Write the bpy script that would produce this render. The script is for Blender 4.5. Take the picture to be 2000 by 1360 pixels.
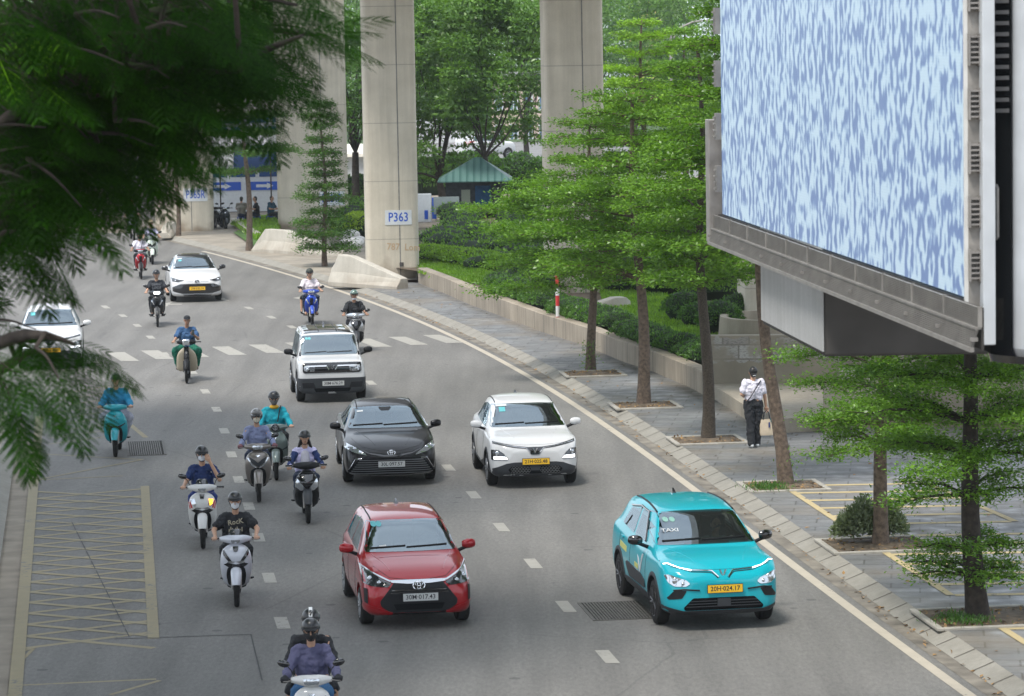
import bpy, bmesh, math, random
import numpy as np
from mathutils import Vector, Matrix
from mathutils.bvhtree import BVHTree
R = math.radians
random.seed(7); rng = np.random.default_rng(7)
scene = bpy.context.scene
COL = scene.collection
for o in list(bpy.data.objects): bpy.data.objects.remove(o)

# ------------------------------------------------------------------ camera
FPX, CAMH = 6500.0, 8.86            # focal length in pixels of the 2000 px wide photograph, eye height
TH, RO = math.atan(624 / FPX), R(1.0)
F_ = Vector((0, math.cos(TH), -math.sin(TH)))
R0 = Vector((1, 0, 0)); U0 = Vector((0, math.sin(TH), math.cos(TH)))
U_ = U0 * math.cos(RO) + R0 * math.sin(RO)
R_ = R0 * math.cos(RO) - U0 * math.sin(RO)
cd = bpy.data.cameras.new('camera'); cam = bpy.data.objects.new('camera', cd); COL.objects.link(cam)
cd.sensor_width = 36; cd.lens = 36 * FPX / 2000; cd.clip_start = 0.5; cd.clip_end = 4000
cam.matrix_world = Matrix(((R_.x, U_.x, -F_.x, 0), (R_.y, U_.y, -F_.y, 0), (R_.z, U_.z, -F_.z, CAMH), (0, 0, 0, 1)))
cd.dof.use_dof = True; cd.dof.focus_distance = 60; cd.dof.aperture_fstop = 6.0
scene.camera = cam

# ------------------------------------------------------------------ sky and sun (thin overcast)
SUN_EL, SUN_AZ = R(62), R(215)
w = bpy.data.worlds.new('World'); scene.world = w; w.use_nodes = True
nt = w.node_tree; nt.nodes.clear()
out = nt.nodes.new('ShaderNodeOutputWorld'); bg = nt.nodes.new('ShaderNodeBackground')
sky = nt.nodes.new('ShaderNodeTexSky'); sky.sky_type = 'NISHITA'; sky.sun_disc = False
sky.sun_elevation = SUN_EL; sky.sun_rotation = SUN_AZ; sky.dust_density = 2.0; sky.air_density = 1.0
tc = nt.nodes.new('ShaderNodeTexCoord'); mp = nt.nodes.new('ShaderNodeMapping'); mp.inputs['Scale'].default_value = (1.6, 1.6, 3.2)
no = nt.nodes.new('ShaderNodeTexNoise'); no.inputs['Scale'].default_value = 2.2; no.inputs['Detail'].default_value = 5
cr = nt.nodes.new('ShaderNodeValToRGB'); cr.color_ramp.elements[0].position = .34; cr.color_ramp.elements[0].color = (.62, .62, .62, 1)
cr.color_ramp.elements[1].position = .66; cr.color_ramp.elements[1].color = (.95, .95, .95, 1)
mx = nt.nodes.new('ShaderNodeMixRGB'); mx.inputs[2].default_value = (7.3, 8.0, 8.9, 1)
nt.links.new(tc.outputs['Generated'], mp.inputs[0]); nt.links.new(mp.outputs[0], no.inputs['Vector'])
nt.links.new(no.outputs['Fac'], cr.inputs[0]); nt.links.new(cr.outputs[0], mx.inputs[0])
nt.links.new(sky.outputs[0], mx.inputs[1]); nt.links.new(mx.outputs[0], bg.inputs[0]); nt.links.new(bg.outputs[0], out.inputs[0])
bg.inputs[1].default_value = 0.098
sd = bpy.data.lights.new('sun', 'SUN'); sun = bpy.data.objects.new('sun', sd); COL.objects.link(sun)
sd.energy = 2.0; sd.angle = R(14); sd.color = (1, .95, .88)
sun.rotation_euler = (math.pi / 2 - SUN_EL, 0, math.pi - SUN_AZ)
vs = scene.view_settings; vs.view_transform = 'Standard'; vs.look = 'None'; vs.exposure = 1.1; vs.gamma = 1
scene.cycles.max_bounces = 6; scene.cycles.transparent_max_bounces = 12
scene.cycles.use_denoising = True; scene.cycles.sample_clamp_indirect = 6
scene.cycles.caustics_reflective = False; scene.cycles.caustics_refractive = False

# ------------------------------------------------------------------ helpers
CAMP = Vector((0, 0, CAMH))
def ray(px, py): return F_ + R_ * ((px - 1000) / FPX) - U_ * ((py - 680) / FPX)
def G(px, py, z=0.0):               # place on the level z that the photograph shows at (px, py)
    d = ray(px, py); t = (z - CAMH) / d.z
    return CAMP + d * t
def P3(px, py, D):                  # place at the distance D
    d = ray(px, py); return CAMP + d * (D / d.y)

def tag(o, label=None, cat=None, group=None, kind=None):
    if label: o['label'] = label
    if cat: o['category'] = cat
    if group: o['group'] = group
    if kind: o['kind'] = kind
    return o
def thing(name, label, cat, loc=(0, 0, 0), rz=0, group=None):
    o = bpy.data.objects.new(name, None); COL.objects.link(o); o.empty_display_size = .2
    o.location = loc; o.rotation_euler = (0, 0, rz)
    return tag(o, label, cat, group)
def copy_tree(o, parent=None):
    c = o.copy(); COL.objects.link(c)
    if parent: c.parent = parent
    for ch in list(o.children): copy_tree(ch, c)
    return c

def finish(me, mats, smooth=True, angle=38):
    for m in (mats if isinstance(mats, (list, tuple)) else [mats]): me.materials.append(m)
    if smooth:
        me.polygons.foreach_set('use_smooth', [True] * len(me.polygons))
        me.set_sharp_from_angle(angle=R(angle))
def link(name, me, parent=None, loc=None):
    o = bpy.data.objects.new(name, me); COL.objects.link(o)
    if parent: o.parent = parent
    if loc is not None: o.location = loc
    return o
class MB:
    def __init__(s): s.v = []; s.f = []; s.m = []
    def add(s, v, f, m=0):
        k = len(s.v); s.v += [tuple(p) for p in v]
        s.f += [tuple(i + k for i in q) for q in f]; s.m += [m] * len(f); return s
    def box(s, c, d, m=0, rz=0, top=1.0):
        x, y, z = d[0] / 2, d[1] / 2, d[2] / 2; ca, sa = math.cos(rz), math.sin(rz); v = []
        for sz in (-1, 1):
            t = top if sz > 0 else 1
            for sx, sy in ((-1, -1), (1, -1), (1, 1), (-1, 1)):
                a, b = sx * x * t, sy * y * t
                v.append((c[0] + a * ca - b * sa, c[1] + a * sa + b * ca, c[2] + sz * z))
        return s.add(v, [(3, 2, 1, 0), (4, 5, 6, 7), (0, 1, 5, 4), (1, 2, 6, 5), (2, 3, 7, 6), (3, 0, 4, 7)], m)
    def loft(s, rings, m=0, cap=True, closed=True):
        n = len(rings[0]); v = [p for r in rings for p in r]; f = []
        for i in range(len(rings) - 1):
            for j in range(n if closed else n - 1):
                k = (j + 1) % n; f.append((i * n + j, i * n + k, (i + 1) * n + k, (i + 1) * n + j))
        if cap and closed:
            f.append(tuple(range(n - 1, -1, -1))); q = (len(rings) - 1) * n; f.append(tuple(q + j for j in range(n)))
        return s.add(v, f, m)
    def tube(s, pts, r, n=8, m=0):
        pts = [Vector(p) for p in pts]; rr = r if isinstance(r, (list, tuple)) else [r] * len(pts); rings = []; a = None
        for i, p in enumerate(pts):
            t = (pts[min(i + 1, len(pts) - 1)] - pts[max(i - 1, 0)])
            t = t.normalized() if t.length > 1e-9 else Vector((0, 0, 1))
            if a is None: a = t.cross(Vector((0, 0, 1)) if abs(t.z) < .9 else Vector((1, 0, 0))).normalized()
            a = (a - t * a.dot(t)).normalized(); b = t.cross(a)
            rings.append([p + (a * math.cos(2 * math.pi * j / n) + b * math.sin(2 * math.pi * j / n)) * rr[i] for j in range(n)])
        return s.loft(rings, m)
    def ell(s, c, r, n=14, k=9, m=0, z0=-1.0):
        rings = []
        a0 = math.asin(max(-1, z0)) if z0 > -1 else -math.pi / 2 + .06
        for i in range(k):
            a = a0 + (math.pi / 2 - .06 - a0) * i / (k - 1)
            rings.append([(c[0] + r[0] * math.cos(a) * math.cos(2 * math.pi * j / n), c[1] + r[1] * math.cos(a) * math.sin(2 * math.pi * j / n), c[2] + r[2] * math.sin(a)) for j in range(n)])
        return s.loft(rings, m)
    def lathe(s, prof, c=(0, 0, 0), n=24, axis='x', m=0, cap=True):
        rings = []
        for a, r in prof:
            rg = []
            for j in range(n):
                t = 2 * math.pi * j / n; u, w_ = r * math.cos(t), r * math.sin(t)
                rg.append((c[0] + a, c[1] + u, c[2] + w_) if axis == 'x' else (c[0] + u, c[1] + w_, c[2] + a) if axis == 'z' else (c[0] + w_, c[1] + a, c[2] + u))
            rings.append(rg)
        return s.loft(rings, m, cap)
    def prism(s, poly, z0, z1, m=0):
        return s.loft([[(x, y, z0) for x, y in poly], [(x, y, z1) for x, y in poly]], m)
    def build(s, name, mats, parent=None, smooth=True, bevel=0, loc=None, angle=38):
        me = bpy.data.meshes.new(name); me.from_pydata(s.v, [], s.f)
        if len(set(s.m)) > 1: me.polygons.foreach_set('material_index', s.m)
        b = bmesh.new(); b.from_mesh(me); bmesh.ops.recalc_face_normals(b, faces=b.faces); b.to_mesh(me); b.free()
        finish(me, mats, smooth, angle); o = link(name, me, parent, loc)
        if bevel:
            mo = o.modifiers.new('bevel', 'BEVEL'); mo.width = bevel; mo.segments = 2; mo.limit_method = 'ANGLE'
        return o
def np_mesh(name, V, Fq, mats, parent=None, midx=None, smooth=False):
    V = np.asarray(V, dtype=np.float32); Fq = np.asarray(Fq, dtype=np.int32); k = Fq.shape[1]
    me = bpy.data.meshes.new(name); me.vertices.add(len(V)); me.vertices.foreach_set('co', V.ravel())
    me.loops.add(Fq.size); me.loops.foreach_set('vertex_index', Fq.ravel())
    me.polygons.add(len(Fq)); me.polygons.foreach_set('loop_start', np.arange(0, Fq.size, k, dtype=np.int32))
    try: me.polygons.foreach_set('loop_total', np.full(len(Fq), k, dtype=np.int32))
    except Exception: pass
    if midx is not None: me.polygons.foreach_set('material_index', np.asarray(midx, dtype=np.int32))
    me.update(calc_edges=True)
    finish(me, mats, smooth); return link(name, me, parent)
def sheet(name, poly, z, m, parent=None):        # flat polygon seen from above
    me = bpy.data.meshes.new(name); me.from_pydata([(p[0], p[1], z) for p in poly], [], [tuple(range(len(poly)))])
    b = bmesh.new(); b.from_mesh(me)
    if b.faces[:][0].normal.z < 0: bmesh.ops.reverse_faces(b, faces=b.faces)
    bmesh.ops.triangulate(b, faces=b.faces); b.to_mesh(me); b.free(); me.materials.append(m); return link(name, me, parent)
def sheets(name, polys, z, m, parent=None):
    mb = MB()
    for p in polys: mb.add([(q[0], q[1], z) for q in p], [tuple(range(len(p)))])
    return mb.build(name, m, parent, smooth=False)
def baked(o):                                    # the evaluated mesh of a temporary object; the object is removed
    dg = bpy.context.evaluated_depsgraph_get(); me = bpy.data.meshes.new_from_object(o.evaluated_get(dg)); old = o.data
    bpy.data.objects.remove(o)
    return me
def text_mesh(name, txt, size, m, parent, M, ext=.002, sx=1.0):
    c = bpy.data.curves.new(name, 'FONT'); c.body = txt; c.size = size; c.extrude = ext; c.align_x = 'CENTER'; c.align_y = 'CENTER'
    c.resolution_u = 2; c.offset = size * .012
    o = bpy.data.objects.new(name, c); COL.objects.link(o); me = baked(o); me.transform(Matrix.Diagonal((sx, 1, 1, 1))); me.transform(M)
    me.materials.clear(); me.materials.append(m); return link(name, me, parent)
FRONT = Matrix.Rotation(math.pi / 2, 4, 'X')       # text standing upright and facing -y

# ------------------------------------------------------------------ materials
MATS = {}
def mat(name, col, rough=.5, metal=0, spec=.5, coat=0, noise=0, nscale=8, bump=0, bscale=40, emit=0, ior=1.5, ncol=None, detail=6):
    if name in MATS: return MATS[name]
    m = bpy.data.materials.new(name); m.use_nodes = True; t = m.node_tree; b = t.nodes['Principled BSDF']; MATS[name] = m
    b.inputs['Base Color'].default_value = (*col, 1); b.inputs['Roughness'].default_value = rough; b.inputs['Metallic'].default_value = metal
    b.inputs['Specular IOR Level'].default_value = spec; b.inputs['Coat Weight'].default_value = coat; b.inputs['Coat Roughness'].default_value = .03
    b.inputs['IOR'].default_value = ior
    if emit: b.inputs['Emission Color'].default_value = (*col, 1); b.inputs['Emission Strength'].default_value = emit
    if noise or bump:
        tcn = t.nodes.new('ShaderNodeTexCoord')
    if noise:
        n = t.nodes.new('ShaderNodeTexNoise'); n.inputs['Scale'].default_value = nscale; n.inputs['Detail'].default_value = detail
        r = t.nodes.new('ShaderNodeValToRGB'); r.color_ramp.elements[0].position = .3; r.color_ramp.elements[1].position = .7
        c2 = ncol if ncol else tuple(min(1, c * (1 + noise)) for c in col)
        r.color_ramp.elements[0].color = (*[c * (1 - noise) for c in col], 1); r.color_ramp.elements[1].color = (*c2, 1)
        t.links.new(tcn.outputs['Object'], n.inputs['Vector']); t.links.new(n.outputs['Fac'], r.inputs[0]); t.links.new(r.outputs[0], b.inputs['Base Color'])
    if bump:
        n2 = t.nodes.new('ShaderNodeTexNoise'); n2.inputs['Scale'].default_value = bscale; n2.inputs['Detail'].default_value = 4
        bu = t.nodes.new('ShaderNodeBump'); bu.inputs['Strength'].default_value = bump; bu.inputs['Distance'].default_value = .01
        t.links.new(tcn.outputs['Object'], n2.inputs['Vector']); t.links.new(n2.outputs['Fac'], bu.inputs['Height']); t.links.new(bu.outputs[0], b.inputs['Normal'])
    return m
class NT:                                        # small node-graph writer
    def __init__(s, m): s.t = m.node_tree; s.b = s.t.nodes['Principled BSDF']
    def n(s, kind, ins=None, **kw):
        nd = s.t.nodes.new(kind)
        for k, v in kw.items(): setattr(nd, k, v)
        for k, v in (ins or {}).items(): s.set(nd.inputs[k], v)
        return nd
    def set(s, sock, v):
        if isinstance(v, bpy.types.NodeSocket): s.t.links.new(v, sock)
        else: sock.default_value = v
    def math(s, op, a, b=0.0, c=None):
        nd = s.t.nodes.new('ShaderNodeMath'); nd.operation = op; s.set(nd.inputs[0], a); s.set(nd.inputs[1], b)
        if c is not None: s.set(nd.inputs[2], c)
        return nd.outputs[0]
    def mix(s, f, a, b, mode='MIX'):
        nd = s.t.nodes.new('ShaderNodeMixRGB'); nd.blend_type = mode; s.set(nd.inputs[0], f); s.set(nd.inputs[1], a); s.set(nd.inputs[2], b); return nd.outputs[0]
    def ramp(s, f, stops):
        nd = s.t.nodes.new('ShaderNodeValToRGB'); e = nd.color_ramp.elements
        while len(e) < len(stops): e.new(.5)
        for i, (p, c) in enumerate(stops): e[i].position = p; e[i].color = (*c, 1) if len(c) == 3 else c
        s.set(nd.inputs[0], f); return nd.outputs[0]
    def noise(s, vec, scale, detail=5, rough=.5): return s.n('ShaderNodeTexNoise', {'Vector': vec, 'Scale': scale, 'Detail': detail, 'Roughness': rough}).outputs['Fac']
def newmat(name, rough=.6):
    m = bpy.data.materials.new(name); m.use_nodes = True; MATS[name] = m; k = NT(m); k.b.inputs['Roughness'].default_value = rough; return m, k
def g3(v): return (v, v, v)

# asphalt: speckle, worn wheel tracks, stains
m_asph, k = newmat('asphalt', .82)
co = k.n('ShaderNodeTexCoord').outputs['Object']
fine = k.math('ADD', k.math('MULTIPLY', k.noise(co, 60, 3, .7), .5), k.math('MULTIPLY', k.noise(k.n('ShaderNodeMapping', {'Vector': co, 'Scale': (1, .3, 1)}).outputs[0], 17, 4, .75), .5)); big = k.noise(k.n('ShaderNodeMapping', {'Vector': co, 'Scale': (1, .35, 1)}).outputs[0], .3, 5); mid = k.noise(k.n('ShaderNodeMapping', {'Vector': co, 'Scale': (1, .16, 1)}).outputs[0], 1.7, 6, .6)
st = k.n('ShaderNodeMapping', {'Vector': co, 'Scale': (1.6, .06, 1), 'Rotation': (0, 0, R(-7.3))}).outputs[0]; trk = k.noise(st, 1.0, 3)
c = k.ramp(fine, [(.36, (.105, .101, .094)), (.64, (.198, .191, .177))])
c = k.mix(.75, c, k.ramp(big, [(.3, g3(.76)), (.72, g3(1.12))]), 'MULTIPLY'); c = k.mix(.55, c, k.ramp(mid, [(.25, g3(.74)), (.6, g3(1.1))]), 'MULTIPLY')
c = k.mix(.5, c, k.ramp(trk, [(.32, g3(.70)), (.66, g3(1.18))]), 'MULTIPLY')
vo = k.n('ShaderNodeTexVoronoi', {'Vector': k.mix(.12, co, k.n('ShaderNodeTexNoise', {'Vector': co, 'Scale': .9, 'Detail': 6}).outputs['Color']), 'Scale': .16}, feature='DISTANCE_TO_EDGE').outputs['Distance']
crk = k.math('MULTIPLY', k.math('LESS_THAN', vo, .0035), k.math('GREATER_THAN', k.noise(co, .35, 2), .5))
c = k.mix(k.math('MULTIPLY', crk, .22), c, (.03, .03, .03, 1)); k.set(k.b.inputs['Base Color'], c)
spot = k.n('ShaderNodeTexVoronoi', {'Vector': co, 'Scale': .9}).outputs['Distance']
c = k.mix(k.math('MULTIPLY', k.math('LESS_THAN', spot, .075), .5), c, (.03, .03, .03, 1)); k.set(k.b.inputs['Base Color'], c)
bu = k.n('ShaderNodeBump', {'Height': fine, 'Strength': .35, 'Distance': .01}); k.set(k.b.inputs['Normal'], bu.outputs[0])
m_asph2 = mat('asphalt_patch', (.145, .140, .130), .85, noise=.18, nscale=30)
def worn_paint(name, col, wear=.45):
    m, k = newmat(name, .7); co = k.n('ShaderNodeTexCoord').outputs['Object']
    a = k.noise(co, 9, 8, .7); b2 = k.noise(co, .8, 3)
    f = k.math('ADD', a, k.math('MULTIPLY', b2, .6)); wv = k.ramp(f, [(wear + .30, (0, 0, 0)), (wear + .44, (1, 1, 1))])
    k.set(k.b.inputs['Base Color'], k.mix(wv, k.mix(k.noise(co, 3, 4), (*col, 1), (*[x * .72 for x in col], 1)), (.11, .108, .10, 1))); return m
m_white = worn_paint('road_white', (.35, .335, .295), .60); m_edge = worn_paint('edge_white', (.47, .42, .34), .68); m_yel = worn_paint('road_yellow', (.50, .40, .21), .60); m_yel2 = worn_paint('faded_yellow', (.27, .225, .125), .59)
# grey stone pavers
def pavers(name, c1, c2, joint, sx, sy, rz, rough=.45):
    m, k = newmat(name, rough); co = k.n('ShaderNodeTexCoord').outputs['Object']
    v = k.n('ShaderNodeMapping', {'Vector': co, 'Rotation': (0, 0, R(rz))}).outputs[0]
    br = k.n('ShaderNodeTexBrick', {'Vector': v, 'Color1': (*c1, 1), 'Color2': (*c2, 1), 'Mortar': (*joint, 1), 'Scale': 1.0, 'Mortar Size': .018, 'Brick Width': sx, 'Row Height': sy, 'Mortar Smooth': .3})
    c = k.mix(.6, br.outputs['Color'], k.ramp(k.noise(co, .5, 6), [(.3, g3(.68)), (.7, g3(1.2))]), 'MULTIPLY')
    c = k.mix(.5, c, k.ramp(k.noise(co, 14, 6, .7), [(.3, g3(.75)), (.7, g3(1.15))]), 'MULTIPLY')
    c = k.mix(k.math('MULTIPLY', k.ramp(k.noise(co, .35, 4), [(.48, g3(0)), (.62, g3(1))]), .5), c, (.20, .165, .12, 1))
    k.set(k.b.inputs['Base Color'], c); k.set(k.b.inputs['Roughness'], k.ramp(k.noise(co, 2.5, 4), [(.3, g3(rough - .12)), (.7, g3(rough + .25))])); return m
m_pave = pavers('stone_pavers', (.135, .138, .140), (.18, .18, .178), (.075, .072, .068), .9, .45, 7)
def concrete(name, base, stain=.5, seams=0, scale=1.0):
    m, k = newmat(name, .85); co = k.n('ShaderNodeTexCoord').outputs['Object']
    drip = k.noise(k.n('ShaderNodeMapping', {'Vector': co, 'Scale': (5, 5, .25)}).outputs[0], 1.2 * scale, 6, .6)
    c = k.mix(.8, (*base, 1), k.ramp(drip, [(.3, g3(.84)), (.7, g3(1.08))]), 'MULTIPLY')
    c = k.mix(.7, c, k.ramp(k.noise(co, .9 * scale, 7, .6), [(.3, (.78, .76, .72)), (.7, (1.08, 1.07, 1.05))]), 'MULTIPLY')
    c = k.mix(.4, c, k.ramp(k.noise(co, 40, 3), [(.3, g3(.8)), (.7, g3(1.1))]), 'MULTIPLY')
    z = k.n('ShaderNodeSeparateXYZ', {0: co}).outputs[2]
    if stain:                                    # ground-splash grime, an uneven edge of its own
        e = k.math('ADD', z, k.math('MULTIPLY', k.math('SUBTRACT', k.noise(co, 1.3, 5), .5), 2.2))
        c = k.mix(k.math('MULTIPLY', k.ramp(e, [(.1, g3(1)), (.75, g3(0))]), stain), c, (.17, .115, .07, 1))
    if seams:
        fr = k.math('FRACT', k.math('DIVIDE', k.math('ADD', z, .55), seams)); ln = k.math('LESS_THAN', fr, .03 / seams)
        c = k.mix(k.math('MULTIPLY', ln, .42), c, (.13, .125, .12, 1))
    k.set(k.b.inputs['Base Color'], c); return m
m_pier = concrete('pier_concrete', (.58, .53, .435), .75, seams=2.05); m_kerb = concrete('kerb_stone', (.27, .258, .228), 0); m_conc = concrete('barrier_concrete', (.47, .445, .39), .3)
m_wallc = concrete('wall_concrete', (.38, .335, .265), .5); m_slab = concrete('slab_concrete', (.36, .32, .26), 0)
m_beam = concrete('beam_concrete', (.46, .47, .48), 0)
m_soil = mat('soil', (.115, .085, .055), .95, noise=.5, nscale=7, bump=.6, bscale=20); m_dirt = mat('dusty_ground', (.25, .215, .17), .95, noise=.25, nscale=1.5)
m_grass = mat('lawn', (.060, .135, .018), .9, noise=.5, nscale=3, bump=.8, bscale=60); m_black = mat('black_plastic', (.010, .011, .013), .5, spec=.25, noise=.2)
m_rub = mat('tyre_rubber', (.018, .018, .018), .8, spec=.2, noise=.25, nscale=30); m_dark = mat('dark_matte', (.006, .007, .008), .9, spec=.08)
m_clad = mat('grey_cladding', (.020, .023, .028), .55, noise=.12); m_gloss = mat('gloss_black', (.006, .006, .008), .12, coat=1)
m_chrome = mat('chrome', (.75, .76, .78), .12, metal=1); m_rim = mat('alloy_rim', (.30, .31, .32), .35, metal=.8, noise=.15); m_rimd = mat('dark_rim', (.02, .02, .022), .35, metal=.4)
m_steel = mat('grey_steel', (.27, .255, .24), .5, metal=.35, noise=.25, nscale=5); m_lamp = mat('lamp_glass', (.55, .58, .62), .06, metal=.75, coat=1)
m_lampd = mat('dark_lamp', (.035, .038, .042), .08, coat=1, metal=.3); m_led = mat('led_light', (.9, .95, 1), .3, emit=2.2); m_amber = mat('amber_lamp', (1, .42, .03), .3, emit=1.4)
m_white_pl = mat('white_plastic', (.62, .62, .60), .5, noise=.06); m_pltw = mat('white_plate', (.50, .51, .50), .45); m_plty = mat('yellow_plate', (.80, .47, .02), .45); m_ink = mat('plate_ink', (.02, .02, .025), .6)
m_blue = mat('sign_blue', (.008, .075, .44), .5); m_signw = mat('sign_white', (.58, .60, .61), .5, noise=.06)
m_glass, k = newmat('window_glass', .02)
k.t.nodes.remove(k.b); gl = k.n('ShaderNodeBsdfGlossy', {'Color': (.80, .93, 1, 1), 'Roughness': .015}); tr = k.n('ShaderNodeBsdfTransparent', {'Color': (.34, .38, .38, 1)})
lw = k.n('ShaderNodeLayerWeight', {'Blend': .5}).outputs['Facing']; fr = k.math('ADD', .25, k.math('MULTIPLY', k.math('POWER', lw, 3.0), .25)); ms = k.n('ShaderNodeMixShader', {0: fr, 1: tr.outputs[0], 2: gl.outputs[0]})
k.t.links.new(ms.outputs[0], k.t.nodes['Material Output'].inputs[0])
def paint(name, col, metal=0.0, dust=.06, coat=.7):
    m, k = newmat(name, .32); co = k.n('ShaderNodeTexCoord').outputs['Object']
    k.b.inputs['Coat Weight'].default_value = coat; k.b.inputs['Coat Roughness'].default_value = .025; k.b.inputs['Specular IOR Level'].default_value = .15; k.b.inputs['Metallic'].default_value = metal
    z = k.n('ShaderNodeSeparateXYZ', {0: co}).outputs[2]
    f = k.math('MULTIPLY', k.ramp(k.math('ADD', z, k.math('MULTIPLY', k.noise(co, 6, 4), .3)), [(.3, g3(1)), (.9, g3(.25))]), dust * 2)
    k.set(k.b.inputs['Base Color'], k.mix(f, (*col, 1), (.22, .19, .15, 1))); return m
def leafmat(name, dark, light, trans=.35, tip=None, gloss=.035):
    m = bpy.data.materials.new(name); m.use_nodes = True; MATS[name] = m; k = NT(m); k.t.nodes.remove(k.b)
    ri = k.n('ShaderNodeNewGeometry').outputs['Random Per Island']; co = k.n('ShaderNodeTexCoord').outputs['Object']
    cl = k.noise(co, 1.1, 3); f = k.math('ADD', k.math('MULTIPLY', ri, .55), k.math('MULTIPLY', k.math('SUBTRACT', cl, .25), .9))
    st = [(.1, dark), (.85, light)] + ([(.97, tip)] if tip else []); c = k.ramp(f, st)
    d = k.n('ShaderNodeBsdfDiffuse', {'Color': c}); tl = k.n('ShaderNodeBsdfTranslucent', {'Color': k.mix(1, c, (1.2, 1.25, .55, 1), 'MULTIPLY')})
    gs = k.n('ShaderNodeBsdfGlossy', {'Color': (1, 1, 1, 1), 'Roughness': .42}); a = k.n('ShaderNodeMixShader', {0: trans, 1: d.outputs[0], 2: tl.outputs[0]})
    b = k.n('ShaderNodeMixShader', {0: gloss, 1: a.outputs[0], 2: gs.outputs[0]}); k.t.links.new(b.outputs[0], k.t.nodes['Material Output'].inputs[0]); return m
m_leaf = leafmat('leaf_green', (.050, .135, .014), (.19, .37, .040), .42, (.34, .52, .06)); m_leafd = leafmat('leaf_dark', (.030, .085, .014), (.11, .25, .034), .38, (.20, .38, .05))
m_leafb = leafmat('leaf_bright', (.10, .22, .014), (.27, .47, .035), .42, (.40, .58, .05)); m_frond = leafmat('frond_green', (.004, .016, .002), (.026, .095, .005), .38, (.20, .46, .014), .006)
m_leafy = leafmat('leaf_yellowgreen', (.18, .30, .015), (.36, .52, .03), .35); m_leaff = leafmat('leaf_far', (.050, .125, .026), (.15, .29, .048), .38)
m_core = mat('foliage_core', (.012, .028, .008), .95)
m_bark = mat('bark', (.125, .092, .068), .95, noise=.45, nscale=14, bump=.8, bscale=30); m_barkd = mat('dark_bark', (.040, .031, .025), .95, noise=.4, nscale=12, bump=.8, bscale=30)
# ------------------------------------------------------------------ ground, road, pavement
EL = [(300,466),(350,481),(420,500),(500,517),(587,541),(675,573),(762,606),(850,641),(920,671),(990,708),(1060,755),(1130,804),(1182,838),(1300,916),(1352,953),(1475,1045),(1545,1093),(1600,1137),(1668,1184),(1735,1241),(1803,1302),(1877,1356)]
_e = [G(*p) for p in EL]; _pe = np.polyfit([p.y for p in _e], [p.x for p in _e], 4)
def xe(y): return float(np.polyval(_pe, y)) if y > 42 else float(np.polyval(_pe, 42)) + (42 - y) * .125
def edge(y, off, z=0.0):                         # the kerb-side edge line shifted sideways by off
    d = (xe(y + .2) - xe(y - .2)) / .4; n = math.hypot(1, d); return (xe(y) + off / n, y - off * d / n, z)
YS = [20 + .9 * i for i in range(int((150 - 20) / .9))]
def strip(name, o0, o1, z0, z1, m, ys=YS, parent=None, segs=1):
    mb = MB()
    for a, b in zip(ys[:-1], ys[1:]):
        mb.add([edge(a, o0, z0), edge(a, o1, z1), edge(b, o1, z1), edge(b, o0, z0)], [(0, 1, 2, 3)])
    return mb.build(name, m, parent, smooth=False)
def S(o): return tag(o, kind='structure')
S(sheet('ground', [(-600, -60), (600, -60), (600, 900), (-600, 900)], -.03, m_dirt))
road = [edge(y, .45)[:2] for y in YS] + [(-22, 153), (-40, 175), (-90, 200), (-90, 84), (-16, 84), (-11.6, 78)] + [(-10.35, 71), (-6.85, 44), (-3.8, 20)]
S(sheet('road', road, 0, m_asph))
S(strip('road_edge_line', -.085, .085, .004, .004, m_edge, [y for y in YS if y < 137]))
S(strip('gutter', .22, .47, .004, .004, mat('gutter_dust', (.17, .152, .125), .95, noise=.45, nscale=2.2), YS))
S(strip('kerb', .46, .78, .008, .13, m_kerb, YS)); 
def sd(name, pts, z, m): return S(sheet(name, pts, z, m))
# pavement: from the kerb to the low wall, and the plaza towards the right
WALL = [G(*p, .13) for p in [(817, 553), (868, 573), (920, 596), (990, 622), (1060, 649), (1148, 677), (1210, 704), (1280, 728), (1350, 758), (1376, 773)]]
pv = [edge(y, .78)[:2] for y in YS if y < 117.5]
sd('pavement', pv + [(p.x + .1, p.y) for p in WALL] + [(9, 80), (40, 80), (40, 20)], .13, m_pave)
far = [edge(y, .78)[:2] for y in YS if y >= 116.5]
sd('far_pavement', far + [(-20, 158), (-4, 158), (-6, 140), (-2.6, 116.5)], .125, mat('dusty_slab', (.25, .222, .18), .9, noise=.22, nscale=1.2))
# bevelled kerb joints
mb = MB()
for i in range(110):
    y = 40 + i * .95
    a, b = edge(y, .47, .015), edge(y, .775, .134); mb.add([a, b, (b[0], b[1] + .045, b[2]), (a[0], a[1] + .045, a[2])], [(0, 1, 2, 3)])
S(mb.build('kerb_joints', mat('joint_dirt', (.10, .09, .075), .95), None, False))
# lane dashes
def par(px, py, ln, wd, skew=0.0, z=0):
    p = G(px, py); d = (xe(p.y + .5) - xe(p.y - .5)); h = Vector((d + skew, 1, 0)).normalized() * ln / 2
    return [(p.x - wd / 2 - h.x, p.y - h.y), (p.x + wd / 2 - h.x, p.y - h.y), (p.x + wd / 2 + h.x, p.y + h.y), (p.x - wd / 2 + h.x, p.y + h.y)]
DA = [(1186, 1283), (1105, 1185), (1041, 1101), (979, 1030), (925, 967), (876, 914), (724, 748), (570, 639), (530, 620), (486, 602), (437, 585)]
DB = [(551, 1217), (526, 1129), (505, 1050), (486, 989), (466, 937), (452, 888), (438, 842), (423, 800), (401, 765), (376, 727), (322, 692), (294, 659), (268, 636), (240, 617), (206, 600)]
for P_, nm in ((DA, 'lane_dashes'), (DB, 'lane_dashes')):
    S(sheets(nm, [par(x, y, 1.0 if y > 600 else 1.2, .2 if nm else .2) for x, y in P_], .004, m_white))
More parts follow.
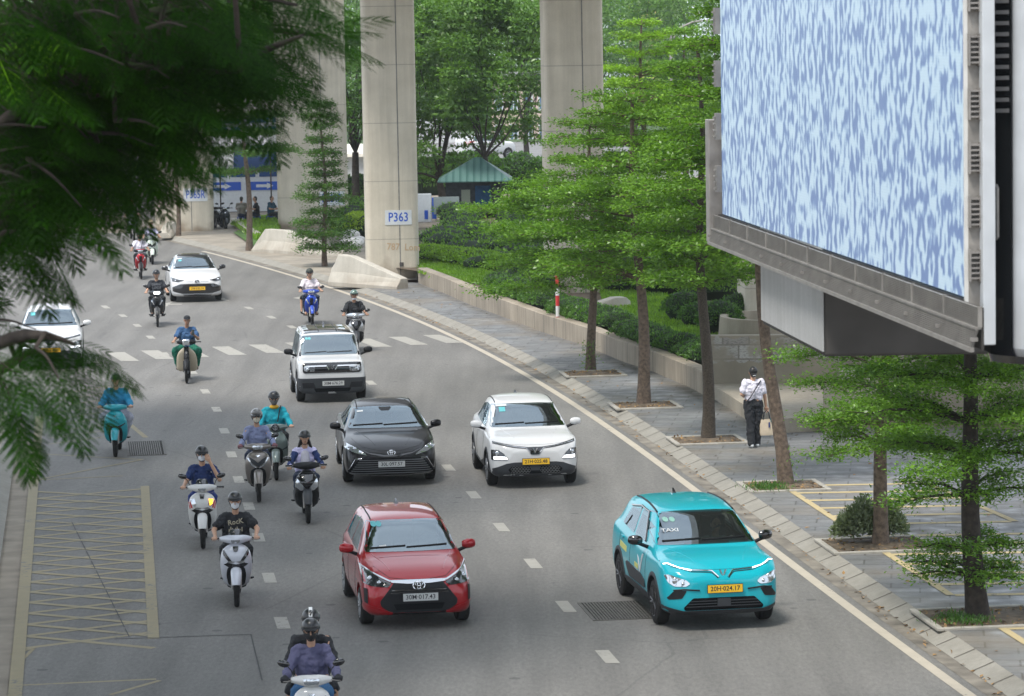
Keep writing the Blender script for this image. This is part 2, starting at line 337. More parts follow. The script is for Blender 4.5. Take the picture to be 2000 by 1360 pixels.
S(sheets('crosswalk', [par(x, 697 - (x - 240) * .0555, 2.7, .5, -.08) for x in (170, 240, 307, 375, 447, 520, 592, 660, 727, 797, 865)], .005, m_white))
def arrow(px, py, sc, mir):
    p = G(px, py); q = [(-1.2, -.2), (-1.2, .2), (.2, .25), (.2, 1.1), (1.5, 0), (.2, -.9), (.2, -.15)]
    return [(p.x + mir * a * .55 * sc, p.y + b * 1.6 * sc) for a, b in q]
S(sheets('turn_arrows', [arrow(602, 582, .62, -1), arrow(334, 595, .55, -1)], .004, m_white))
# left kerb line, gutter and pavement slab
LL = [(-6.85 + (44 - y) * -.1296, y) for y in (20, 32, 44, 58, 71, 79)]
LL = [(-6.85 - (y - 44) * .1296, y) for y in (20, 32, 44, 58, 71, 77.5)]
def off(pts, d): return [(x + d, y) for x, y in pts]
S(sheets('left_edge_line', [[a, b, (b[0] + .19, b[1]), (a[0] + .19, a[1])] for a, b in zip(LL[:-1], LL[1:])], .0105, m_yel2))
lk = off(LL, -.36); MBk = MB()
for a, b in zip(lk[:-1], lk[1:]): MBk.add([(a[0], a[1], .004), (b[0], b[1], .004), (b[0] - .3, b[1], .13), (a[0] - .3, a[1], .13)], [(0, 1, 2, 3)])
S(MBk.build('left_kerb', m_kerb, None, False))
sd('left_pavement', off(LL, -.66) + [(-40, 77.5), (-40, 20)], .13, m_slab)
# yellow lattice box
XL = lambda y: -6.85 - (y - 44) * .1296 + .16
XR = lambda y: G(283, 950).x + (y - G(283, 950).y) * (G(283, 950).x - G(300, 1248).x) / (G(283, 950).y - G(300, 1248).y)
y0, y1 = G(300, 1248).y, G(283, 950).y
def bar(a, b, wd): 
    d = Vector((b[0] - a[0], b[1] - a[1], 0)).normalized(); n = Vector((-d.y, d.x, 0)) * wd / 2
    return [(a[0] - n.x, a[1] - n.y), (b[0] - n.x, b[1] - n.y), (b[0] + n.x, b[1] + n.y), (a[0] + n.x, a[1] + n.y)]
S(sheets('yellow_box_border', [bar((XR(y0), y0), (XR(y1), y1), .17)], .008, m_yel2))
la, lb = [], []
yy = y0 - .6
while yy < y1 + .3:
    for L, s in ((la, 1.15), (lb, -1.15)):
        a, b = (XL(yy), yy), (XR(yy + s), yy + s)
        if y0 - 1 < b[1] < y1 + .2: L.append(bar(a, b, .14))
    yy += .985
p = G
la += [bar(G(78, 887)[:2], G(275, 898)[:2], .07), bar(G(72, 938)[:2], G(240, 930)[:2], .07)]; lb += [bar(G(75, 937)[:2], G(280, 898)[:2], .07)]
la += [bar(G(20, 1340)[:2], G(305, 1327)[:2], .09)]; lb += [bar(G(215, 1358)[:2], G(312, 1330)[:2], .08), bar(G(20, 1280)[:2], G(70, 1265)[:2], .07)]
for i in range(9): la.append(bar(G(95 + i * 2, 868 - i * 12)[:2], G(235 - i * 3, 850 - i * 12)[:2], .06))
la.append(bar(G(285, 855)[:2], G(232, 812)[:2], .12))
for i, (a, b) in enumerate((((22, 1310), (65, 1268)),)): la.append(bar(G(*a)[:2], G(*b)[:2], .06))
S(sheets('yellow_lattice', la, .004, m_yel2)); S(sheets('yellow_lattice', lb, .006, m_yel2))
pp = [G(*q)[:2] for q in [(68, 1256), (232, 1248), (490, 1239), (540, 1420), (60, 1420)]]
S(sheet('asphalt_patch', pp, .003, m_asph))
S(sheets('asphalt_seams', [bar(G(225, 1249)[:2], G(490, 1240)[:2], .03), bar(G(490, 1240)[:2], G(512, 1330)[:2], .02)] + [bar(G(140 + 9.5 * i, 1020 + 19 * i)[:2], G(148 + 9.5 * i, 1036 + 19 * i)[:2], .018) for i in range(12)], .0085, mat('tar_seam', (.06, .06, .06), .9)))
# pavement motorbike bays
def bays(ya, yb, n, lines=True):
    ps = []
    xa, xb = lambda y: edge(y, 1.6)[0], lambda y: edge(y, 1.6)[0] + 2.75 + (62 - y) * .06
    ps.append(bar((xa(ya), ya), (xa(yb), yb), .13)); q = []
    for i in range(n):
        y = ya + (yb - ya) * i / (n - 1); q.append(bar((xa(y) + (.066 if 1 else 0), y), (xb(y) - .066, y), .19))
    ps.append(bar((xb(ya), ya), (xb(yb), yb), .13)); return ps, q
for ya, yb, n in ((57.6, 62.6, 6), (50.2, 56.2, 7), (42.5, 48.3, 7)):
    a, b = bays(ya, yb, n); S(sheets('parking_border', a, .138, m_yel)); S(sheets('parking_stripes', b, .1345, m_yel))
# steel gratings let into the road: a mesh of bars in a frame
m_gr = mat('grating_iron', (.10, .095, .085), .7, metal=.3, noise=.3, nscale=12)
def grating(px, py, wd, dp, label):
    p = G(px, py); t = thing('drain_grating', label, 'drain grating', (p.x, p.y, 0), R(7.3), 'iron gratings in the road')
    f = MB()
    for s in (-1, 1): f.box((s * wd / 2, 0, .004), (.05, dp, .012)); f.box((0, s * (dp / 2 + .028), .004), (wd + .05, .05, .012))
    f.build('frame', m_gr, t); b = MB(); b.box((0, 0, .002), (wd - .06, dp, .004), 1)
    n = int(wd / .05)
    for i in range(n): b.box((-wd / 2 + .06 + i * (wd - .1) / n, 0, .008), (.024, dp - .01, .008))
    for i in range(int(dp / .1)): b.box((0, -dp / 2 + .06 + i * .1, .0095), (wd - .06, .022, .004))
    b.build('grid', [m_gr, m_dark], t, False)
grating(1206, 1193, .95, 1.5, 'dusty iron drain grating in the road beside the turquoise taxi'); grating(285, 876, .78, 2.4, 'dusty iron drain grating in the road beside the teal scooter')

# ------------------------------------------------------------------ raised planting and its low wall
PZ = .5
def wall_run(name, label, pts, hgt, th, m, cap=None, z0=.05):
    mb = MB(); n = len(pts)
    L, Rr = [], []
    for i, p in enumerate(pts):
        d = (pts[min(i + 1, n - 1)] - pts[max(i - 1, 0)]); d = Vector((d.x, d.y, 0)).normalized(); q = Vector((d.y, -d.x, 0)) * -th
        L.append(Vector((p.x, p.y, 0))); Rr.append(Vector((p.x, p.y, 0)) + q)
    mb.loft([[(a.x, a.y, z0), (a.x, a.y, hgt - .02), (a.x + (b.x - a.x) * .1, a.y + (b.y - a.y) * .1, hgt), (b.x, b.y, hgt), (b.x, b.y, z0)] for a, b in zip(L, Rr)])
    o = mb.build(name, m, None, True, angle=20); return tag(o, label, 'wall')
wl = list(reversed(WALL)); wl2 = []
for a, b in zip(WALL[:-1], WALL[1:]):
    for i in range(4): wl2.append(a.lerp(b, i / 4))
wl2.append(WALL[-1])
m_lw, k = newmat('low_wall_stone', .85); co = k.n('ShaderNodeTexCoord').outputs['Object']
sy = k.n('ShaderNodeSeparateXYZ', {0: co}).outputs[1]; fr = k.math('FRACT', k.math('DIVIDE', sy, 1.15)); jn = k.math('LESS_THAN', fr, .035)
c = k.mix(.7, (.33, .28, .215, 1), k.ramp(k.noise(co, .6, 5), [(.3, g3(.62)), (.65, g3(1.12))]), 'MULTIPLY'); c = k.mix(.5, c, k.ramp(k.noise(k.n('ShaderNodeMapping', {'Vector': co, 'Scale': (3, 3, .4)}).outputs[0], 2, 6), [(.3, g3(.55)), (.6, g3(1.1))]), 'MULTIPLY')
c = k.mix(k.math('MULTIPLY', jn, .7), c, (.08, .07, .06, 1)); k.set(k.b.inputs['Base Color'], c)
wall_run('low_wall', 'long low stained concrete wall edging the planting beside the grey pavement', [Vector((p.x, p.y, 0)) for p in wl2], .66, .32, m_lw)
pb = [(p.x + .22, p.y + .1) for p in WALL]
sd('planting_soil', pb + [(6.5, 81), (14, 82), (40, 84), (40, 158), (-1, 158), (-5.2, 120)], PZ, m_soil)
# lawn patches lie on the soil
def gp(px, py, z=PZ): q = G(px, py, z); return (q.x, q.y)
sd('lawn', [gp(*q) for q in [(1170, 560), (1235, 545), (1330, 590), (1425, 600), (1450, 660), (1385, 690), (1310, 680), (1240, 650), (1180, 610)]], PZ + .02, m_grass)
sd('lawn', [gp(*q) for q in [(818, 505), (900, 520), (1010, 545), (960, 560), (880, 548), (818, 535)]], PZ + .02, m_grass)
sd('lawn', [gp(*q) for q in [(1180, 490), (1420, 495), (1440, 580), (1300, 565), (1190, 540)]], PZ + .02, m_grass)
sd('lawn', [gp(*q) for q in [(455, 440), (540, 425), (545, 465), (500, 470)]], .2, m_grass)
# far street behind the planting
sd('far_street', [(-60, 196), (60, 196), (90, 262), (-90, 262)], -.02, mat('far_asphalt', (.16, .158, .155), .9, noise=.15, nscale=.8))

# ------------------------------------------------------------------ viaduct piers
def pier(px, py, wd, dp, z_top, sign, label, rz=0.0, txt=None, sz=.42, spos=(.18, 2.25), cap=True):
    p = G(px, py); t = thing('viaduct_pier', label, 'pier', (p.x, p.y + dp / 2, 0), rz, 'concrete piers of the elevated railway')
    r = .2; w2, d2 = wd / 2, dp / 2; ring = []
    for cx, cy, a0 in ((w2 - r, -d2 + r, -90), (w2 - r, d2 - r, 0), (-w2 + r, d2 - r, 90), (-w2 + r, -d2 + r, 180)):
        for i in range(6): a = R(a0 + i * 18); ring.append((cx + r * math.cos(a), cy + r * math.sin(a)))
    mb = MB(); mb.loft([[(x, y, -.05) for x, y in ring], [(x, y, z_top) for x, y in ring]])
    mb.build('shaft', m_pier, t, angle=25)
    mb = MB(); mb.box((w2 * .28, -d2 - .004, z_top / 2), (.035, .012, z_top)); mb.build('seam', mat('seam_grey', (.20, .195, .185), .9, noise=.3), t, False)
    mb = MB(); mb.loft([[(x * (1 + (1.9 if k_ else .0)), y * (1 + (.25 if k_ else .012)), z_top - .002 + h) for x, y in ring] for h, k_ in ((0, 0), (.9, 0), (2.0, 1), (2.9, 1))])
    if cap: mb.build('pier_cap', m_pier, t)
    if txt:
        s = MB(); s.box((spos[0], -d2 - .012, spos[1]), (sz * 2.05, .02, sz * 1.12)); so = s.build('number_sign', m_signw, t, False)
        text_mesh('lettering', txt, sz * .98, m_blue, so, Matrix.Translation((spos[0], -d2 - .024, spos[1])) @ FRONT, .002, .80 if len(txt) < 5 else .64)
    return t
pr = pier(765, 551, 1.86, 1.8, 9.95, True, 'concrete pier with the blue number P363 on a white plate', R(4), 'P363', .46, (.22, 2.28))
m_rust = mat('rust_marks', (.46, .33, .21), .9)
text_mesh('graffiti', '787  Lom', .34, m_rust, pr, Matrix.Translation((.38, -.907, 1.22)) @ FRONT @ Matrix.Rotation(R(-3), 4, 'Z'), .001, .9)
b = MB(); b.box((.30, -.912, .62), (.14, .02, .14)); b.build('cable_box', mat('box_grey', (.07, .065, .06), .8), pr)
pier(610, 452, 3.15, 2.2, 10.6, True, 'wide concrete pier with the half-hidden number P364R behind a layered young tree', R(3), 'P364R', .55, (.85, 1.45))
pier(357, 458, 2.55, 2.2, 10.6, True, 'soot-stained concrete pier with the number P365R left of the parked motorbikes', R(3), 'P365R', .52, (.55, 1.75))
pier(1125, 603, 1.86, 1.8, 9.95, True, 'concrete pier rising behind the street tree crowns right of pier P363', R(4))
pier(1540, 668, 2.5, 2.0, 9.95, True, 'concrete pier half hidden behind the big screen box near the curved planter', R(4))
dk = [(-40, 200), (-19, 158), (-8, 133), (-3.5, 117), (1.8, 97), (5.4, 80), (8.7, 62), (11.0, 42), (13, 15), (15, -15)]
mb = MB(); rg = []
for i, (x, y) in enumerate(dk):
    a, b = dk[max(i - 1, 0)], dk[min(i + 1, len(dk) - 1)]; n = Vector((b[1] - a[1], a[0] - b[0], 0)).normalized()
    rg.append([(x + n.x * u, y + n.y * u, h) for u, h in ((-4.8, 15.0), (-4.8, 13.6), (-2.2, 13.2), (-1.8, 12.0), (1.8, 12.0), (2.2, 13.2), (4.8, 13.6), (4.8, 15.0), (4.5, 15.0), (4.5, 13.9), (-4.5, 13.9), (-4.5, 15.0))])
mb.loft(rg); tag(mb.build('viaduct_deck', m_beam, None, True), 'long concrete railway deck carried on the piers above the street', 'viaduct')

# ------------------------------------------------------------------ sloping concrete crash barriers, planters, platform, walls
def barrier(label, prof, a, b, th, rz=0):        # prof: (fraction along a->b, height); safety-shape section
    a, b = Vector(a), Vector(b); d = (b - a); L = d.length; d.normalize(); n = Vector((d.y, -d.x, 0)); rings = []
    if n.y > 0: n = -n
    for fr, h in prof:
        c = a + d * (L * fr); k1, k2 = min(.25, h * .5), min(.5, h * .75)
        sec = [(th / 2 + .16, 0), (th / 2 + .16, k1 * .6), (th / 2 + .02, k2), (th / 2 - .04, h), (-th / 2 + .04, h), (-th / 2, 0)]
        rings.append([(c.x + n.x * u, c.y + n.y * u, z + .1) for u, z in sec])
    mb = MB(); mb.loft(rings); o = mb.build('crash_barrier', m_conc, None, False, .02); return tag(o, label, 'barrier', 'concrete crash barriers')
A, B = G(655, 558, .1), G(790, 566, .1)
B1 = barrier('sloping concrete crash barrier in front of the pier numbered P363', [(0, .62), (.05, .80), (.10, 1.10), (.28, 1.06), (1, .38)], A, B, .4)
A2, B2 = G(505, 492, .1), G(680, 505, .1)
B2_ = barrier('sloping concrete crash barrier in front of the pier numbered P364R', [(0, .32), (.12, .95), (.34, .95), (.78, .42), (1, .40)], A2, B2, .4)
for (px, py), D in (((686, 510), A.y - .45), ((559, 457), A2.y - .55)):
    for i in range(2):
        q = P3(px - (0 if D < 130 else 0), py + i * 11, D)
        par_ = B1 if D < 130 else B2_
        me = text_mesh('stencil', 'BLOBLI' if i == 0 else '091.231', .2, mat('stencil_grey', (.14, .13, .12), .9), par_, Matrix.Translation((q.x, A.y - .275 + .045 * 2 * 0 if D < 130 else A2.y - .2, q.z)) @ FRONT, .012, .8)
barrier('short curved concrete crash barrier on the lawn by the second pier', [(0, .6), (.5, .72), (.85, .72), (1, .6)], G(1168, 603, PZ), G(1226, 600, PZ), .5)
barrier('leaning concrete slab stack beside the soot-stained pier', [(0, .25), (.5, .5), (1, .55)], G(318, 466, .1), G(336, 457, .1), .4)
def ring_planter(label, px, py, rx, ry, h, a0, a1, z):
    p = G(px, py, z); mb = MB(); rings = []
    for i in range(25):
        a = R(a0 + (a1 - a0) * i / 24); c, s = math.cos(a), math.sin(a)
        rings.append([(p.x + c * (rx + u), p.y + ry + s * (ry + u), z + v) for u, v in ((.06, -.02), (0, h), (-.16, h), (-.16, -.02))])
    mb.loft(rings); o = mb.build('curved_planter', m_wallc, None, True, angle=40); return tag(o, label, 'planter', 'curved concrete planters')
ring_planter('curved concrete planter wall round the foot of the pier behind the red and white post', 1080, 572, .75, 1.4, .45, 90, 300, PZ)
ring_planter('curved concrete planter wall left of the pier behind the screen box', 1500, 672, 1.15, 1.6, .62, 90, 290, PZ)
# platform and walls right
def zbox(name, pts, z0, z1, m, label, cat, bevel=.015):
    mb = MB(); mb.prism([tuple(p)[:2] for p in pts], z0, z1); return tag(mb.build(name, m, None, True, bevel), label, cat)
q = [G(1388, 752, .42), G(1604, 772, .42), G(1604, 837, .13), G(1528, 845, .13), G(1462, 818, .13)]
pl = [(G(1383, 773, .13).x, G(1383, 773, .13).y), (G(1420, 795, .13).x, G(1420, 795, .13).y), (G(1466, 826, .13).x, G(1466, 826, .13).y), (G(1530, 846, .13).x, G(1530, 846, .13).y), (G(1611, 842, .13).x, G(1611, 842, .13).y), (8.6, 82), (5.0, 82.5)]
zbox('platform', pl, .05, .44, m_slab, 'low bare concrete platform beside the walking woman', 'platform')
m_post, k = newmat('poster_wall', .85); co = k.n('ShaderNodeTexCoord').outputs['Object']; sp = k.n('ShaderNodeSeparateXYZ', {0: co})
rows = k.n('ShaderNodeTexBrick', {'Vector': k.n('ShaderNodeMapping', {'Vector': co, 'Rotation': (R(90), 0, 0)}).outputs[0], 'Color1': (.50, .49, .46, 1), 'Color2': (.33, .31, .28, 1), 'Mortar': (.24, .22, .19, 1), 'Scale': 1.0, 'Brick Width': .62, 'Row Height': .34, 'Mortar Size': .02}, offset=.4).outputs['Color']
wr = k.noise(k.n('ShaderNodeMapping', {'Vector': co, 'Scale': (1, 1, 3)}).outputs[0], 16, 4, .7); rows = k.mix(k.ramp(wr, [(.52, g3(0)), (.58, g3(.75))]), rows, (.17, .16, .15, 1))
zz = k.math('ADD', sp.outputs[2], k.math('MULTIPLY', k.math('SUBTRACT', k.noise(co, 3, 5), .5), .5)); msk = k.math('MULTIPLY', k.math('GREATER_THAN', zz, .95), k.math('LESS_THAN', zz, 1.5)); msk = k.math('MULTIPLY', msk, k.ramp(k.noise(co, 1.8, 4), [(.40, g3(.15)), (.52, g3(1))]))
c0 = k.mix(.6, (.31, .275, .215, 1), k.ramp(k.noise(co, 1.1, 6), [(.3, g3(.65)), (.65, g3(1.12))]), 'MULTIPLY'); k.set(k.b.inputs['Base Color'], k.mix(msk, c0, rows))
a, b = G(1385, 750, .44), G(1640, 748, .44)
zbox('poster_wall', [(a.x, a.y), (b.x, b.y), (b.x, b.y + .3), (a.x, a.y + .3)], .05, 1.58, m_post, 'concrete wall covered in torn paper notices behind the platform', 'wall', .02)
def cwall(name, x0, yb0, x1, yb1, h, label, th=.3, zb=.13, m=None):
    a, b = G(x0, yb0, zb), G(x1, yb1, zb)
    return zbox(name, [(a.x, a.y), (b.x, b.y), (b.x + .05, b.y + th), (a.x + .05, a.y + th)], .05, zb + h, m or m_wallc, label, 'wall', .02)
cwall('ramp_wall', 1608, 846, 1782, 826, 1.05, 'plain concrete ramp wall right of the platform')
cwall('ramp_wall', 1680, 790, 1900, 772, 1.3, 'taller concrete wall standing behind the plain ramp wall', zb=.3)
cwall('ramp_wall', 1786, 830, 2010, 842, 1.15, 'low concrete wall behind the two nearest street trees')
cwall('ramp_wall', 1830, 800, 2200, 810, 1.75, 'tall stained concrete wall at the right edge behind the trees')
# red and white post
p = G(1090, 656, .13); t = thing('marker_post', 'red and white banded marker post against the low wall', 'post', (p.x, p.y, .13))
m_red = mat('post_red', (.50, .03, .03), .5, noise=.2); z = 0
for i, hgt in enumerate((.28, .27, .3, .3, .27, .28)):
    mb = MB(); mb.lathe([(z + .001, .055), (z + hgt, .055)], n=14, axis='z'); mb.build('band', [m_white_pl, m_red][i % 2] if i else mat('post_base', (.42, .36, .30), .8, noise=.3), t); z += hgt
mb = MB(); mb.ell((0, 0, z), (.055, .055, .03)); mb.build('post_top', m_red, t)
# rubbish sacks between the barriers
m_sack = mat('white_sacks', (.62, .60, .57), .8, noise=.15, nscale=10, bump=.8, bscale=14)
for i, (x, y, s) in enumerate(((684, 470, .34), (697, 466, .28), (692, 488, .36), (703, 478, .26), (676, 482, .24))):
    p = G(x, y, .2); mb = MB(); rings = []
    for j in range(9):
        u = -1 + j / 4; rr = math.sqrt(max(.04, 1 - u * u)); rings.append([(s * 1.2 * rr * math.cos(q_) * (1 + .13 * math.sin(3 * q_ + i)), s * rr * math.sin(q_) * (1 + .12 * math.sin(5 * q_ + j)), s * .7 * u + s * .66) for q_ in [2 * math.pi * n_ / 16 for n_ in range(16)]])
    mb.loft(rings); o = mb.build('rubbish_sack', m_sack, None, loc=(p.x, p.y, .2)); o.rotation_euler = (0, 0, i * 1.3)
    tag(o, ['bulging white rubbish sack highest of the heap left of pier P363', 'small white rubbish sack at the top right of the heap', 'wide white rubbish sack lowest of the heap left of pier P363', 'small white rubbish sack at the right side of the heap', 'small white rubbish sack at the left side of the heap'][i], 'sack', 'rubbish sacks by the pier')
# ------------------------------------------------------------------ big screen on its steel frame beside the footbridge
D1 = 26.0
C1 = P3(1883, 580, D1); zb = C1.z
d2 = ray(1411, 418); t_ = (zb - CAMH) / d2.z; C2 = CAMP + d2 * t_       # far lower corner at the same height
u = Vector((C2.x - C1.x, C2.y - C1.y, 0)); SL = u.length; u.normalize(); nrm = Vector((-u.y, u.x, 0))
if nrm.x > 0: nrm = -nrm
SW = Matrix((( u.x, -nrm.x, 0, C1.x), (u.y, -nrm.y, 0, C1.y), (0, 0, 1, zb), (0, 0, 0, 1)))   # x along the screen away from us, y into the cabinet, z up
m_scr, k = newmat('screen_picture', .35); co = k.n('ShaderNodeTexCoord').outputs['Object']; sp = k.n('ShaderNodeSeparateXYZ', {0: co})
cv = k.n('ShaderNodeCombineXYZ', {0: sp.outputs[0], 1: 0.0, 2: sp.outputs[2]}).outputs[0]
wv = k.noise(k.n('ShaderNodeMapping', {'Vector': cv, 'Scale': (1.5, 1, .9)}).outputs[0], 1.0, 3)
n1 = k.n('ShaderNodeTexNoise', {'Vector': k.n('ShaderNodeMapping', {'Vector': k.mix(.04, cv, k.n('ShaderNodeTexNoise', {'Vector': cv, 'Scale': 3}).outputs['Color']), 'Scale': (6.6, 1, 3.9)}).outputs[0], 'Scale': 1.35, 'Detail': 2.0, 'Roughness': .45}).outputs['Fac']
f = k.math('ADD', n1, k.math('MULTIPLY', k.math('SUBTRACT', wv, .5), .22))
pc = k.ramp(f, [(.45, (.47, .63, .76)), (.488, (.38, .54, .70)), (.522, (.19, .31, .53)), (.57, (.11, .20, .42))])
gx = k.math('LESS_THAN', k.math('FRACT', k.math('MULTIPLY', sp.outputs[2], 40)), .18); pc = k.mix(k.math('MULTIPLY', gx, .12), pc, (.1, .1, .12, 1))
k.set(k.b.inputs['Base Color'], (.02, .02, .025, 1)); k.set(k.b.inputs['Emission Color'], pc); k.b.inputs['Emission Strength'].default_value = .46
lf = thing('led_screen', 'huge lit outdoor screen with a blue and white streaked picture in a steel frame', 'screen'); lf.matrix_world = SW
HS = 5.6
mb = MB(); mb.box((SL / 2, .03, HS / 2), (SL, .06, HS)); mb.build('display', m_scr, lf, False)
mb = MB(); mb.box((SL / 2 + .1, .35, HS / 2), (SL, .56, HS + .1)); mb.build('cabinet', m_steel, lf, False)
m_st2 = mat('pale_steel', (.24, .228, .212), .5, metal=.25, noise=.2, nscale=6); m_wp = mat('weathered_white', (.50, .53, .56), .5, noise=.1, nscale=3)
mb = MB(); mb.box((-.012, .03, HS / 2 - .02), (.024, .06, HS + .05)); mb.build('edge_trim', m_white_pl, lf, False)
# lattice walkway under the screen
x0, x1 = -.75, SL + .30; mb = MB()
for i in range(10): mb.box(((x0 + x1) / 2, -.05, -.028 - i * .015), (x1 - x0, .02, .007))
for i in range(12): mb.box((x0 + (x1 - x0) * i / 11, -.052, -.095), (.03, .03, .16))
mb.build('upper_grille', m_st2, lf, False)
mb = MB()
for i in range(10): mb.box(((x0 + x1) / 2, -.075 - i * .004, -.20 - i * .014), (x1 - x0, .02, .007))
for i in range(12): mb.box((x0 + (x1 - x0) * i / 11, -.10, -.265), (.03, .06, .03))
mb.build('lower_grille', m_st2, lf, False)
mb = MB(); mb.box(((x1 + .02) / 2, .16, -.185), (x1 - .02, .32, .33)); mb.box(((x0 + x1) / 2, -.03, -.185), (x1 - x0, .02, .32)); mb.build('walkway', mat('walkway_brown', (.045, .042, .038), .8, noise=.3, nscale=6), lf, False)
mb = MB(); mb.box(((x0 + x1) / 2, -.065, -.182), (x1 - x0, .05, .018)); mb.box(((x0 + x1) / 2, -.115, -.345), (x1 - x0, .035, .035)); mb.build('rail', m_st2, lf, False)
mb = MB(); mb.box((SL + .45, .08, .36), (.28, .36, 1.42)); mb.build('end_panel', m_steel, lf, False, .01)
# the end that faces us: brackets, then a white post
mb = MB(); mb.box((-.015, .085, HS / 2 - .18), (.03, .11, HS + .30)); mb.build('end_plate', mat('frame_brown', (.25, .235, .215), .6, noise=.3, nscale=8), lf, False)
for i in range(13):
    mb = MB(); zc = .25 + i * .42
    for j in range(6): mb.box((-.06, .075, zc - .10 + j * .04), (.05, .08, .014))
    mb.box((-.06, .033, zc), (.06, .012, .25)); mb.box((-.06, .112, zc), (.06, .012, .25)); mb.build('bracket', m_steel, lf, False)
mb = MB(); mb.box((-.10, .165, HS / 2 - .18), (.12, .10, HS + .38)); mb.build('white_post', m_wp, lf, False, .008)
for i in range(8):
    mb = MB(); mb.box((SL + .08, -.03, .4 + i * .6), (.14, .06, .3))
    for j in range(4): mb.box((SL + .085, -.07, .29 + i * .6 + j * .07), (.12, .02, .02))
    mb.build('bracket', m_st2, lf, False)
lv = thing('louvre_box', 'dark louvred ventilation box between the screen and the pale column', 'louvre box'); lv.matrix_world = SW
mb = MB(); mb.box((.2, .30, HS / 2 - .2), (.36, .17, HS + .5)); mb.build('casing', m_dark, lv, False)
mb = MB()
for i in range(30): mb.box((0, .30, 1.45 + i * .085), (.04, .12, .03))
mb.build('slats', mat('louvre_grey', (.07, .07, .072), .6), lv, False)
mb = MB(); mb.tube([(-.02, .255, .45), (-.06, .255, .47), (-.06, .255, .85), (-.02, .255, .87)], .012); mb.build('handle', m_st2, lv)
pc_ = thing('footbridge_column', 'pale painted column at the right edge beside the louvred box', 'column'); pc_.matrix_world = SW
mb = MB(); mb.lathe([(-.42, .26), (HS + 1, .26)], (.1, .66, 0), 28, 'z'); mb.build('shaft', m_wp, pc_)
mb = MB(); mb.lathe([(-.52, .40), (-.46, .42), (-.42, .28)], (.1, .64, 0), 28, 'z'); mb.build('collar', m_gloss, pc_)
# concrete beam below the screen
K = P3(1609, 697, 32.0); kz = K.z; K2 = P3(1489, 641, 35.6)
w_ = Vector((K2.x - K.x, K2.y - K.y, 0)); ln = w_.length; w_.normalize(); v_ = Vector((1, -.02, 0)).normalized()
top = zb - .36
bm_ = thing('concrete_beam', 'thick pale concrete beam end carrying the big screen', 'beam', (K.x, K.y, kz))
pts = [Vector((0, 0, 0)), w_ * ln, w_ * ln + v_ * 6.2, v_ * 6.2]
mb = MB(); mb.prism([(p.x, p.y) for p in pts], 0, top - kz + .9); mb.build('beam_end', mat('shaded_concrete', (.075, .070, .066), .9, noise=.2, nscale=2), bm_, True, .03)  # shade on the end facing us is put into this dark concrete colour
mb = MB(); a_ = Vector((-w_.y, w_.x, 0)) * .012; mb.prism([(p.x, p.y) for p in (a_ - w_ * .004, a_ + w_ * ln, w_ * ln - a_ * .2, a_ * -.2 - w_ * .004)], .05, top - kz + .9); mb.build('pale_road_face', m_beam, bm_, False)  # thin road-side face keeps the plain pale concrete colour of the beam
mb = MB(); mb.box((4.9, 1.7, -kz / 2 + .01), (1.2, 1.2, kz)); mb.build('support_column', m_beam, bm_, True, .05)

# ------------------------------------------------------------------ background: street hall, kiosk, far houses, lamp
def hall(label, px0, px1, py, D, h, rows):
    a, b = P3(px0, py, D), P3(px1, py, D); L = (b - a).length; t = thing('bus_shelter', label, 'shelter', (a.x, D, 0), math.atan2(b.y - a.y, b.x - a.x), 'white halls with arrow signs')
    mb = MB(); mb.box((L / 2, 1.2, h / 2), (L, 2.4, h)); mb.build('wall', m_signw, t, False)
    mb = MB(); mb.loft([[(x, y, z) for y, z in ((-.35, h + .01), (-.3, h + .16), (.4, h + .55), (1.6, h + .62), (2.6, h + .3), (2.6, h + .01))] for x in np.linspace(-.2, L + .2, 12)]); mb.build('roof', mat('roof_cream', (.62, .59, .52), .6, noise=.1), t)
    n = int(L / 1.35)
    for i in range(n):
        x = (i + .5) * L / n; mb = MB(); mb.box((x, -.012, h - .42), (L / n * .86, .03, .42)); mb.build('window', mat('blue_window', (.01, .06, .20), .15), t, False)
    n = int(L / 1.7)
    for i in range(n):
        x = (i + .5) * L / n; mb = MB(); mb.box((x, -.02, h - 1.08), (L / n * .88, .04, .42)); s = mb.build('arrow_sign', m_blue, t, False)
        aw = MB(); q = [(-.42, -.07), (.12, -.07), (.12, -.15), (.44, 0), (.12, .15), (.12, .07), (-.42, .07)]
        aw.loft([[(x + g, -.045, h - 1.08 + v) for g, v in q], [(x + g, -.041, h - 1.08 + v) for g, v in q]]); aw.build('arrow', m_signw, s, False)
    return t
hall('long white hall with blue arrow signs beyond the parked motorbikes', 395, 560, 440, 166, 2.35, 2)
hall('second white hall with blue arrow signs seen above the first one', 385, 580, 350, 190, 4.4, 2)
hall('short white hall with an arrow sign glimpsed between the two tall piers', 670, 720, 440, 172, 2.4, 1)
aw = thing('awning', 'dark blue rounded awning on thin poles in front of the white halls', 'awning', tuple(P3(515, 430, 162))[:2] + (0,))
mb = MB(); mb.loft([[(x, 1.3 * math.cos(a_), 2.45 + 1.0 * math.sin(a_)) for a_ in [R(-10 + 20 * i) for i in range(11)]] for x in (-1.3, -1.28, 2.2, 2.25)]); mb.build('canopy', mat('awning_blue', (.012, .045, .14), .7), aw)
for x in (-1.35, 1.1):
    mb = MB(); mb.lathe([(0, .035), (3.4, .035)], (x - .6, -1.4, 0), 8, 'z'); mb.build('pole', m_barkd, aw)
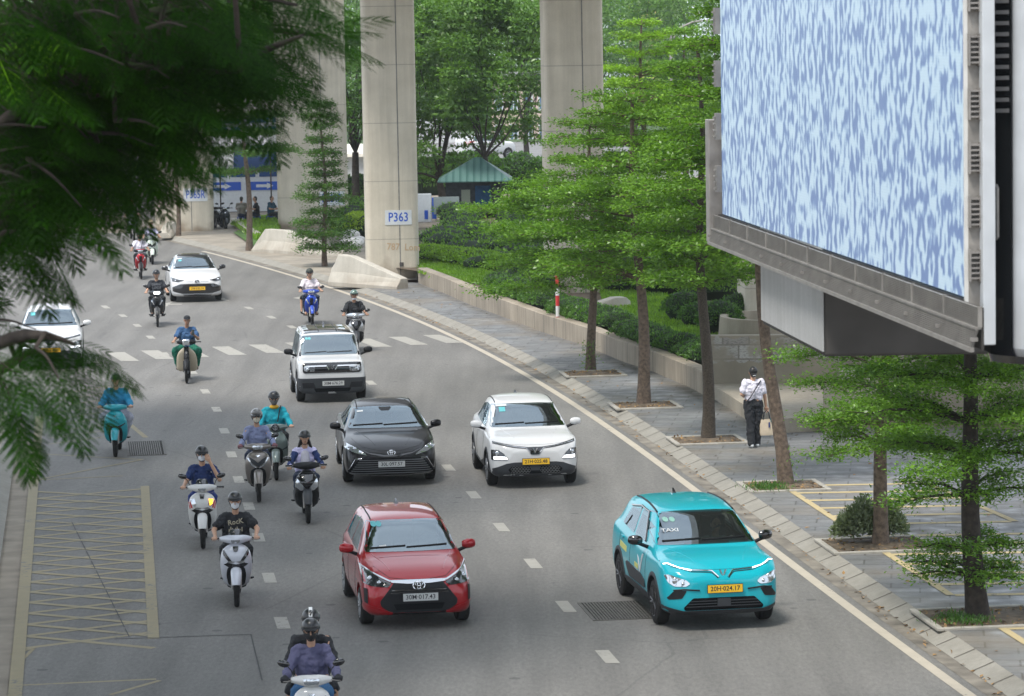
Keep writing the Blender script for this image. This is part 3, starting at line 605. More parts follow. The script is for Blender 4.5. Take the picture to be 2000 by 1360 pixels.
# kiosk with the green roof
kp = P3(925, 400, 150); kt = thing('kiosk', 'dark market kiosk with a green corrugated hipped roof behind the shrubs', 'kiosk', (kp.x, 150, .3))
m_grn, k = newmat('green_roof', .5); co = k.n('ShaderNodeTexCoord').outputs['Object']; sx = k.n('ShaderNodeSeparateXYZ', {0: co}).outputs[0]
k.set(k.b.inputs['Base Color'], k.mix(k.ramp(k.math('FRACT', k.math('MULTIPLY', sx, 3.2)), [(.1, g3(0)), (.5, g3(1))]), (.030, .085, .075, 1), (.075, .15, .135, 1)))
mb = MB(); mb.box((0, 1.6, .9), (2.5, 2.6, 1.8)); mb.build('booth', mat('booth_dark', (.035, .04, .045), .8, noise=.4), kt, False)
mb = MB(); mb.loft([[(-1.6, -.5, 1.72), (1.75, -.5, 1.72), (1.75, 3.6, 1.72), (-1.6, 3.6, 1.72)], [(-1.6, -.5, 1.77), (1.75, -.5, 1.77), (1.75, 3.6, 1.77), (-1.6, 3.6, 1.77)], [(.05, 1.5, 2.75), (.35, 1.5, 2.75), (.35, 1.7, 2.75), (.05, 1.7, 2.75)]]); mb.build('roof', m_grn, kt, True, angle=20)
mb = MB()
for i in range(14): mb.box((.1 + i * .05, .25 - (i % 2) * .03, .85), (.05, .02, 1.35))
mb.build('curtain', mat('curtain_blue', (.012, .07, .17), .8, noise=.2), kt, False)
mb = MB(); mb.box((-.35, .27, .95), (.4, .03, .8)); mb.build('cloth', mat('cloth_beige', (.30, .32, .25), .9), kt, False)
m_bot = mat('water_blue', (.01, .09, .42), .15, coat=1)
for i in range(7):
    q = P3(896 + i * 12.5, 398, 148.5); mb = MB(); mb.lathe([(0, .12), (.02, .135), (.30, .135), (.36, .09), (.40, .045), (.46, .045), (.46, .03)], n=14, axis='z')
    o = mb.build('water_bottle', m_bot, None, loc=(q.x, q.y, .45)); tag(o, 'big blue water bottle in the row before the green-roofed kiosk', 'bottle', 'blue water bottles before the kiosk')
mb = MB(); mb.box((0, 0, .075), (2.1, .4, .15)); q = P3(930, 402, 148.5); tag(mb.build('low_bench', mat('bench_dark', (.05, .04, .035), .8), None, False, .01, loc=(q.x, q.y, .3)), 'low dark bench carrying the blue water bottles', 'bench')
q = P3(872, 400, 149); nb = thing('notice_board', 'blank pale grey notice board on a frame left of the kiosk', 'notice board', (q.x, q.y, .3))
mb = MB(); mb.box((0, 0, .72), (1.15, .05, .78)); mb.build('panel', mat('panel_grey', (.24, .28, .28), .6, noise=.08), nb, False, .01)
for s in (-1, 1): mb = MB(); mb.box((s * .48, .05, .36), (.05, .05, .72)); mb.build('leg', m_steel, nb, False)
q = P3(826, 400, 149); cb = thing('cabinet', 'white cabinet with a blue stripe beside the notice board', 'cabinet', (q.x, q.y, .3))
mb = MB(); mb.box((0, .3, .62), (.75, .6, 1.25)); mb.build('case', m_signw, cb, False, .02); mb = MB(); mb.box((.50, .2, .60), (.2, .4, .95)); mb.build('side_panel', m_blue, cb, False, .02)
mb = MB(); mb.box((.14, -.01, .32), (.16, .02, .4)); mb.build('label', m_blue, cb, False)
q = P3(943, 400, 147.5); cr_ = MB(); cr_.box((0, 0, .33), (.32, .4, .66)); tag(cr_.build('crate', mat('crate_rust', (.26, .07, .03), .7, noise=.2), None, False, .015, loc=(q.x, q.y, .3)), 'rusty orange box standing right of the water bottles', 'box')
q = P3(985, 402, 148); tb = thing('market_table', 'long dark market table under the trees right of the kiosk', 'table', (q.x, q.y, .3))
mb = MB(); mb.box((0, 0, .42), (2.4, .7, .06)); mb.build('tabletop', m_barkd, tb, False)
for sx_ in (-1, 1):
    for sy_ in (-1, 1): mb = MB(); mb.box((sx_ * 1.1, sy_ * .28, .2), (.07, .07, .4)); mb.build('leg', m_barkd, tb, False)
# houses beyond the trees
def house(label, px0, px1, py_top, D, wc, wname, cols, rows, py_bot, roof=None):
    a, b = P3(px0, py_top, D), P3(px1, py_top, D); W_ = b.x - a.x; H = a.z + 3
    t = thing('house', label, 'house', ((a.x + b.x) / 2, D, 0), 0, 'houses beyond the trees'); mb = MB(); mb.box((0, 4, H / 2), (W_, 8, H)); mb.build('wall', mat(wname, wc, .8, noise=.08), t, False)
    z = P3(px0, py_bot, D).z; n = 0
    for r_ in range(rows):
        for c_ in range(cols):
            x = -W_ / 2 + (c_ + .5) * W_ / cols; mb = MB(); mb.box((x, -.02, z + r_ * 2.6), (W_ / cols * .5, .08, 1.35)); wn = mb.build('window', mat('far_glass', (.10, .17, .25), .2), t, False)
            f = MB()
            for s in (-1, 1): f.box((x + s * W_ / cols * .27, -.05, z + r_ * 2.6), (.12, .1, 1.5)); f.box((x, -.055, z + r_ * 2.6 + s * .72), (W_ / cols * .6, .1, .12))
            f.box((x, -.07, z + r_ * 2.6), (.08, .06, 1.4)); f.build('frame', m_signw, wn, False)
    mb = MB(); mb.box((0, 4, H + .2), (W_ + .8, 8.8, .4)); mb.build('roof', mat('roof_red' if roof else 'roof_grey', (.30, .09, .06) if roof else (.3, .3, .3), .8), t, False)
house('white house with blue-grey windows above the far trees', 1180, 1226, -40, 400, (.66, .70, .74), 'house_white', 2, 4, 52)
house('yellow house next to the white one above the far trees', 1227, 1290, -30, 402, (.72, .55, .22), 'house_yellow', 3, 4, 50)
house('pale pink low house half hidden behind the trees across the far street', 960, 1075, 225, 268, (.55, .42, .36), 'house_pink', 4, 2, 262)
house('pale long house behind the trees left of pier P363', 380, 560, 255, 275, (.6, .58, .56), 'house_pale', 6, 2, 310)
house('low grey house behind the kiosk trees', 810, 900, 290, 262, (.5, .5, .5), 'house_lowgrey', 3, 1, 305)
mb = MB(); q = P3(1310, 60, 185); 
lp = thing('street_lamp', 'grey street lamp with a curved arm above the trees left of the screen', 'street lamp', (q.x, 185, 0))
mb.tube([(0, 0, 0), (0, 0, 8.6), (.15, 0, q.z - .4), (.5, 0, q.z + .15), (1.2, 0, q.z + .45), (1.9, 0, q.z + .55)], [.1, .08, .06, .05, .045, .04]); mb.build('post', m_steel, lp)
mb = MB(); mb.ell((2.15, 0, q.z + .56), (.42, .14, .07)); mb.build('lamp_head', m_wp, lp)
# ------------------------------------------------------------------ cars
def interp(sts, n=5):                            # smooth in-between stations (Catmull-Rom)
    a = np.array(sts, dtype=float); o = []
    for i in range(len(a) - 1):
        p0, p1, p2, p3 = a[max(i - 1, 0)], a[i], a[i + 1], a[min(i + 2, len(a) - 1)]
        h = p2[0] - p1[0]; m1 = (p2 - p0) / max(p2[0] - p0[0], 1e-6) * h; m2 = (p3 - p1) / max(p3[0] - p1[0], 1e-6) * h
        for j in range(n):
            t = j / n; o.append((2 * t**3 - 3 * t**2 + 1) * p1 + (t**3 - 2 * t**2 + t) * m1 + (-2 * t**3 + 3 * t**2) * p2 + (t**3 - t**2) * m2)
    o.append(a[-1]); return o
def section(s):
    y, zb, w, xs, zs, xr, zr, zc = s
    h = [(w - .12, zb), (w - .03, zb + .05), (w, zb + (zs - zb) * .38), (w - .004, zb + (zs - zb) * .68), (xs + (w - xs) * .55, zs - .035), (xs, zs),
         (xs + (xr - xs) * .33, zs + (zr - zs) * .36), (xs + (xr - xs) * .70, zs + (zr - zs) * .74), (xr, zr), (xr - .07, zr + (zc - zr) * .45), (xr * .62, zr + (zc - zr) * .82), (xr * .3, zc - (zc - zr) * .04), (0, zc)]
    return [(-x, y, z) for x, z in h] + [(x, y, z) for x, z in reversed(h[:-1])]
def inpoly(px, py, poly):
    ins = False; n = len(poly); j = n - 1
    for i in range(n):
        xi, yi = poly[i]; xj, yj = poly[j]
        if (yi > py) != (yj > py) and px < (xj - xi) * (py - yi) / (yj - yi) + xi: ins = not ins
        j = i
    return ins
def rounded(poly, r=.03, n=4):
    o = []; k = len(poly)
    for i in range(k):
        p, a, b = Vector(poly[i]), Vector(poly[i - 1]), Vector(poly[(i + 1) % k]); u1, u2 = a - p, b - p; rr = min(r, u1.length * .45, u2.length * .45)
        q0, q1 = p + u1.normalized() * rr, p + u2.normalized() * rr
        for j in range(n + 1): t = j / n; o.append(tuple(q0 * (1 - t)**2 + p * 2 * t * (1 - t) + q1 * t * t))
    return o
AX = {'front': (lambda a, b: Vector((a, -9, b)), Vector((0, 1, 0))), 'left': (lambda a, b: Vector((-9, a, b)), Vector((1, 0, 0))), 'right': (lambda a, b: Vector((9, a, b)), Vector((-1, 0, 0))),
      'top': (lambda a, b: Vector((a, b, 9)), Vector((0, 0, -1))), 'back': (lambda a, b: Vector((a, 9, b)), Vector((0, -1, 0)))}
def patch(bvh, name, poly, axis, m, parent, off=.006, cell=.07, inset=0, m2=None, rnd=0, depth=.03, label=None):
    if rnd: poly = rounded(poly, rnd)
    b = bmesh.new(); vs_ = [b.verts.new((p[0], p[1], 0)) for p in poly]; f = b.faces.new(vs_); b.normal_update()
    if inset:
        rr = bmesh.ops.inset_region(b, faces=[f], thickness=inset, use_even_offset=True)
        for q in rr['faces']: q.material_index = 1
    xs_, ys_ = [p[0] for p in poly], [p[1] for p in poly]
    for ax, lo, hi in ((0, min(xs_), max(xs_)), (1, min(ys_), max(ys_))):
        n = int((hi - lo) / cell)
        for i in range(1, n + 1):
            v = lo + (hi - lo) * i / (n + 1); co_ = (v, 0, 0) if ax == 0 else (0, v, 0); no_ = (1, 0, 0) if ax == 0 else (0, 1, 0)
            bmesh.ops.bisect_plane(b, geom=b.verts[:] + b.edges[:] + b.faces[:], plane_co=co_, plane_no=no_)
    org, d = AX[axis]
    bmesh.ops.triangulate(b, faces=[q for q in b.faces if len(q.verts) > 4])
    hits = {}
    for v in b.verts:
        o = org(v.co.x, v.co.y); loc, nor, _, _ = bvh.ray_cast(o, d)
        if loc is not None and nor.dot(d) > 0: nor = -nor
        hits[v] = (loc, nor)
    ts = sorted((h[0] - org(v.co.x, v.co.y)).dot(d) for v, h in hits.items() if h[0] is not None); tm_ = ts[len(ts) // 2] if ts else 7.0
    base = dict(hits)
    for v, (loc, nor) in list(base.items()):      # a corner that slips past the outline goes to the nearest skin
        if loc is None:
            near = min((w_ for w_ in base if base[w_][0] is not None), key=lambda w_: (w_.co - v.co).length_squared, default=None)
            t1 = (base[near][0] - org(near.co.x, near.co.y)).dot(d) if near else tm_
            loc, nor, _, _ = bvh.find_nearest(org(v.co.x, v.co.y) + d * t1)
            if nor.dot(d) > 0: nor = -nor
            hits[v] = (loc, nor)
    for v, (loc, nor) in hits.items(): v.co = loc + (nor * .6 - d * .4) * off
    be = [e for e in b.edges if e.is_boundary]; r = bmesh.ops.extrude_edge_only(b, edges=be)
    for v in [g for g in r['geom'] if isinstance(g, bmesh.types.BMVert)]: v.co += d * depth
    bmesh.ops.recalc_face_normals(b, faces=b.faces)
    me = bpy.data.meshes.new(name); b.to_mesh(me); b.free()
    finish(me, [m, m2] if m2 else [m], True, 50); o = link(name, me, parent)
    if label: o['label'] = label
    return o
def mir(poly): return [(-a, b) for a, b in reversed(poly)]
def wheel_mb(x, y, r, wd, side):
    tm = MB(); tm.lathe([(-wd / 2, r * .66), (-wd / 2 - .004, r * .82), (-wd / 2 + .012, r * .95), (-wd * .33, r), (wd * .33, r), (wd / 2 - .012, r * .95), (wd / 2 + .004, r * .82), (wd / 2, r * .66)], (x, y, r), 36)
    rm = MB(); s = side; fx = x + s * (wd / 2 - .006)
    rm.lathe([(fx - x - s * .015, r * .665), (fx - x + s * .012, r * .655), (fx - x + s * .006, r * .60), (fx - x - s * .06, r * .56)], (x, y, r), 32, cap=False)
    for i in range(5):
        for da in (-.16, .16):
            a = 2 * math.pi * i / 5 + da; c, q = math.cos(a), math.sin(a); c2, q2 = math.cos(a * 1 + da * .1), math.sin(a + da * .1)
            rm.tube([(fx - s * .012, y + r * .12 * c, r + r * .12 * q), (fx + s * .0, y + r * .62 * c2, r + r * .62 * q2)], [r * .075, r * .055], 6)
    rm.lathe([(fx - x - s * .03, r * .17), (fx - x + s * .004, r * .15), (fx - x + s * .008, r * .05)], (x, y, r), 16)
    bk = MB(); bk.lathe([(fx - x - s * .075, r * .62), (fx - x - s * .07, r * .62)], (x, y, r), 20)
    return tm, rm, bk
def plate_at(bvh, car, x, z, txt, m, wd=.52, ht=.112, off=.03):
    loc, nor, _, _ = bvh.ray_cast(Vector((x, -9, z)), Vector((0, 1, 0))); y = loc.y - off
    mb = MB(); mb.box((x, y, z), (wd, .012, ht)); mb.box((x, y + .004, z), (wd + .016, .012, ht + .016), 1); po = mb.build('number_plate', [m, m_ink], car, False)
    text_mesh('lettering', txt, ht * .86, m_ink, po, Matrix.Translation((x, y - .0075, z)) @ FRONT, .001, .98)
def mirror(car, x, y, z, m, s, sz=1.0):
    mb = MB(); rings = []
    for i, (u, a, b) in enumerate(((0, .03, .035), (.03, .055, .06), (.09, .07, .075), (.15, .068, .072), (.20, .05, .055), (.215, .02, .025))):
        rings.append([(x + s * u * sz, y + .02 + a * .8 * math.cos(t) * sz + u * .2, z + b * sz * (abs(math.sin(t))**.8) * (1 if math.sin(t) > 0 else -1)) for t in [2 * math.pi * j / 14 for j in range(14)]])
    mb.loft(rings); o = mb.build('door_mirror', m, car)
    mb = MB(); mb.tube([(x - s * .10, y + .05, z - .12), (x + s * .05, y + .03, z - .055), (x + s * .12, y + .03, z - .05)], [.03, .026, .022], 8); mb.build('mirror_stalk', m_black, o)
    mb = MB(); mb.box((x + s * .11 * sz, y + .085 * sz, z), (.17 * sz, .006, .10 * sz)); mb.build('mirror_glass', m_lampd, o)
def car(label, loc, rz, L, W, H, sts, wb, fo, r, body, wind, sidewins, cat='car', wheel_m=None, arch=.06, archm=None, roof=None, rimlook=None, mirror_m=None, mir_pos=None, wt=.2, frit=.05):
    t = thing('car', label, cat, loc, rz, 'cars on the road')
    st = interp(sts, 5); mb = MB(); mb.loft([section(s) for s in st])
    tmp = mb.build('body', body, None, True); mo = tmp.modifiers.new('s', 'SUBSURF'); mo.levels = 1; mo.render_levels = 1
    me = baked(tmp); bb = bmesh.new(); bb.from_mesh(me)
    bvh0 = BVHTree.FromBMesh(bb); bb.free()
    tmp = bpy.data.objects.new('t', me); COL.objects.link(tmp); ws = []
    for y in (fo, fo + wb):
        for s in (-1, 1):
            c = MB(); c.lathe([(-.2, r + arch), (.2, r + arch)], (s * (W / 2 - .09), y, r + .005), 40); co_ = c.build('cut', body, None, False); ws.append(co_)
            mo = tmp.modifiers.new('b', 'BOOLEAN'); mo.object = co_; mo.operation = 'DIFFERENCE'; mo.solver = 'EXACT'
    me = baked(tmp)
    for c in ws: bpy.data.objects.remove(c)
    b = bmesh.new(); b.from_mesh(me); b.normal_update()
    kill = []
    wins = [('front', wind)] + [('left', w_) for w_ in sidewins] + [('right', w_) for w_ in sidewins]
    def inset_poly(p, k):
        c = Vector((sum(q[0] for q in p) / len(p), sum(q[1] for q in p) / len(p))); o = []
        for q in p: d_ = Vector(q) - c; o.append(tuple(c + d_ * max(0, 1 - k / max(d_.length, .01))))
        return o
    wi = [(a, inset_poly(p, frit * .9)) for a, p in wins]
    for f in b.faces:
        c = f.calc_center_median(); n = f.normal
        for a, p in wi:
            if a == 'front' and n.y < -.15 and c.y < L * .55 and inpoly(c.x, c.z, p): kill.append(f); break
            if a == 'left' and n.x < -.2 and inpoly(c.y, c.z, p): kill.append(f); break
            if a == 'right' and n.x > .2 and inpoly(c.y, c.z, p): kill.append(f); break
    bmesh.ops.delete(b, geom=kill, context='FACES')
    me2 = bpy.data.meshes.new('body'); b.to_mesh(me2); me2.materials.clear(); finish(me2, body, True, 32); bo = link('body', me2, t)
    bmesh.ops.delete(b, geom=[f for f in b.faces if f.calc_center_median().z < .35], context='FACES')
    for v in b.verts: v.co -= v.normal * .045
    me3 = bpy.data.meshes.new('cabin_lining'); b.to_mesh(me3); b.free(); me3.materials.clear(); finish(me3, m_dark, True); link('cabin_lining', me3, t)
    wo = patch(bvh0, 'windscreen', wind, 'front', m_glass, t, .007, .08, frit, m_gloss, .05)
    for p in sidewins:
        patch(bvh0, 'side_window', p, 'left', m_glass, t, .005, .1, .035, m_gloss, .04); patch(bvh0, 'side_window', p, 'right', m_glass, t, .005, .1, .035, m_gloss, .04)
    zbot = min(p[1] for p in wind); ycw = None
    # dashboard, seats, steering wheel
    loc0, _, _, _ = bvh0.ray_cast(Vector((0, -9, zbot + .03)), Vector((0, 1, 0))); yc = loc0.y
    mb = MB(); mb.tube([(-W * .36, yc + .30, zbot - .09), (0, yc + .26, zbot - .07), (W * .36, yc + .30, zbot - .09)], .13, 10); mb.build('dashboard', mat('dash_grey', (.035, .038, .04), .7), t)
    for s in (-1, 1):
        mb = MB(); mb.box((s * .36, yc + 1.15, zbot - .12), (.46, .16, .75), top=.8); mb.box((s * .36, yc + 1.17, zbot + .34), (.24, .1, .17)); mb.build('seat', mat('seat_grey', (.05, .05, .055), .8), t, True, .03)
    mb = MB(); cw = Vector((.36, yc + .52, zbot + .0)); mb.tube([cw + Vector((.18 * math.cos(a), .07 * math.sin(a), .17 * math.sin(a))) for a in [2 * math.pi * i / 20 for i in range(21)]], .015, 6); mb.build('steering_wheel', m_black, t)
    # wipers and cowl strip
    xw = max(p[0] for p in wind); 
    for a, bq in ((-.86, -.1), (-.08, .8)):
        pts = []
        for i in range(7):
            x = xw * (a + (bq - a) * i / 6); q, n, _, _ = bvh0.ray_cast(Vector((x, -9, zbot + .045 + .02 * (i / 6))), Vector((0, 1, 0))); pts.append(q + n * (.016 if n.y < 0 else -.016))
        mb = MB(); mb.tube(pts, .011, 6); mb.build('wiper', m_black, t)
    # wheels
    for y in (fo, fo + wb):
        for s in (-1, 1):
            tm, rm, bk = wheel_mb(s * (W / 2 - wt / 2 - .012), y, r, wt, s); wo_ = tm.build('wheel', m_rub, t, angle=30); rm.build('rim', wheel_m or m_rim, wo_, angle=30); bk.build('brake_disc', m_dark, wo_)
            lm = MB(); xo, xi = s * (W / 2 - .13), s * (W / 2 - .42); ra = r + arch - .012; aa = [R(-8 + 196 * i / 20) for i in range(21)]; lm.loft([[(x_, y + ra * math.cos(q), r + .005 + ra * math.sin(q)) for q in aa] for x_ in (xo + s * .004, xi)], closed=False); lm.add([(xi, y + ra * math.cos(q), r + .005 + ra * math.sin(q)) for q in aa], [tuple(range(21))]); lm.build('wheel_well', m_dark, t)
            if archm:
                n_ = 22; po = []
                for R_2 in (r + arch + .055, r + arch - .002):
                    po.append([(y + R_2 * math.cos(a), r + R_2 * math.sin(a)) for a in [math.pi * i / n_ for i in range(n_ + 1)]])
                poly = po[0] + po[1][::-1]; rings = []; ax = 'left' if s < 0 else 'right'; org, d = AX[ax]; mbA = MB(); R1, R2_ = [], []
                for (a_, b_), (c_, d_) in zip(po[0], po[1]):
                    q = []
                    for uu in (0, .5, 1):
                        yy_, zz_ = a_ + (c_ - a_) * uu, b_ + (d_ - b_) * uu; zz_ = max(zz_, .22); h, nn, _, _ = bvh0.ray_cast(org(yy_, zz_), d)
                        if h is None: h, nn, _, _ = bvh0.find_nearest(org(yy_, zz_) + d * (9 - W / 2))
                        q.append(h - d * (.012 if uu else .004))
                    rings.append(q + [q[2] + d * .10, q[0] + d * .03])
                mbA.loft(rings); mbA.build('wheel_arch_trim', archm, t)
    if roof is not None: patch(bvh0, 'roof_panel', roof[0], 'top', roof[1], t, .006, .1, rnd=.06)
    if mir_pos:
        for s in (-1, 1): mirror(t, s * mir_pos[0], mir_pos[1], mir_pos[2], mirror_m or body, s)
    # antenna fin, door shut lines, handles, sills
    q, n, _, _ = bvh0.ray_cast(Vector((0, L * .80, 9)), Vector((0, 0, -1))); mb = MB(); mb.loft([[(-.035, q.y - .08, q.z - .01), (.035, q.y - .08, q.z - .01), (.035, q.y + .08, q.z - .01), (-.035, q.y + .08, q.z - .01)], [(-.012, q.y + .035, q.z + .07), (.012, q.y + .035, q.z + .07), (.012, q.y + .075, q.z + .07), (-.012, q.y + .075, q.z + .07)]]); mb.build('antenna_fin', m_gloss, t)
    return t, bvh0
def lines(bvh, t, name, pts, axis, m, r=.008, off=.004, n=6):
    org, d = AX[axis]; P_ = []
    for (a, b), (c, e) in zip(pts[:-1], pts[1:]):
        k_ = max(1, int(math.hypot(c - a, e - b) / .06))
        for i in range(k_): P_.append((a + (c - a) * i / k_, b + (e - b) * i / k_))
    P_.append(pts[-1]); q = []
    for a, b in P_:
        h, nn, _, _ = bvh.ray_cast(org(a, b), d)
        if h is None: h, nn, _, _ = bvh.find_nearest(org(a, b) + d * 7)
        q.append(h - d * off)
    k0 = int(np.argmin([p.dot(d) for p in q]))    # a point that slipped past the edge follows its neighbour
    for rg in (range(k0 + 1, len(q)), range(k0 - 1, -1, -1)):
        for i in rg:
            j = i - 1 if i > k0 else i + 1
            if abs((q[i] - q[j]).dot(d)) > .25:
                v = q[i] - q[j]; w3 = q[j] + (v - d * v.dot(d)) + d * .04; q[i] = bvh.find_nearest(w3)[0] - d * off
    mb = MB(); mb.tube(q, r, n); return mb.build(name, m, t)
m_gap = mat('shut_line', (.01, .01, .01), .8)
def sides(bvh, t, doors, zlo, zhi, handle_m, hz, L):
    for ax in ('left', 'right'):
        for y in doors: lines(bvh, t, 'door_line', [(y, zlo), (y + .02, (zlo + zhi) / 2), (y, zhi)], ax, m_gap, .005, -.001)
        for y in doors[1:]: patch(bvh, 'door_handle', rounded([(y - .28, hz), (y - .10, hz), (y - .10, hz + .035), (y - .28, hz + .035)], .015), ax, handle_m, t, .022, .05)
def both(bvh, t, name, poly, m, **kw):
    return [patch(bvh, name, poly, 'front', m, t, **kw), patch(bvh, name, mir(poly), 'front', m, t, **kw)]
def oval_emblem(bvh, t, x, z, rx, rz):
    q, n, _, _ = bvh.ray_cast(Vector((x, -9, z)), Vector((0, 1, 0))); y = q.y - .03; mb = MB()
    C = lambda cx, cz, a, b_: [(x + cx + a * math.cos(k_), y, z + cz + b_ * math.sin(k_)) for k_ in [2 * math.pi * i / 24 for i in range(25)]]
    mb.tube(C(0, 0, rx, rz), .010, 6); mb.tube(C(0, rz * .42, rx * .62, rz * .42), .007, 6); mb.tube(C(0, -rz * .08, rx * .27, rz * .88), .007, 6); mb.build('emblem', m_chrome, t)
    mb = MB(); mb.loft([[(px_, y + .006, pz_) for px_, _, pz_ in C(0, 0, rx, rz)[:-1]], [(px_, y + .02, pz_) for px_, _, pz_ in C(0, 0, rx, rz)[:-1]]]); mb.build('emblem_disc', m_gloss, t)
def vee(bvh, t, x, z, w_, h, m=None):
    q, n, _, _ = bvh.ray_cast(Vector((x, -9, z)), Vector((0, 1, 0))); y = q.y - .022; mb = MB()
    for s in (-1, 1): mb.add([(x + s * w_, y, z + h), (x + s * w_ * .55, y, z + h), (x, y - .004, z - h * .55), (x, y - .004, z - h)], [(0, 1, 2, 3)]); mb.add([(x + s * w_, y + .02, z + h), (x + s * w_ * .55, y + .02, z + h), (x, y + .016, z - h * .55), (x, y + .016, z - h)], [(0, 1, 2, 3)])
    mb.build('emblem', m or m_chrome, t)
m_strip = mat('strip_silver', (.55, .56, .58), .2, metal=.8)
def lampset(bvh, t, poly, m, inner, led, name='headlight', frame=None, ledm=None):
    for mm in (0, 1):
        p = mir(poly) if mm else poly; o = patch(bvh, name, p, 'front', m, t, .012, .06, .012, frame or m_gloss, .02)
        for (cx, cz, rr) in inner:
            cx = -cx if mm else cx; q, n, _, _ = bvh.ray_cast(Vector((cx, -9, cz)), Vector((0, 1, 0))); k_ = MB(); k_.ell((cx, q.y - .004, cz), (rr, .022, rr)); k_.build('lens', m_lamp, o)
        for L_ in led:
            L_ = mir(L_) if mm else L_; patch(bvh, 'running_light', L_, 'front', ledm or m_strip, o, .018, .08)
def place(px, py, D=None):                       # ground point
    return G(px, py)
YAW = R(7.5)
def rearlamps(bvh, t, poly):
    for p in (poly, mir(poly)): patch(bvh, 'tail_light', p, 'back', mat('tail_red', (.35, .01, .01), .2, coat=1), t, .01, .06)

# --- red hatchback
p_red = paint('red_paint', (.34, .005, .012), .2, .015, .9)
ST = [(0, .25, .48, .44, .56, .36, .62, .64), (.05, .23, .66, .60, .60, .52, .68, .71), (.16, .21, .77, .70, .66, .60, .76, .80), (.36, .20, .815, .75, .77, .64, .86, .89), (.70, .20, .83, .78, .87, .67, .93, .97), (.98, .20, .832, .79, .92, .70, .985, 1.035), (1.30, .20, .832, .785, .935, .645, 1.19, 1.245),
      (1.62, .20, .832, .78, .945, .575, 1.38, 1.43), (1.9, .20, .832, .78, .95, .565, 1.435, 1.49), (2.4, .20, .832, .78, .96, .56, 1.45, 1.505), (3.0, .20, .83, .78, .97, .58, 1.43, 1.485), (3.35, .22, .825, .77, .99, .57, 1.37, 1.42), (3.58, .26, .80, .73, .98, .53, 1.12, 1.16), (3.66, .34, .70, .60, .90, .46, .96, .98)]
def front_at(px, py, setback): g = G(px, py); return g
fa = (G(712, 1220) + G(905, 1208)) / 2           # middle of the front axle
def carloc(mid, fo, yaw): return (mid.x + math.sin(yaw) * fo, mid.y - math.cos(yaw) * fo, 0)
yw = R(8.2)
t, bv = car('glossy red hatchback with number plate 30M-017.43 leading the middle lane', carloc(fa, .72, yw), yw, 3.66, 1.665, 1.505, ST, 2.525, .72, .285, p_red, [(-.70, 1.03), (.70, 1.03), (.585, 1.405), (.3, 1.425), (-.3, 1.425), (-.585, 1.405)],
            [[(1.50, .99), (2.32, 1.01), (2.32, 1.37), (1.92, 1.35)], [(2.38, 1.01), (3.12, 1.05), (3.02, 1.33), (2.38, 1.37)]], mir_pos=(.83, 1.36, 1.05))
lampset(bv, t, [(-.80, .90), (-.80, .69), (-.70, .66), (-.46, .65), (-.40, .70), (-.60, .79)], m_lampd, [(-.70, .755, .045), (-.58, .715, .035)], [[(-.795, .90), (-.785, .875), (-.42, .718), (-.41, .735)]])
patch(bv, 'grille', [(-.36, .715), (.36, .715), (.58, .44), (.56, .36), (.40, .27), (-.40, .27), (-.56, .36), (-.58, .44)], 'front', m_black, t, .012, .06, rnd=.03)
patch(bv, 'grille_bar', [(-.42, .738), (.42, .738), (.40, .708), (.16, .69), (-.16, .69), (-.40, .708)], 'front', m_strip, t, .022, .05)
for z, w_ in ((.615, .40), (.575, .43)): patch(bv, 'grille_slat', [(-w_, z), (w_, z), (w_ + .01, z - .018), (-w_ - .01, z - .018)], 'front', m_gloss, t, .028, .06)
patch(bv, 'lower_grille', [(-.38, .40), (.38, .40), (.34, .31), (-.34, .31)], 'front', m_dark, t, .018, .06)
oval_emblem(bv, t, 0, .665, .088, .062); plate_at(bv, t, .02, .50, '30M·017.43', m_pltw, off=.045)
for a in ([(-.79, .62), (-.745, .62), (-.745, .40), (-.79, .42)],): both(bv, t, 'fog_lamp', a, m_black, off=.012, cell=.05, rnd=.015)
both(bv, t, 'bumper_wing', [(-.80, .40), (-.72, .385), (-.40, .285), (-.40, .26), (-.74, .235), (-.80, .29)], p_red, off=.03, cell=.06)
patch(bv, 'bumper_lip', [(-.74, .265), (.74, .265), (.70, .20), (-.70, .20)], 'front', m_black, t, .012, .08)
lines(bv, t, 'bonnet_line', [(-.62, .90), (-.42, .775), (-.15, .745), (.15, .745), (.42, .775), (.62, .90)], 'front', m_gap, .005, -.001)
for s in (-1, 1): lines(bv, t, 'roof_rail_strip', [(s * .53, 1.75), (s * .53, 2.4), (s * .52, 3.2)], 'top', m_gap, .012, .0)
for s in (-1, 1): lines(bv, t, 'bonnet_crease', [(s * .60, 1.0), (s * .47, .6), (s * .40, .30)], 'top', p_red, .012, -.006)
sides(bv, t, [1.25, 2.35, 3.2], .33, .93, p_red, .86, 3.66)
for x, r_ in ((-.50, .033), (-.425, .033)): patch(bv, 'sticker', [(x + r_ * 1.3 * math.cos(a), 1.375 + r_ * math.sin(a)) for a in [2 * math.pi * i / 14 for i in range(14)]], 'front', mat('sticker_teal', (.10, .42, .45), .5), t, .011, .05)
patch(bv, 'sticker', [(-.46, 1.105), (-.36, 1.115), (-.36, 1.095), (-.46, 1.085)], 'front', m_white_pl, t, .011)

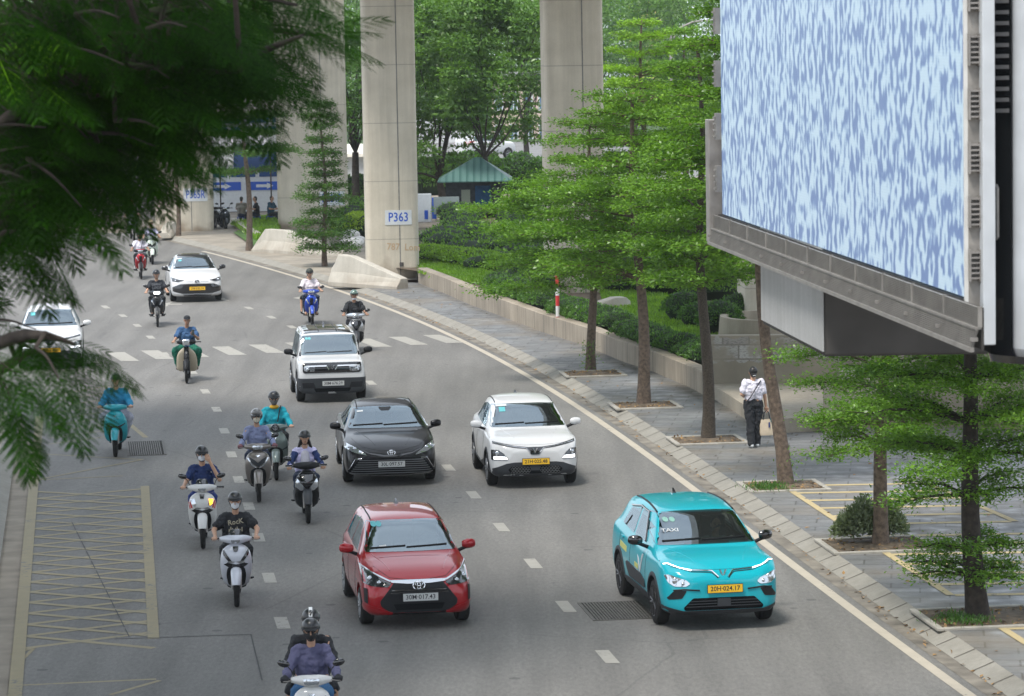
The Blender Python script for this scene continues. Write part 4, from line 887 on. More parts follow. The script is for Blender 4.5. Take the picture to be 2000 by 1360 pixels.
# --- black saloon
p_blk = paint('black_paint', (.004, .004, .006), .0, .02, .5)
ST = [(0, .24, .50, .46, .52, .40, .60, .62), (.05, .22, .70, .64, .58, .56, .66, .69), (.18, .20, .83, .77, .66, .66, .74, .77), (.42, .19, .89, .83, .78, .72, .83, .855), (.85, .19, .915, .86, .86, .76, .90, .925), (1.30, .19, .92, .865, .90, .775, .955, .985), (1.62, .19, .92, .86, .92, .72, 1.09, 1.14),
      (2.0, .19, .92, .85, .925, .62, 1.30, 1.345), (2.3, .19, .92, .85, .93, .60, 1.365, 1.41), (2.8, .19, .92, .85, .94, .59, 1.385, 1.445), (3.4, .19, .92, .85, .95, .58, 1.33, 1.385), (3.9, .20, .91, .83, .96, .58, 1.14, 1.18), (4.3, .22, .90, .81, .97, .60, 1.03, 1.05), (4.7, .26, .86, .76, .95, .58, .99, 1.0), (4.88, .36, .74, .64, .86, .5, .92, .93)]
fa = (G(683, 941) + G(836, 934)) / 2; yw = R(5.5)
t, bv = car('black saloon with number plate 30L-097.57 beside the white crossover', carloc(fa, 1.0, yw), yw, 4.885, 1.84, 1.445, ST, 2.825, .98, .33, p_blk, [(-.77, 1.0), (.77, 1.0), (.63, 1.335), (.3, 1.355), (-.3, 1.355), (-.63, 1.335)],
            [[(1.85, .985), (2.78, 1.0), (2.78, 1.31), (2.35, 1.29)], [(2.84, 1.0), (3.7, 1.02), (3.5, 1.22), (2.84, 1.31)]], mir_pos=(.90, 1.72, 1.02))
lampset(bv, t, [(-.89, .83), (-.885, .74), (-.70, .665), (-.46, .615), (-.52, .665), (-.70, .765)], m_lamp, [(-.70, .735, .04), (-.80, .76, .035)], [])
both(bv, t, 'upper_grille', [(-.60, .715), (-.10, .645), (-.12, .60), (-.45, .615)], m_black, off=.012, cell=.06)
patch(bv, 'grille_bar', [(-.62, .73), (-.42, .665), (-.13, .625), (.13, .625), (.42, .665), (.62, .73), (.40, .64), (.14, .595), (-.14, .595), (-.40, .64)], 'front', m_gloss, t, .016, .05)
patch(bv, 'lower_grille', [(-.62, .56), (.62, .56), (.86, .30), (.80, .235), (.46, .235), (.40, .215), (-.40, .215), (-.46, .235), (-.80, .235), (-.86, .30)], 'front', m_dark, t, .008, .06, rnd=.03)
for i in range(7):
    z = .535 - i * .042; w_ = .62 + i * .03; patch(bv, 'grille_slat', [(-w_, z), (w_, z), (w_ + .01, z - .017), (-w_ - .01, z - .017)], 'front', mat('slat_grey', (.085, .09, .098), .3, coat=1), t, .022, .07)
for s in (-1, 1): lines(bv, t, 'chrome_trim', [(s * .36, .215), (s * .46, .245), (s * .78, .245), (s * .85, .30), (s * .70, .555), (s * .58, .56)], 'front', m_chrome, .008, .016)
lines(bv, t, 'chrome_trim', [(-.36, .215), (.36, .215)], 'front', m_chrome, .009, .016)
oval_emblem(bv, t, 0, .665, .072, .05); plate_at(bv, t, 0, .45, '30L·097.57', m_pltw, off=.05)
lines(bv, t, 'bonnet_line', [(-.74, .88), (-.55, .77), (-.2, .70), (.2, .70), (.55, .77), (.74, .88)], 'front', m_gap, .005, -.001)
for s in (-1, 1):
    lines(bv, t, 'bonnet_crease', [(s * .62, 1.35), (s * .47, .8), (s * .30, .25)], 'top', p_blk, .013, -.007); lines(bv, t, 'roof_rail_strip', [(s * .555, 2.1), (s * .55, 2.8), (s * .54, 3.5)], 'top', m_gap, .012, 0)
    lines(bv, t, 'window_trim', [(1.80, .965), (2.8, .985), (3.75, 1.01)], 'left' if s < 0 else 'right', m_chrome, .009, .004)
sides(bv, t, [1.5, 2.81, 3.75], .32, .93, m_chrome, .86, 4.88)
patch(bv, 'sticker', [(-.56, 1.285), (-.44, 1.295), (-.44, 1.275), (-.56, 1.265)], 'front', m_signw, t, .011)
patch(bv, 'sensor_housing', [(-.13, 1.345), (.13, 1.345), (.08, 1.285), (-.08, 1.285)], 'front', m_black, t, .011, rnd=.02)

# --- white crossover (built once, used again under the branches)
p_wht = paint('white_paint', (.60, .605, .61), 0, .05)
ST_W = [(0, .26, .50, .46, .62, .40, .70, .73), (.05, .24, .68, .62, .67, .55, .78, .81), (.17, .22, .81, .77, .81, .66, .88, .905), (.38, .21, .865, .825, .93, .72, .965, .985), (.72, .21, .875, .825, .95, .73, 1.005, 1.035), (1.02, .21, .878, .825, .97, .735, 1.05, 1.09), (1.35, .21, .878, .82, .985, .68, 1.25, 1.295),
        (1.70, .21, .878, .81, .99, .60, 1.45, 1.495), (2.0, .21, .878, .81, 1.0, .59, 1.505, 1.555), (2.5, .21, .878, .81, 1.01, .58, 1.52, 1.579), (3.1, .22, .87, .80, 1.03, .565, 1.47, 1.53), (3.5, .24, .86, .78, 1.06, .54, 1.33, 1.39), (3.8, .28, .83, .74, 1.06, .51, 1.12, 1.16), (3.97, .36, .74, .62, .95, .46, 1.02, 1.03)]
def white_crossover(label, loc, yw, plate, pm):
    t, bv = car(label, loc, yw, 3.97, 1.756, 1.579, ST_W, 2.514, .75, .32, p_wht, [(-.75, 1.09), (.75, 1.09), (.615, 1.465), (.3, 1.482), (-.3, 1.482), (-.615, 1.465)],
                [[(1.58, 1.05), (2.42, 1.07), (2.42, 1.43), (2.02, 1.42)], [(2.48, 1.07), (3.25, 1.11), (3.1, 1.36), (2.48, 1.43)]], archm=m_clad, mir_pos=(.88, 1.42, 1.12))
    drl = [(-.80, .915), (-.80, .875), (-.40, .80), (-.14, .775), (-.13, .805), (-.40, .835)]
    for p in (drl, mir(drl)): patch(bv, 'light_strip', p, 'front', m_gloss, t, .010, .05); 
    for s in (-1, 1): lines(bv, t, 'light_strip_chrome', [(s * .78, .893), (s * .40, .822), (s * .17, .795), (s * .09, .71)], 'front', mat('strip_silver', (.55, .56, .58), .2, metal=.8), .009, .016)
    patch(bv, 'nose_badge', [(-.17, .805), (.17, .805), (.075, .665), (-.075, .665)], 'front', m_gloss, t, .012, .05, rnd=.02); vee(bv, t, 0, .745, .055, .05)
    lampset(bv, t, [(-.825, .76), (-.70, .76), (-.60, .69), (-.52, .575), (-.825, .56)], m_lampd, [(-.72, .70, .045)], [[(-.78, .635), (-.575, .63), (-.53, .585), (-.78, .578)]], ledm=m_led)
    patch(bv, 'lower_cladding', [(-.85, .38), (-.55, .50), (-.40, .52), (.40, .52), (.55, .50), (.85, .38), (.85, .20), (-.85, .20)], 'front', m_clad, t, .016, .06)
    patch(bv, 'lower_grille', [(-.44, .455), (.44, .455), (.53, .385), (.47, .30), (-.47, .30), (-.53, .385)], 'front', m_dark, t, .022, .06, rnd=.02)
    for r_ in range(4):
        for c_ in range(15):
            x = -.42 + c_ * .06 + (r_ % 2) * .03
            if abs(x) < .11: continue
            q, n, _, _ = bv.ray_cast(Vector((x, -9, .43 - r_ * .036)), Vector((0, 1, 0)))
    hx = MB()
    for r_ in range(4):
        for c_ in range(17):
            x = -.48 + c_ * .06 + (r_ % 2) * .03; z = .43 - r_ * .036
            if abs(x) < .10 or abs(x) > .45: continue
            q, n, _, _ = bv.ray_cast(Vector((x, -9, z)), Vector((0, 1, 0))); hx.tube([(x + .028 * math.cos(a), q.y - .026, z + .020 * math.sin(a)) for a in [math.pi / 3 * i for i in range(7)]], .004, 4)
    hx.build('grille_mesh', mat('mesh_grey', (.07, .075, .08), .5), t)
    patch(bv, 'sensor_cover', [(-.09, .455), (.09, .455), (.09, .36), (-.09, .36)], 'front', m_clad, t, .032, .06, rnd=.02)
    plate_at(bv, t, .01, .535, plate, pm, off=.05)
    lines(bv, t, 'bonnet_line', [(-.72, .89), (-.5, .865), (-.2, .845), (.2, .845), (.5, .865), (.72, .89)], 'front', mat('white_gap', (.30, .30, .30), .8), .004, -.001)
    for s in (-1, 1):
        lines(bv, t, 'roof_rail_strip', [(s * .565, 1.85), (s * .555, 2.5), (s * .54, 3.2)], 'top', m_gap, .012, 0); ax = 'left' if s < 0 else 'right'
        patch(bv, 'sill_cladding', [(1.12, .28), (2.90, .28), (2.90, .40), (2.45, .36), (1.9, .34), (1.12, .48)], ax, m_clad, t, .012, .1)
        lines(bv, t, 'bonnet_crease', [(s * .55, 1.0), (s * .44, .6), (s * .36, .3)], 'top', p_wht, .012, -.007)
    sides(bv, t, [1.3, 2.45, 3.2], .42, .98, p_wht, .92, 3.97)
    patch(bv, 'sticker', [(-.57, 1.46), (-.36, 1.47), (-.36, 1.44), (-.57, 1.43)], 'front', m_signw, t, .011); patch(bv, 'sticker', [(-.52, 1.42), (-.40, 1.425), (-.40, 1.35), (-.52, 1.345)], 'front', mat('sticker_teal', (.10, .42, .45), .5), t, .011)
    return t
fa = (G(958, 948) + G(1116, 941)) / 2; yw = R(6.5)
white_crossover('white crossover with a yellow number plate 21H-025.48 right of the black saloon', carloc(fa, .75, yw), yw, '21H·025.48', m_plty)
fa = (G(40, 720) + G(160, 715)) / 2; yw = R(7)
white_crossover('white crossover half hidden by the hanging branches at the left edge', carloc(fa, .75, yw), yw, '30K·418.05', m_plty)

# --- turquoise taxi
p_teal = paint('turquoise_paint', (.003, .37, .45), .0, .03)
ST = [(0, .27, .52, .48, .62, .42, .72, .75), (.05, .25, .70, .65, .68, .58, .80, .83), (.18, .23, .83, .79, .84, .68, .91, .935), (.40, .22, .88, .84, .96, .74, 1.0, 1.02), (.76, .22, .89, .845, .99, .75, 1.045, 1.07), (1.08, .22, .893, .84, .99, .755, 1.085, 1.12), (1.42, .22, .893, .83, 1.0, .70, 1.28, 1.33),
      (1.80, .22, .893, .82, 1.01, .615, 1.485, 1.535), (2.1, .22, .893, .82, 1.02, .605, 1.54, 1.595), (2.7, .22, .893, .825, 1.03, .625, 1.56, 1.613), (3.4, .23, .89, .825, 1.06, .625, 1.535, 1.585), (3.85, .25, .885, .81, 1.09, .60, 1.46, 1.51), (4.16, .29, .85, .77, 1.08, .56, 1.18, 1.22), (4.30, .38, .75, .63, .97, .47, 1.03, 1.04)]
fa = (G(1289, 1219) + G(1490, 1207)) / 2; yw = R(9.3)
t, bv = car('turquoise taxi with a yellow number plate 20H-024.17 nearest the kerb', carloc(fa, .84, yw), yw, 4.30, 1.79, 1.613, ST, 2.61, .84, .335, p_teal, [(-.77, 1.125), (.77, 1.125), (.63, 1.515), (.3, 1.535), (-.3, 1.535), (-.63, 1.515)],
            [[(1.72, 1.08), (2.55, 1.10), (2.55, 1.47), (2.15, 1.46)], [(2.63, 1.10), (3.5, 1.15), (3.3, 1.40), (2.63, 1.47)]], cat='taxi', wheel_m=m_rimd, archm=m_clad, mirror_m=m_gloss, mir_pos=(.90, 1.50, 1.16))
for s in (-1, 1):
    lines(bv, t, 'light_strip', [(s * .84, 1.005), (s * .62, .93), (s * .46, .90)], 'front', m_led, .009, .010); lines(bv, t, 'light_strip_chrome', [(s * .46, .90), (s * .16, .885), (s * .07, .80)], 'front', m_chrome, .012, .010)
    lines(bv, t, 'trim_line', [(s * .84, .985), (s * .46, .878), (s * .17, .862), (s * .08, .785)], 'front', m_gap, .007, .004)
vee(bv, t, 0, .845, .055, .055)
lampset(bv, t, [(-.84, .83), (-.78, .84), (-.55, .765), (-.50, .715), (-.56, .675), (-.72, .675), (-.80, .73)], m_lamp, [(-.70, .755, .055), (-.60, .72, .03)], [], frame=m_white_pl)
both(bv, t, 'fog_recess', [(-.82, .50), (-.74, .60), (-.70, .625), (-.55, .615), (-.62, .50), (-.80, .475)], m_black, off=.008, cell=.05, rnd=.02)
for s in (-1, 1): lines(bv, t, 'bumper_trim', [(s * .74, .62), (s * .60, .635), (s * .36, .615)], 'front', m_black, .012, .008)
patch(bv, 'lower_grille', [(-.46, .50), (.46, .50), (.60, .36), (.58, .32), (-.58, .32), (-.60, .36)], 'front', m_dark, t, .010, .06, rnd=.02)
for z in (.46, .42, .38): patch(bv, 'grille_slat', [(-.46 - (.5 - z) * .8, z), (.46 + (.5 - z) * .8, z), (.47 + (.5 - z) * .8, z - .012), (-.47 - (.5 - z) * .8, z - .012)], 'front', m_clad, t, .020, .07)
patch(bv, 'sensor_cover', [(-.10, .49), (.10, .49), (.10, .37), (-.10, .37)], 'front', m_clad, t, .03, .06, rnd=.02)
patch(bv, 'lower_cladding', [(-.86, .38), (-.60, .315), (.60, .315), (.86, .38), (.86, .21), (-.86, .21)], 'front', m_clad, t, .018, .06)
plate_at(bv, t, .01, .635, '20H·024.17', m_plty, off=.05)
lines(bv, t, 'bonnet_line', [(-.74, .935), (-.5, .91), (-.2, .895), (.2, .895), (.5, .91), (.74, .935)], 'front', m_gap, .004, -.002)
m_gold = mat('livery_yellow', (.55, .55, .16), .5)
for ax in ('left', 'right'):
    patch(bv, 'sill_cladding', [(1.22, .29), (3.05, .29), (3.05, .40), (2.65, .42), (1.22, .40)], ax, m_clad, t, .012, .1)
    patch(bv, 'door_cladding', [(1.45, .44), (2.6, .44), (2.85, .62), (2.75, .66), (1.7, .62), (1.45, .56)], ax, m_clad, t, .014, .1, rnd=.03)
    for q_, mm in (([(1.62, .92), (1.72, .92), (1.80, .70), (1.86, .66), (1.80, .62), (1.74, .68)], m_signw), ([(1.80, .66), (1.90, .80), (2.02, .86), (1.98, .80), (1.90, .72), (1.84, .62)], m_signw), ([(1.95, .72), (2.2, .73), (2.2, .66), (1.95, .65)], m_gold), ([(1.95, .63), (2.2, .64), (2.2, .55), (1.95, .54)], m_signw), ([(2.85, .86), (3.35, .89), (3.35, .80), (2.85, .77)], m_gold)): patch(bv, 'livery_mark', q_, ax, mm, t, .004, .08, depth=.006)
for s in (-1, 1):
    lines(bv, t, 'roof_rail_strip', [(s * .585, 1.92), (s * .575, 2.7), (s * .56, 3.5)], 'top', m_black, .016, .004); lines(bv, t, 'bonnet_crease', [(s * .60, 1.05), (s * .46, .65), (s * .36, .3)], 'top', p_teal, .012, -.007)
    lines(bv, t, 'rain_guard', [(1.78, 1.10), (2.18, 1.485), (2.7, 1.51), (3.3, 1.44)], 'left' if s < 0 else 'right', m_gloss, .016, .012)
sides(bv, t, [1.4, 2.58, 3.4], .45, 1.0, p_teal, .95, 4.3)
m_stk = mat('sticker_green', (.22, .42, .36), .5)
for x in (-.52, -.42): patch(bv, 'sticker', [(x + .042 * math.cos(a), 1.435 + .03 * math.sin(a)) for a in [2 * math.pi * i / 14 for i in range(14)]], 'front', m_stk, t, .011, .05)
q, n, _, _ = bv.ray_cast(Vector((-.50, -9, 1.30)), Vector((0, 1, 0)))
tl = math.atan2(-n.y, n.z) if n.y < 0 else .9
text_mesh('windscreen_lettering', 'TAXI', .11, m_signw, t, Matrix.Translation(q + n * .012 + Vector((0, 0, .0))) @ Matrix.Rotation(math.pi / 2 - (math.pi / 2 - tl), 4, 'X'), .001, 1.1)
TAXI = (t, bv)

# --- small boxy white car with a black roof
ST = [(0, .24, .66, .64, .60, .60, .86, .88), (.04, .22, .76, .74, .70, .70, .94, .965), (.12, .21, .80, .78, .80, .73, .99, 1.01), (.34, .21, .81, .79, .92, .735, 1.015, 1.04), (.62, .21, .81, .79, .98, .735, 1.04, 1.07), (.80, .21, .81, .785, 1.0, .72, 1.12, 1.15), (.98, .21, .81, .78, 1.01, .67, 1.42, 1.46),
      (1.12, .21, .81, .78, 1.01, .655, 1.555, 1.60), (1.4, .21, .81, .78, 1.01, .65, 1.60, 1.645), (2.2, .21, .81, .78, 1.01, .65, 1.605, 1.652), (2.85, .21, .81, .77, 1.01, .64, 1.59, 1.635), (3.05, .24, .80, .76, 1.0, .60, 1.40, 1.44), (3.14, .30, .78, .73, .98, .56, 1.05, 1.08), (3.19, .38, .70, .64, .90, .5, .98, 1.0)]
fa = (G(590, 784) + G(702, 779)) / 2; yw = R(7.5)
t, bv = car('small boxy white car with a black roof and number plate 30M-676.29', carloc(fa, .62, yw), yw, 3.19, 1.679, 1.652, ST, 2.075, .60, .335, p_wht, [(-.685, 1.09), (.685, 1.09), (.645, 1.535), (.3, 1.55), (-.3, 1.55), (-.645, 1.535)],
            [[(1.12, 1.06), (2.05, 1.06), (2.05, 1.53), (1.25, 1.53)], [(2.12, 1.06), (2.8, 1.06), (2.72, 1.53), (2.12, 1.53)]], archm=m_clad, arch=.07, roof=([(-.63, 1.12), (.63, 1.12), (.63, 2.92), (-.63, 2.92)], m_gloss), mirror_m=m_black, mir_pos=(.86, 1.05, 1.16))
for ax in ('left', 'right'): patch(bv, 'black_pillars', [(.86, 1.09), (1.14, 1.58), (2.95, 1.60), (3.02, 1.55), (1.22, 1.545), (1.10, 1.06)], ax, m_gloss, t, .004, .1)
for s in (-1, 1): patch(bv, 'black_pillar', [(s * .69, 1.07), (s * .735, 1.07), (s * .66, 1.60), (s * .60, 1.60), (s * .60, 1.545), (s * .65, 1.535)], 'front', m_gloss, t, .006, .08)
patch(bv, 'grille', [(-.70, .965), (.70, .965), (.70, .76), (.66, .725), (-.66, .725), (-.70, .76)], 'front', m_gloss, t, .012, .06, rnd=.04)
lampset(bv, t, [(-.665, .88), (-.41, .88), (-.43, .765), (-.62, .765), (-.665, .80)], m_lamp, [(-.58, .82, .035)], [])
for s in (-1, 1):
    patch(bv, 'light_bar', sorted([(s * .66, .905), (s * .13, .905), (s * .13, .88), (s * .66, .88)], key=lambda q: math.atan2(q[1] - .89, q[0] - s * .4)), 'front', mat('bar_silver', (.78, .80, .84), .2, metal=.5), t, .024, .08); lines(bv, t, 'light_bar_end', [(s * .13, .892), (s * .075, .80)], 'front', m_chrome, .012, .022)
vee(bv, t, 0, .855, .06, .06)
patch(bv, 'bumper', [(-.80, .60), (.80, .60), (.80, .21), (-.80, .21)], 'front', m_clad, t, .02, .07)
both(bv, t, 'bumper_pad', [(-.72, .50), (-.45, .50), (-.40, .37), (-.70, .37)], m_black, off=.03, cell=.07)
patch(bv, 'lower_intake', [(-.45, .36), (.45, .36), (.40, .27), (-.40, .27)], 'front', m_dark, t, .026, .07)
plate_at(bv, t, .02, .475, '30M·676.29', m_pltw, off=.045)
for ax in ('left', 'right'): patch(bv, 'sill_cladding', [(1.0, .28), (2.3, .28), (2.3, .45), (1.0, .45)], ax, m_clad, t, .012, .1); patch(bv, 'front_corner', [(.03, .22), (.26, .22), (.26, .60), (.03, .60)], ax, m_clad, t, .015, .08)
lines(bv, t, 'bonnet_line', [(-.64, .99), (-.62, .975), (.62, .975), (.64, .99)], 'front', mat('white_gap', (.30, .30, .30), .8), .004, -.001)
for x in (-.22, .22): lines(bv, t, 'roof_rib', [(x, 1.2), (x, 2.8)], 'top', m_black, .01, .008)
sides(bv, t, [1.02, 2.08], .5, 1.0, m_black, .92, 3.19)
for x in (-.53, -.46): patch(bv, 'sticker', [(x + .035 * math.cos(a), 1.47 + .03 * math.sin(a)) for a in [2 * math.pi * i / 14 for i in range(14)]], 'front', mat('sticker_teal', (.10, .42, .45), .5), t, .011, .05)

# --- white saloon with a black roof
ST = [(0, .24, .48, .44, .56, .38, .64, .66), (.05, .22, .66, .60, .61, .54, .70, .73), (.17, .20, .78, .72, .68, .62, .78, .81), (.40, .19, .845, .79, .80, .68, .87, .90), (.80, .19, .862, .81, .89, .71, .94, .975), (1.16, .19, .865, .815, .93, .725, .995, 1.03), (1.48, .19, .865, .81, .945, .67, 1.15, 1.20),
      (1.86, .19, .865, .80, .95, .585, 1.345, 1.39), (2.15, .19, .865, .80, .96, .57, 1.40, 1.45), (2.6, .19, .865, .80, .97, .56, 1.415, 1.475), (3.15, .20, .86, .80, .98, .55, 1.36, 1.42), (3.6, .21, .855, .78, .99, .55, 1.19, 1.23), (3.95, .23, .84, .76, 1.0, .56, 1.08, 1.10), (4.28, .28, .80, .70, .98, .54, 1.03, 1.05), (4.42, .38, .68, .60, .90, .46, .96, .97)]
fa = (G(338, 589) + G(427, 585)) / 2; yw = R(9)
t, bv = car('white saloon with a black roof and yellow plate 29E-532.14 far up the road', carloc(fa, .88, yw), yw, 4.425, 1.73, 1.475, ST, 2.55, .86, .305, p_wht, [(-.72, 1.04), (.72, 1.04), (.595, 1.37), (.3, 1.39), (-.3, 1.39), (-.595, 1.37)],
            [[(1.68, 1.0), (2.55, 1.02), (2.55, 1.34), (2.15, 1.32)], [(2.61, 1.02), (3.42, 1.05), (3.25, 1.25), (2.61, 1.34)]], roof=([(-.60, 1.88), (.60, 1.88), (.56, 3.35), (-.56, 3.35)], m_gloss), mirror_m=m_gloss, mir_pos=(.86, 1.58, 1.06))
for s in (-1, 1): patch(bv, 'black_pillar', [(s * .725, 1.03), (s * .76, 1.03), (s * .625, 1.38), (s * .60, 1.375)], 'front', m_gloss, t, .006, .08)
lampset(bv, t, [(-.83, .83), (-.80, .70), (-.62, .68), (-.40, .735), (-.60, .765)], m_lampd, [(-.70, .735, .035)], [])
for s in (-1, 1): lines(bv, t, 'chrome_trim', [(s * .38, .70), (s * .12, .70)], 'front', m_chrome, .008, .008)
patch(bv, 'grille', [(-.55, .62), (.55, .62), (.80, .52), (.80, .38), (.50, .30), (-.50, .30), (-.80, .38), (-.80, .52)], 'front', m_gloss, t, .012, .06, rnd=.03)
patch(bv, 'bumper_lip', [(-.80, .34), (-.45, .27), (.45, .27), (.80, .34), (.80, .22), (-.80, .22)], 'front', p_wht, t, .03, .06); patch(bv, 'lip_insert', [(-.48, .275), (.48, .275), (.44, .235), (-.44, .235)], 'front', m_black, t, .036, .06)
oval_emblem(bv, t, 0, .70, .075, .055); plate_at(bv, t, 0, .47, '29E·532.14', m_plty, off=.05)
sides(bv, t, [1.35, 2.58, 3.45], .33, .96, p_wht, .88, 4.42)
patch(bv, 'sticker', [(-.55, 1.355), (-.38, 1.365), (-.38, 1.34), (-.55, 1.33)], 'front', m_signw, t, .011); patch(bv, 'sticker', [(-.50, 1.315), (-.40, 1.32), (-.40, 1.27), (-.50, 1.265)], 'front', mat('sticker_teal', (.10, .42, .45), .5), t, .011)

# --- white off-roader seen from behind, across the far street
q = P3(962, 300, 232)
t, bv = car('white off-roader parked with its back to us across the far street', (q.x + 1.2, 229, 0), R(128), 4.3, 1.79, 1.75, [tuple([s[0], s[1] + .12, s[2], s[3], s[4] + .15, s[5], s[6] + .18, s[7] + .18]) for s in ST_W][:-1] + [(4.2, .45, .80, .72, 1.1, .6, 1.5, 1.6), (4.3, .5, .75, .65, 1.0, .5, 1.2, 1.25)], 2.6, .8, .36, p_wht, [(-.75, 1.27), (.75, 1.27), (.615, 1.65), (-.615, 1.65)],
            [[(1.65, 1.25), (2.5, 1.26), (2.5, 1.62), (2.05, 1.6)], [(2.58, 1.26), (3.6, 1.28), (3.5, 1.6), (2.58, 1.62)]])
rearlamps(bv, t, [(-.75, 1.3), (-.6, 1.3), (-.6, .98), (-.75, .98)])
# ------------------------------------------------------------------ people
def capsule(mb, p, q, r0, r1, n=10):
    p, q = Vector(p), Vector(q); d = q - p; L = d.length
    if L < 1e-5: d = Vector((0, 0, 1)); L = 1e-5
    d.normalize(); a = d.cross(Vector((0, 0, 1)) if abs(d.z) < .9 else Vector((1, 0, 0))).normalized(); b = d.cross(a); rings = []
    for k_ in range(5): t = math.pi / 2 * (k_ / 4); rings.append((p - d * r0 * math.cos(t), max(r0 * math.sin(t), .001)))
    for k_ in range(5): t = math.pi / 2 * (1 - k_ / 4); rings.append((q + d * r1 * math.cos(t), max(r1 * math.sin(t), .001)))
    mb.loft([[c + (a * math.cos(2 * math.pi * j / n) + b * math.sin(2 * math.pi * j / n)) * r for j in range(n)] for c, r in rings])
wr_tex = bpy.data.textures.new('wrinkles', 'CLOUDS'); wr_tex.noise_scale = .085; wr_tex.noise_depth = 2
def blend(name, items, m, parent, voxel=.011, it=4):      # one continuous skin grown over tapering limbs
    mb = MB()
    for s in items:
        if len(s) == 2: mb.ell(s[0], s[1], 14, 10)
        else: capsule(mb, *s)
    o = mb.build(name, m, None, True); md = o.modifiers.new('r', 'REMESH'); md.mode = 'VOXEL'; md.voxel_size = voxel
    sm = o.modifiers.new('s', 'SMOOTH'); sm.factor = .5; sm.iterations = it
    if name in ('shirt', 'jacket', 'trousers', 'shorts', 'sleeve'): dp = o.modifiers.new('d', 'DISPLACE'); dp.texture = wr_tex; dp.strength = .055; dp.mid_level = .5; dp.texture_coords = 'GLOBAL'
    me = baked(o); me.materials.clear(); finish(me, m, True, 75); return link(name, me, parent)
m_skin = mat('skin', (.46, .27, .18), .55, noise=.08, nscale=30); m_skin2 = mat('skin_tanned', (.33, .18, .115), .55, noise=.08, nscale=30)
def cloth(name, col, noise=.12): return mat(name, col, .85, noise=noise, nscale=5, bump=1.0, bscale=11)
m_hair = mat('black_hair', (.010, .009, .009), .45, noise=.3, nscale=60); m_eye = mat('eye_dark', (.015, .012, .01), .2); m_lip = mat('lips', (.36, .14, .11), .5); m_brow = mat('brows', (.02, .015, .012), .8)
V3 = lambda *a: Vector(a)
def ride_pose(**kw):
    J = dict(hip=V3(0, .20, .86), chest=V3(0, .15, 1.14), neck=V3(0, .12, 1.37), head=V3(0, .08, 1.555),
             shL=V3(-.168, .13, 1.31), shR=V3(.168, .13, 1.31), elL=V3(-.285, -.01, 1.09), elR=V3(.285, -.01, 1.09), wrL=V3(-.315, -.27, 1.055), wrR=V3(.315, -.27, 1.055),
             knL=V3(-.19, -.22, .83), knR=V3(.19, -.22, .83), anL=V3(-.15, -.10, .42), anR=V3(.15, -.10, .42), toL=V3(-.16, -.27, .35), toR=V3(.16, -.27, .35))
    J.update(kw); return J
def hand(items, w, el, s, mode='grip'):
    d = (w - el).normalized()
    if mode == 'grip':
        pc_ = w + Vector((s * .012, -.055, -.012)); items.append((w, pc_, .028, .034)); items.append((pc_ + Vector((-.025, -.01, 0)), pc_ + Vector((.028, -.01, 0)), .024, .024))
        for i in range(4):
            x = (-.036 + i * .024); k_ = pc_ + Vector((x, -.022, .012)); L = (.9, 1, .95, .78)[i]
            items.append((k_, k_ + Vector((0, -.034 * L, -.012)), .0105, .010)); items.append((k_ + Vector((0, -.034 * L, -.012)), k_ + Vector((0, -.026, -.046 * L)), .010, .009)); items.append((k_ + Vector((0, -.026, -.046 * L)), k_ + Vector((0, .002, -.05 * L)), .009, .008))
        items.append((pc_ + Vector((-s * .03, .012, -.006)), pc_ + Vector((-s * .05, -.02, -.03)), .013, .010))
    else:                                                # relaxed or raised hand: fingers follow the forearm, curled
        side = Vector((0, 1, 0)).cross(d).normalized() if abs(d.y) < .9 else Vector((1, 0, 0)); pc_ = w + d * .06; nrm_ = d.cross(side)
        items.append((w, pc_, .026, .032)); items.append((pc_ - side * .025, pc_ + side * .025, .02, .02))
        for i in range(4):
            k_ = pc_ + side * (-.034 + i * .023) + d * .03; L = (.85, 1, .95, .75)[i]; k2 = k_ + d * .036 * L + nrm_ * .010; items.append((k_, k2, .010, .0095)); items.append((k2, k2 + d * .028 * L + nrm_ * .022, .009, .008))
        items.append((pc_ - side * .03 * s, pc_ - side * .055 * s + d * .03 + nrm_ * .012, .012, .009))
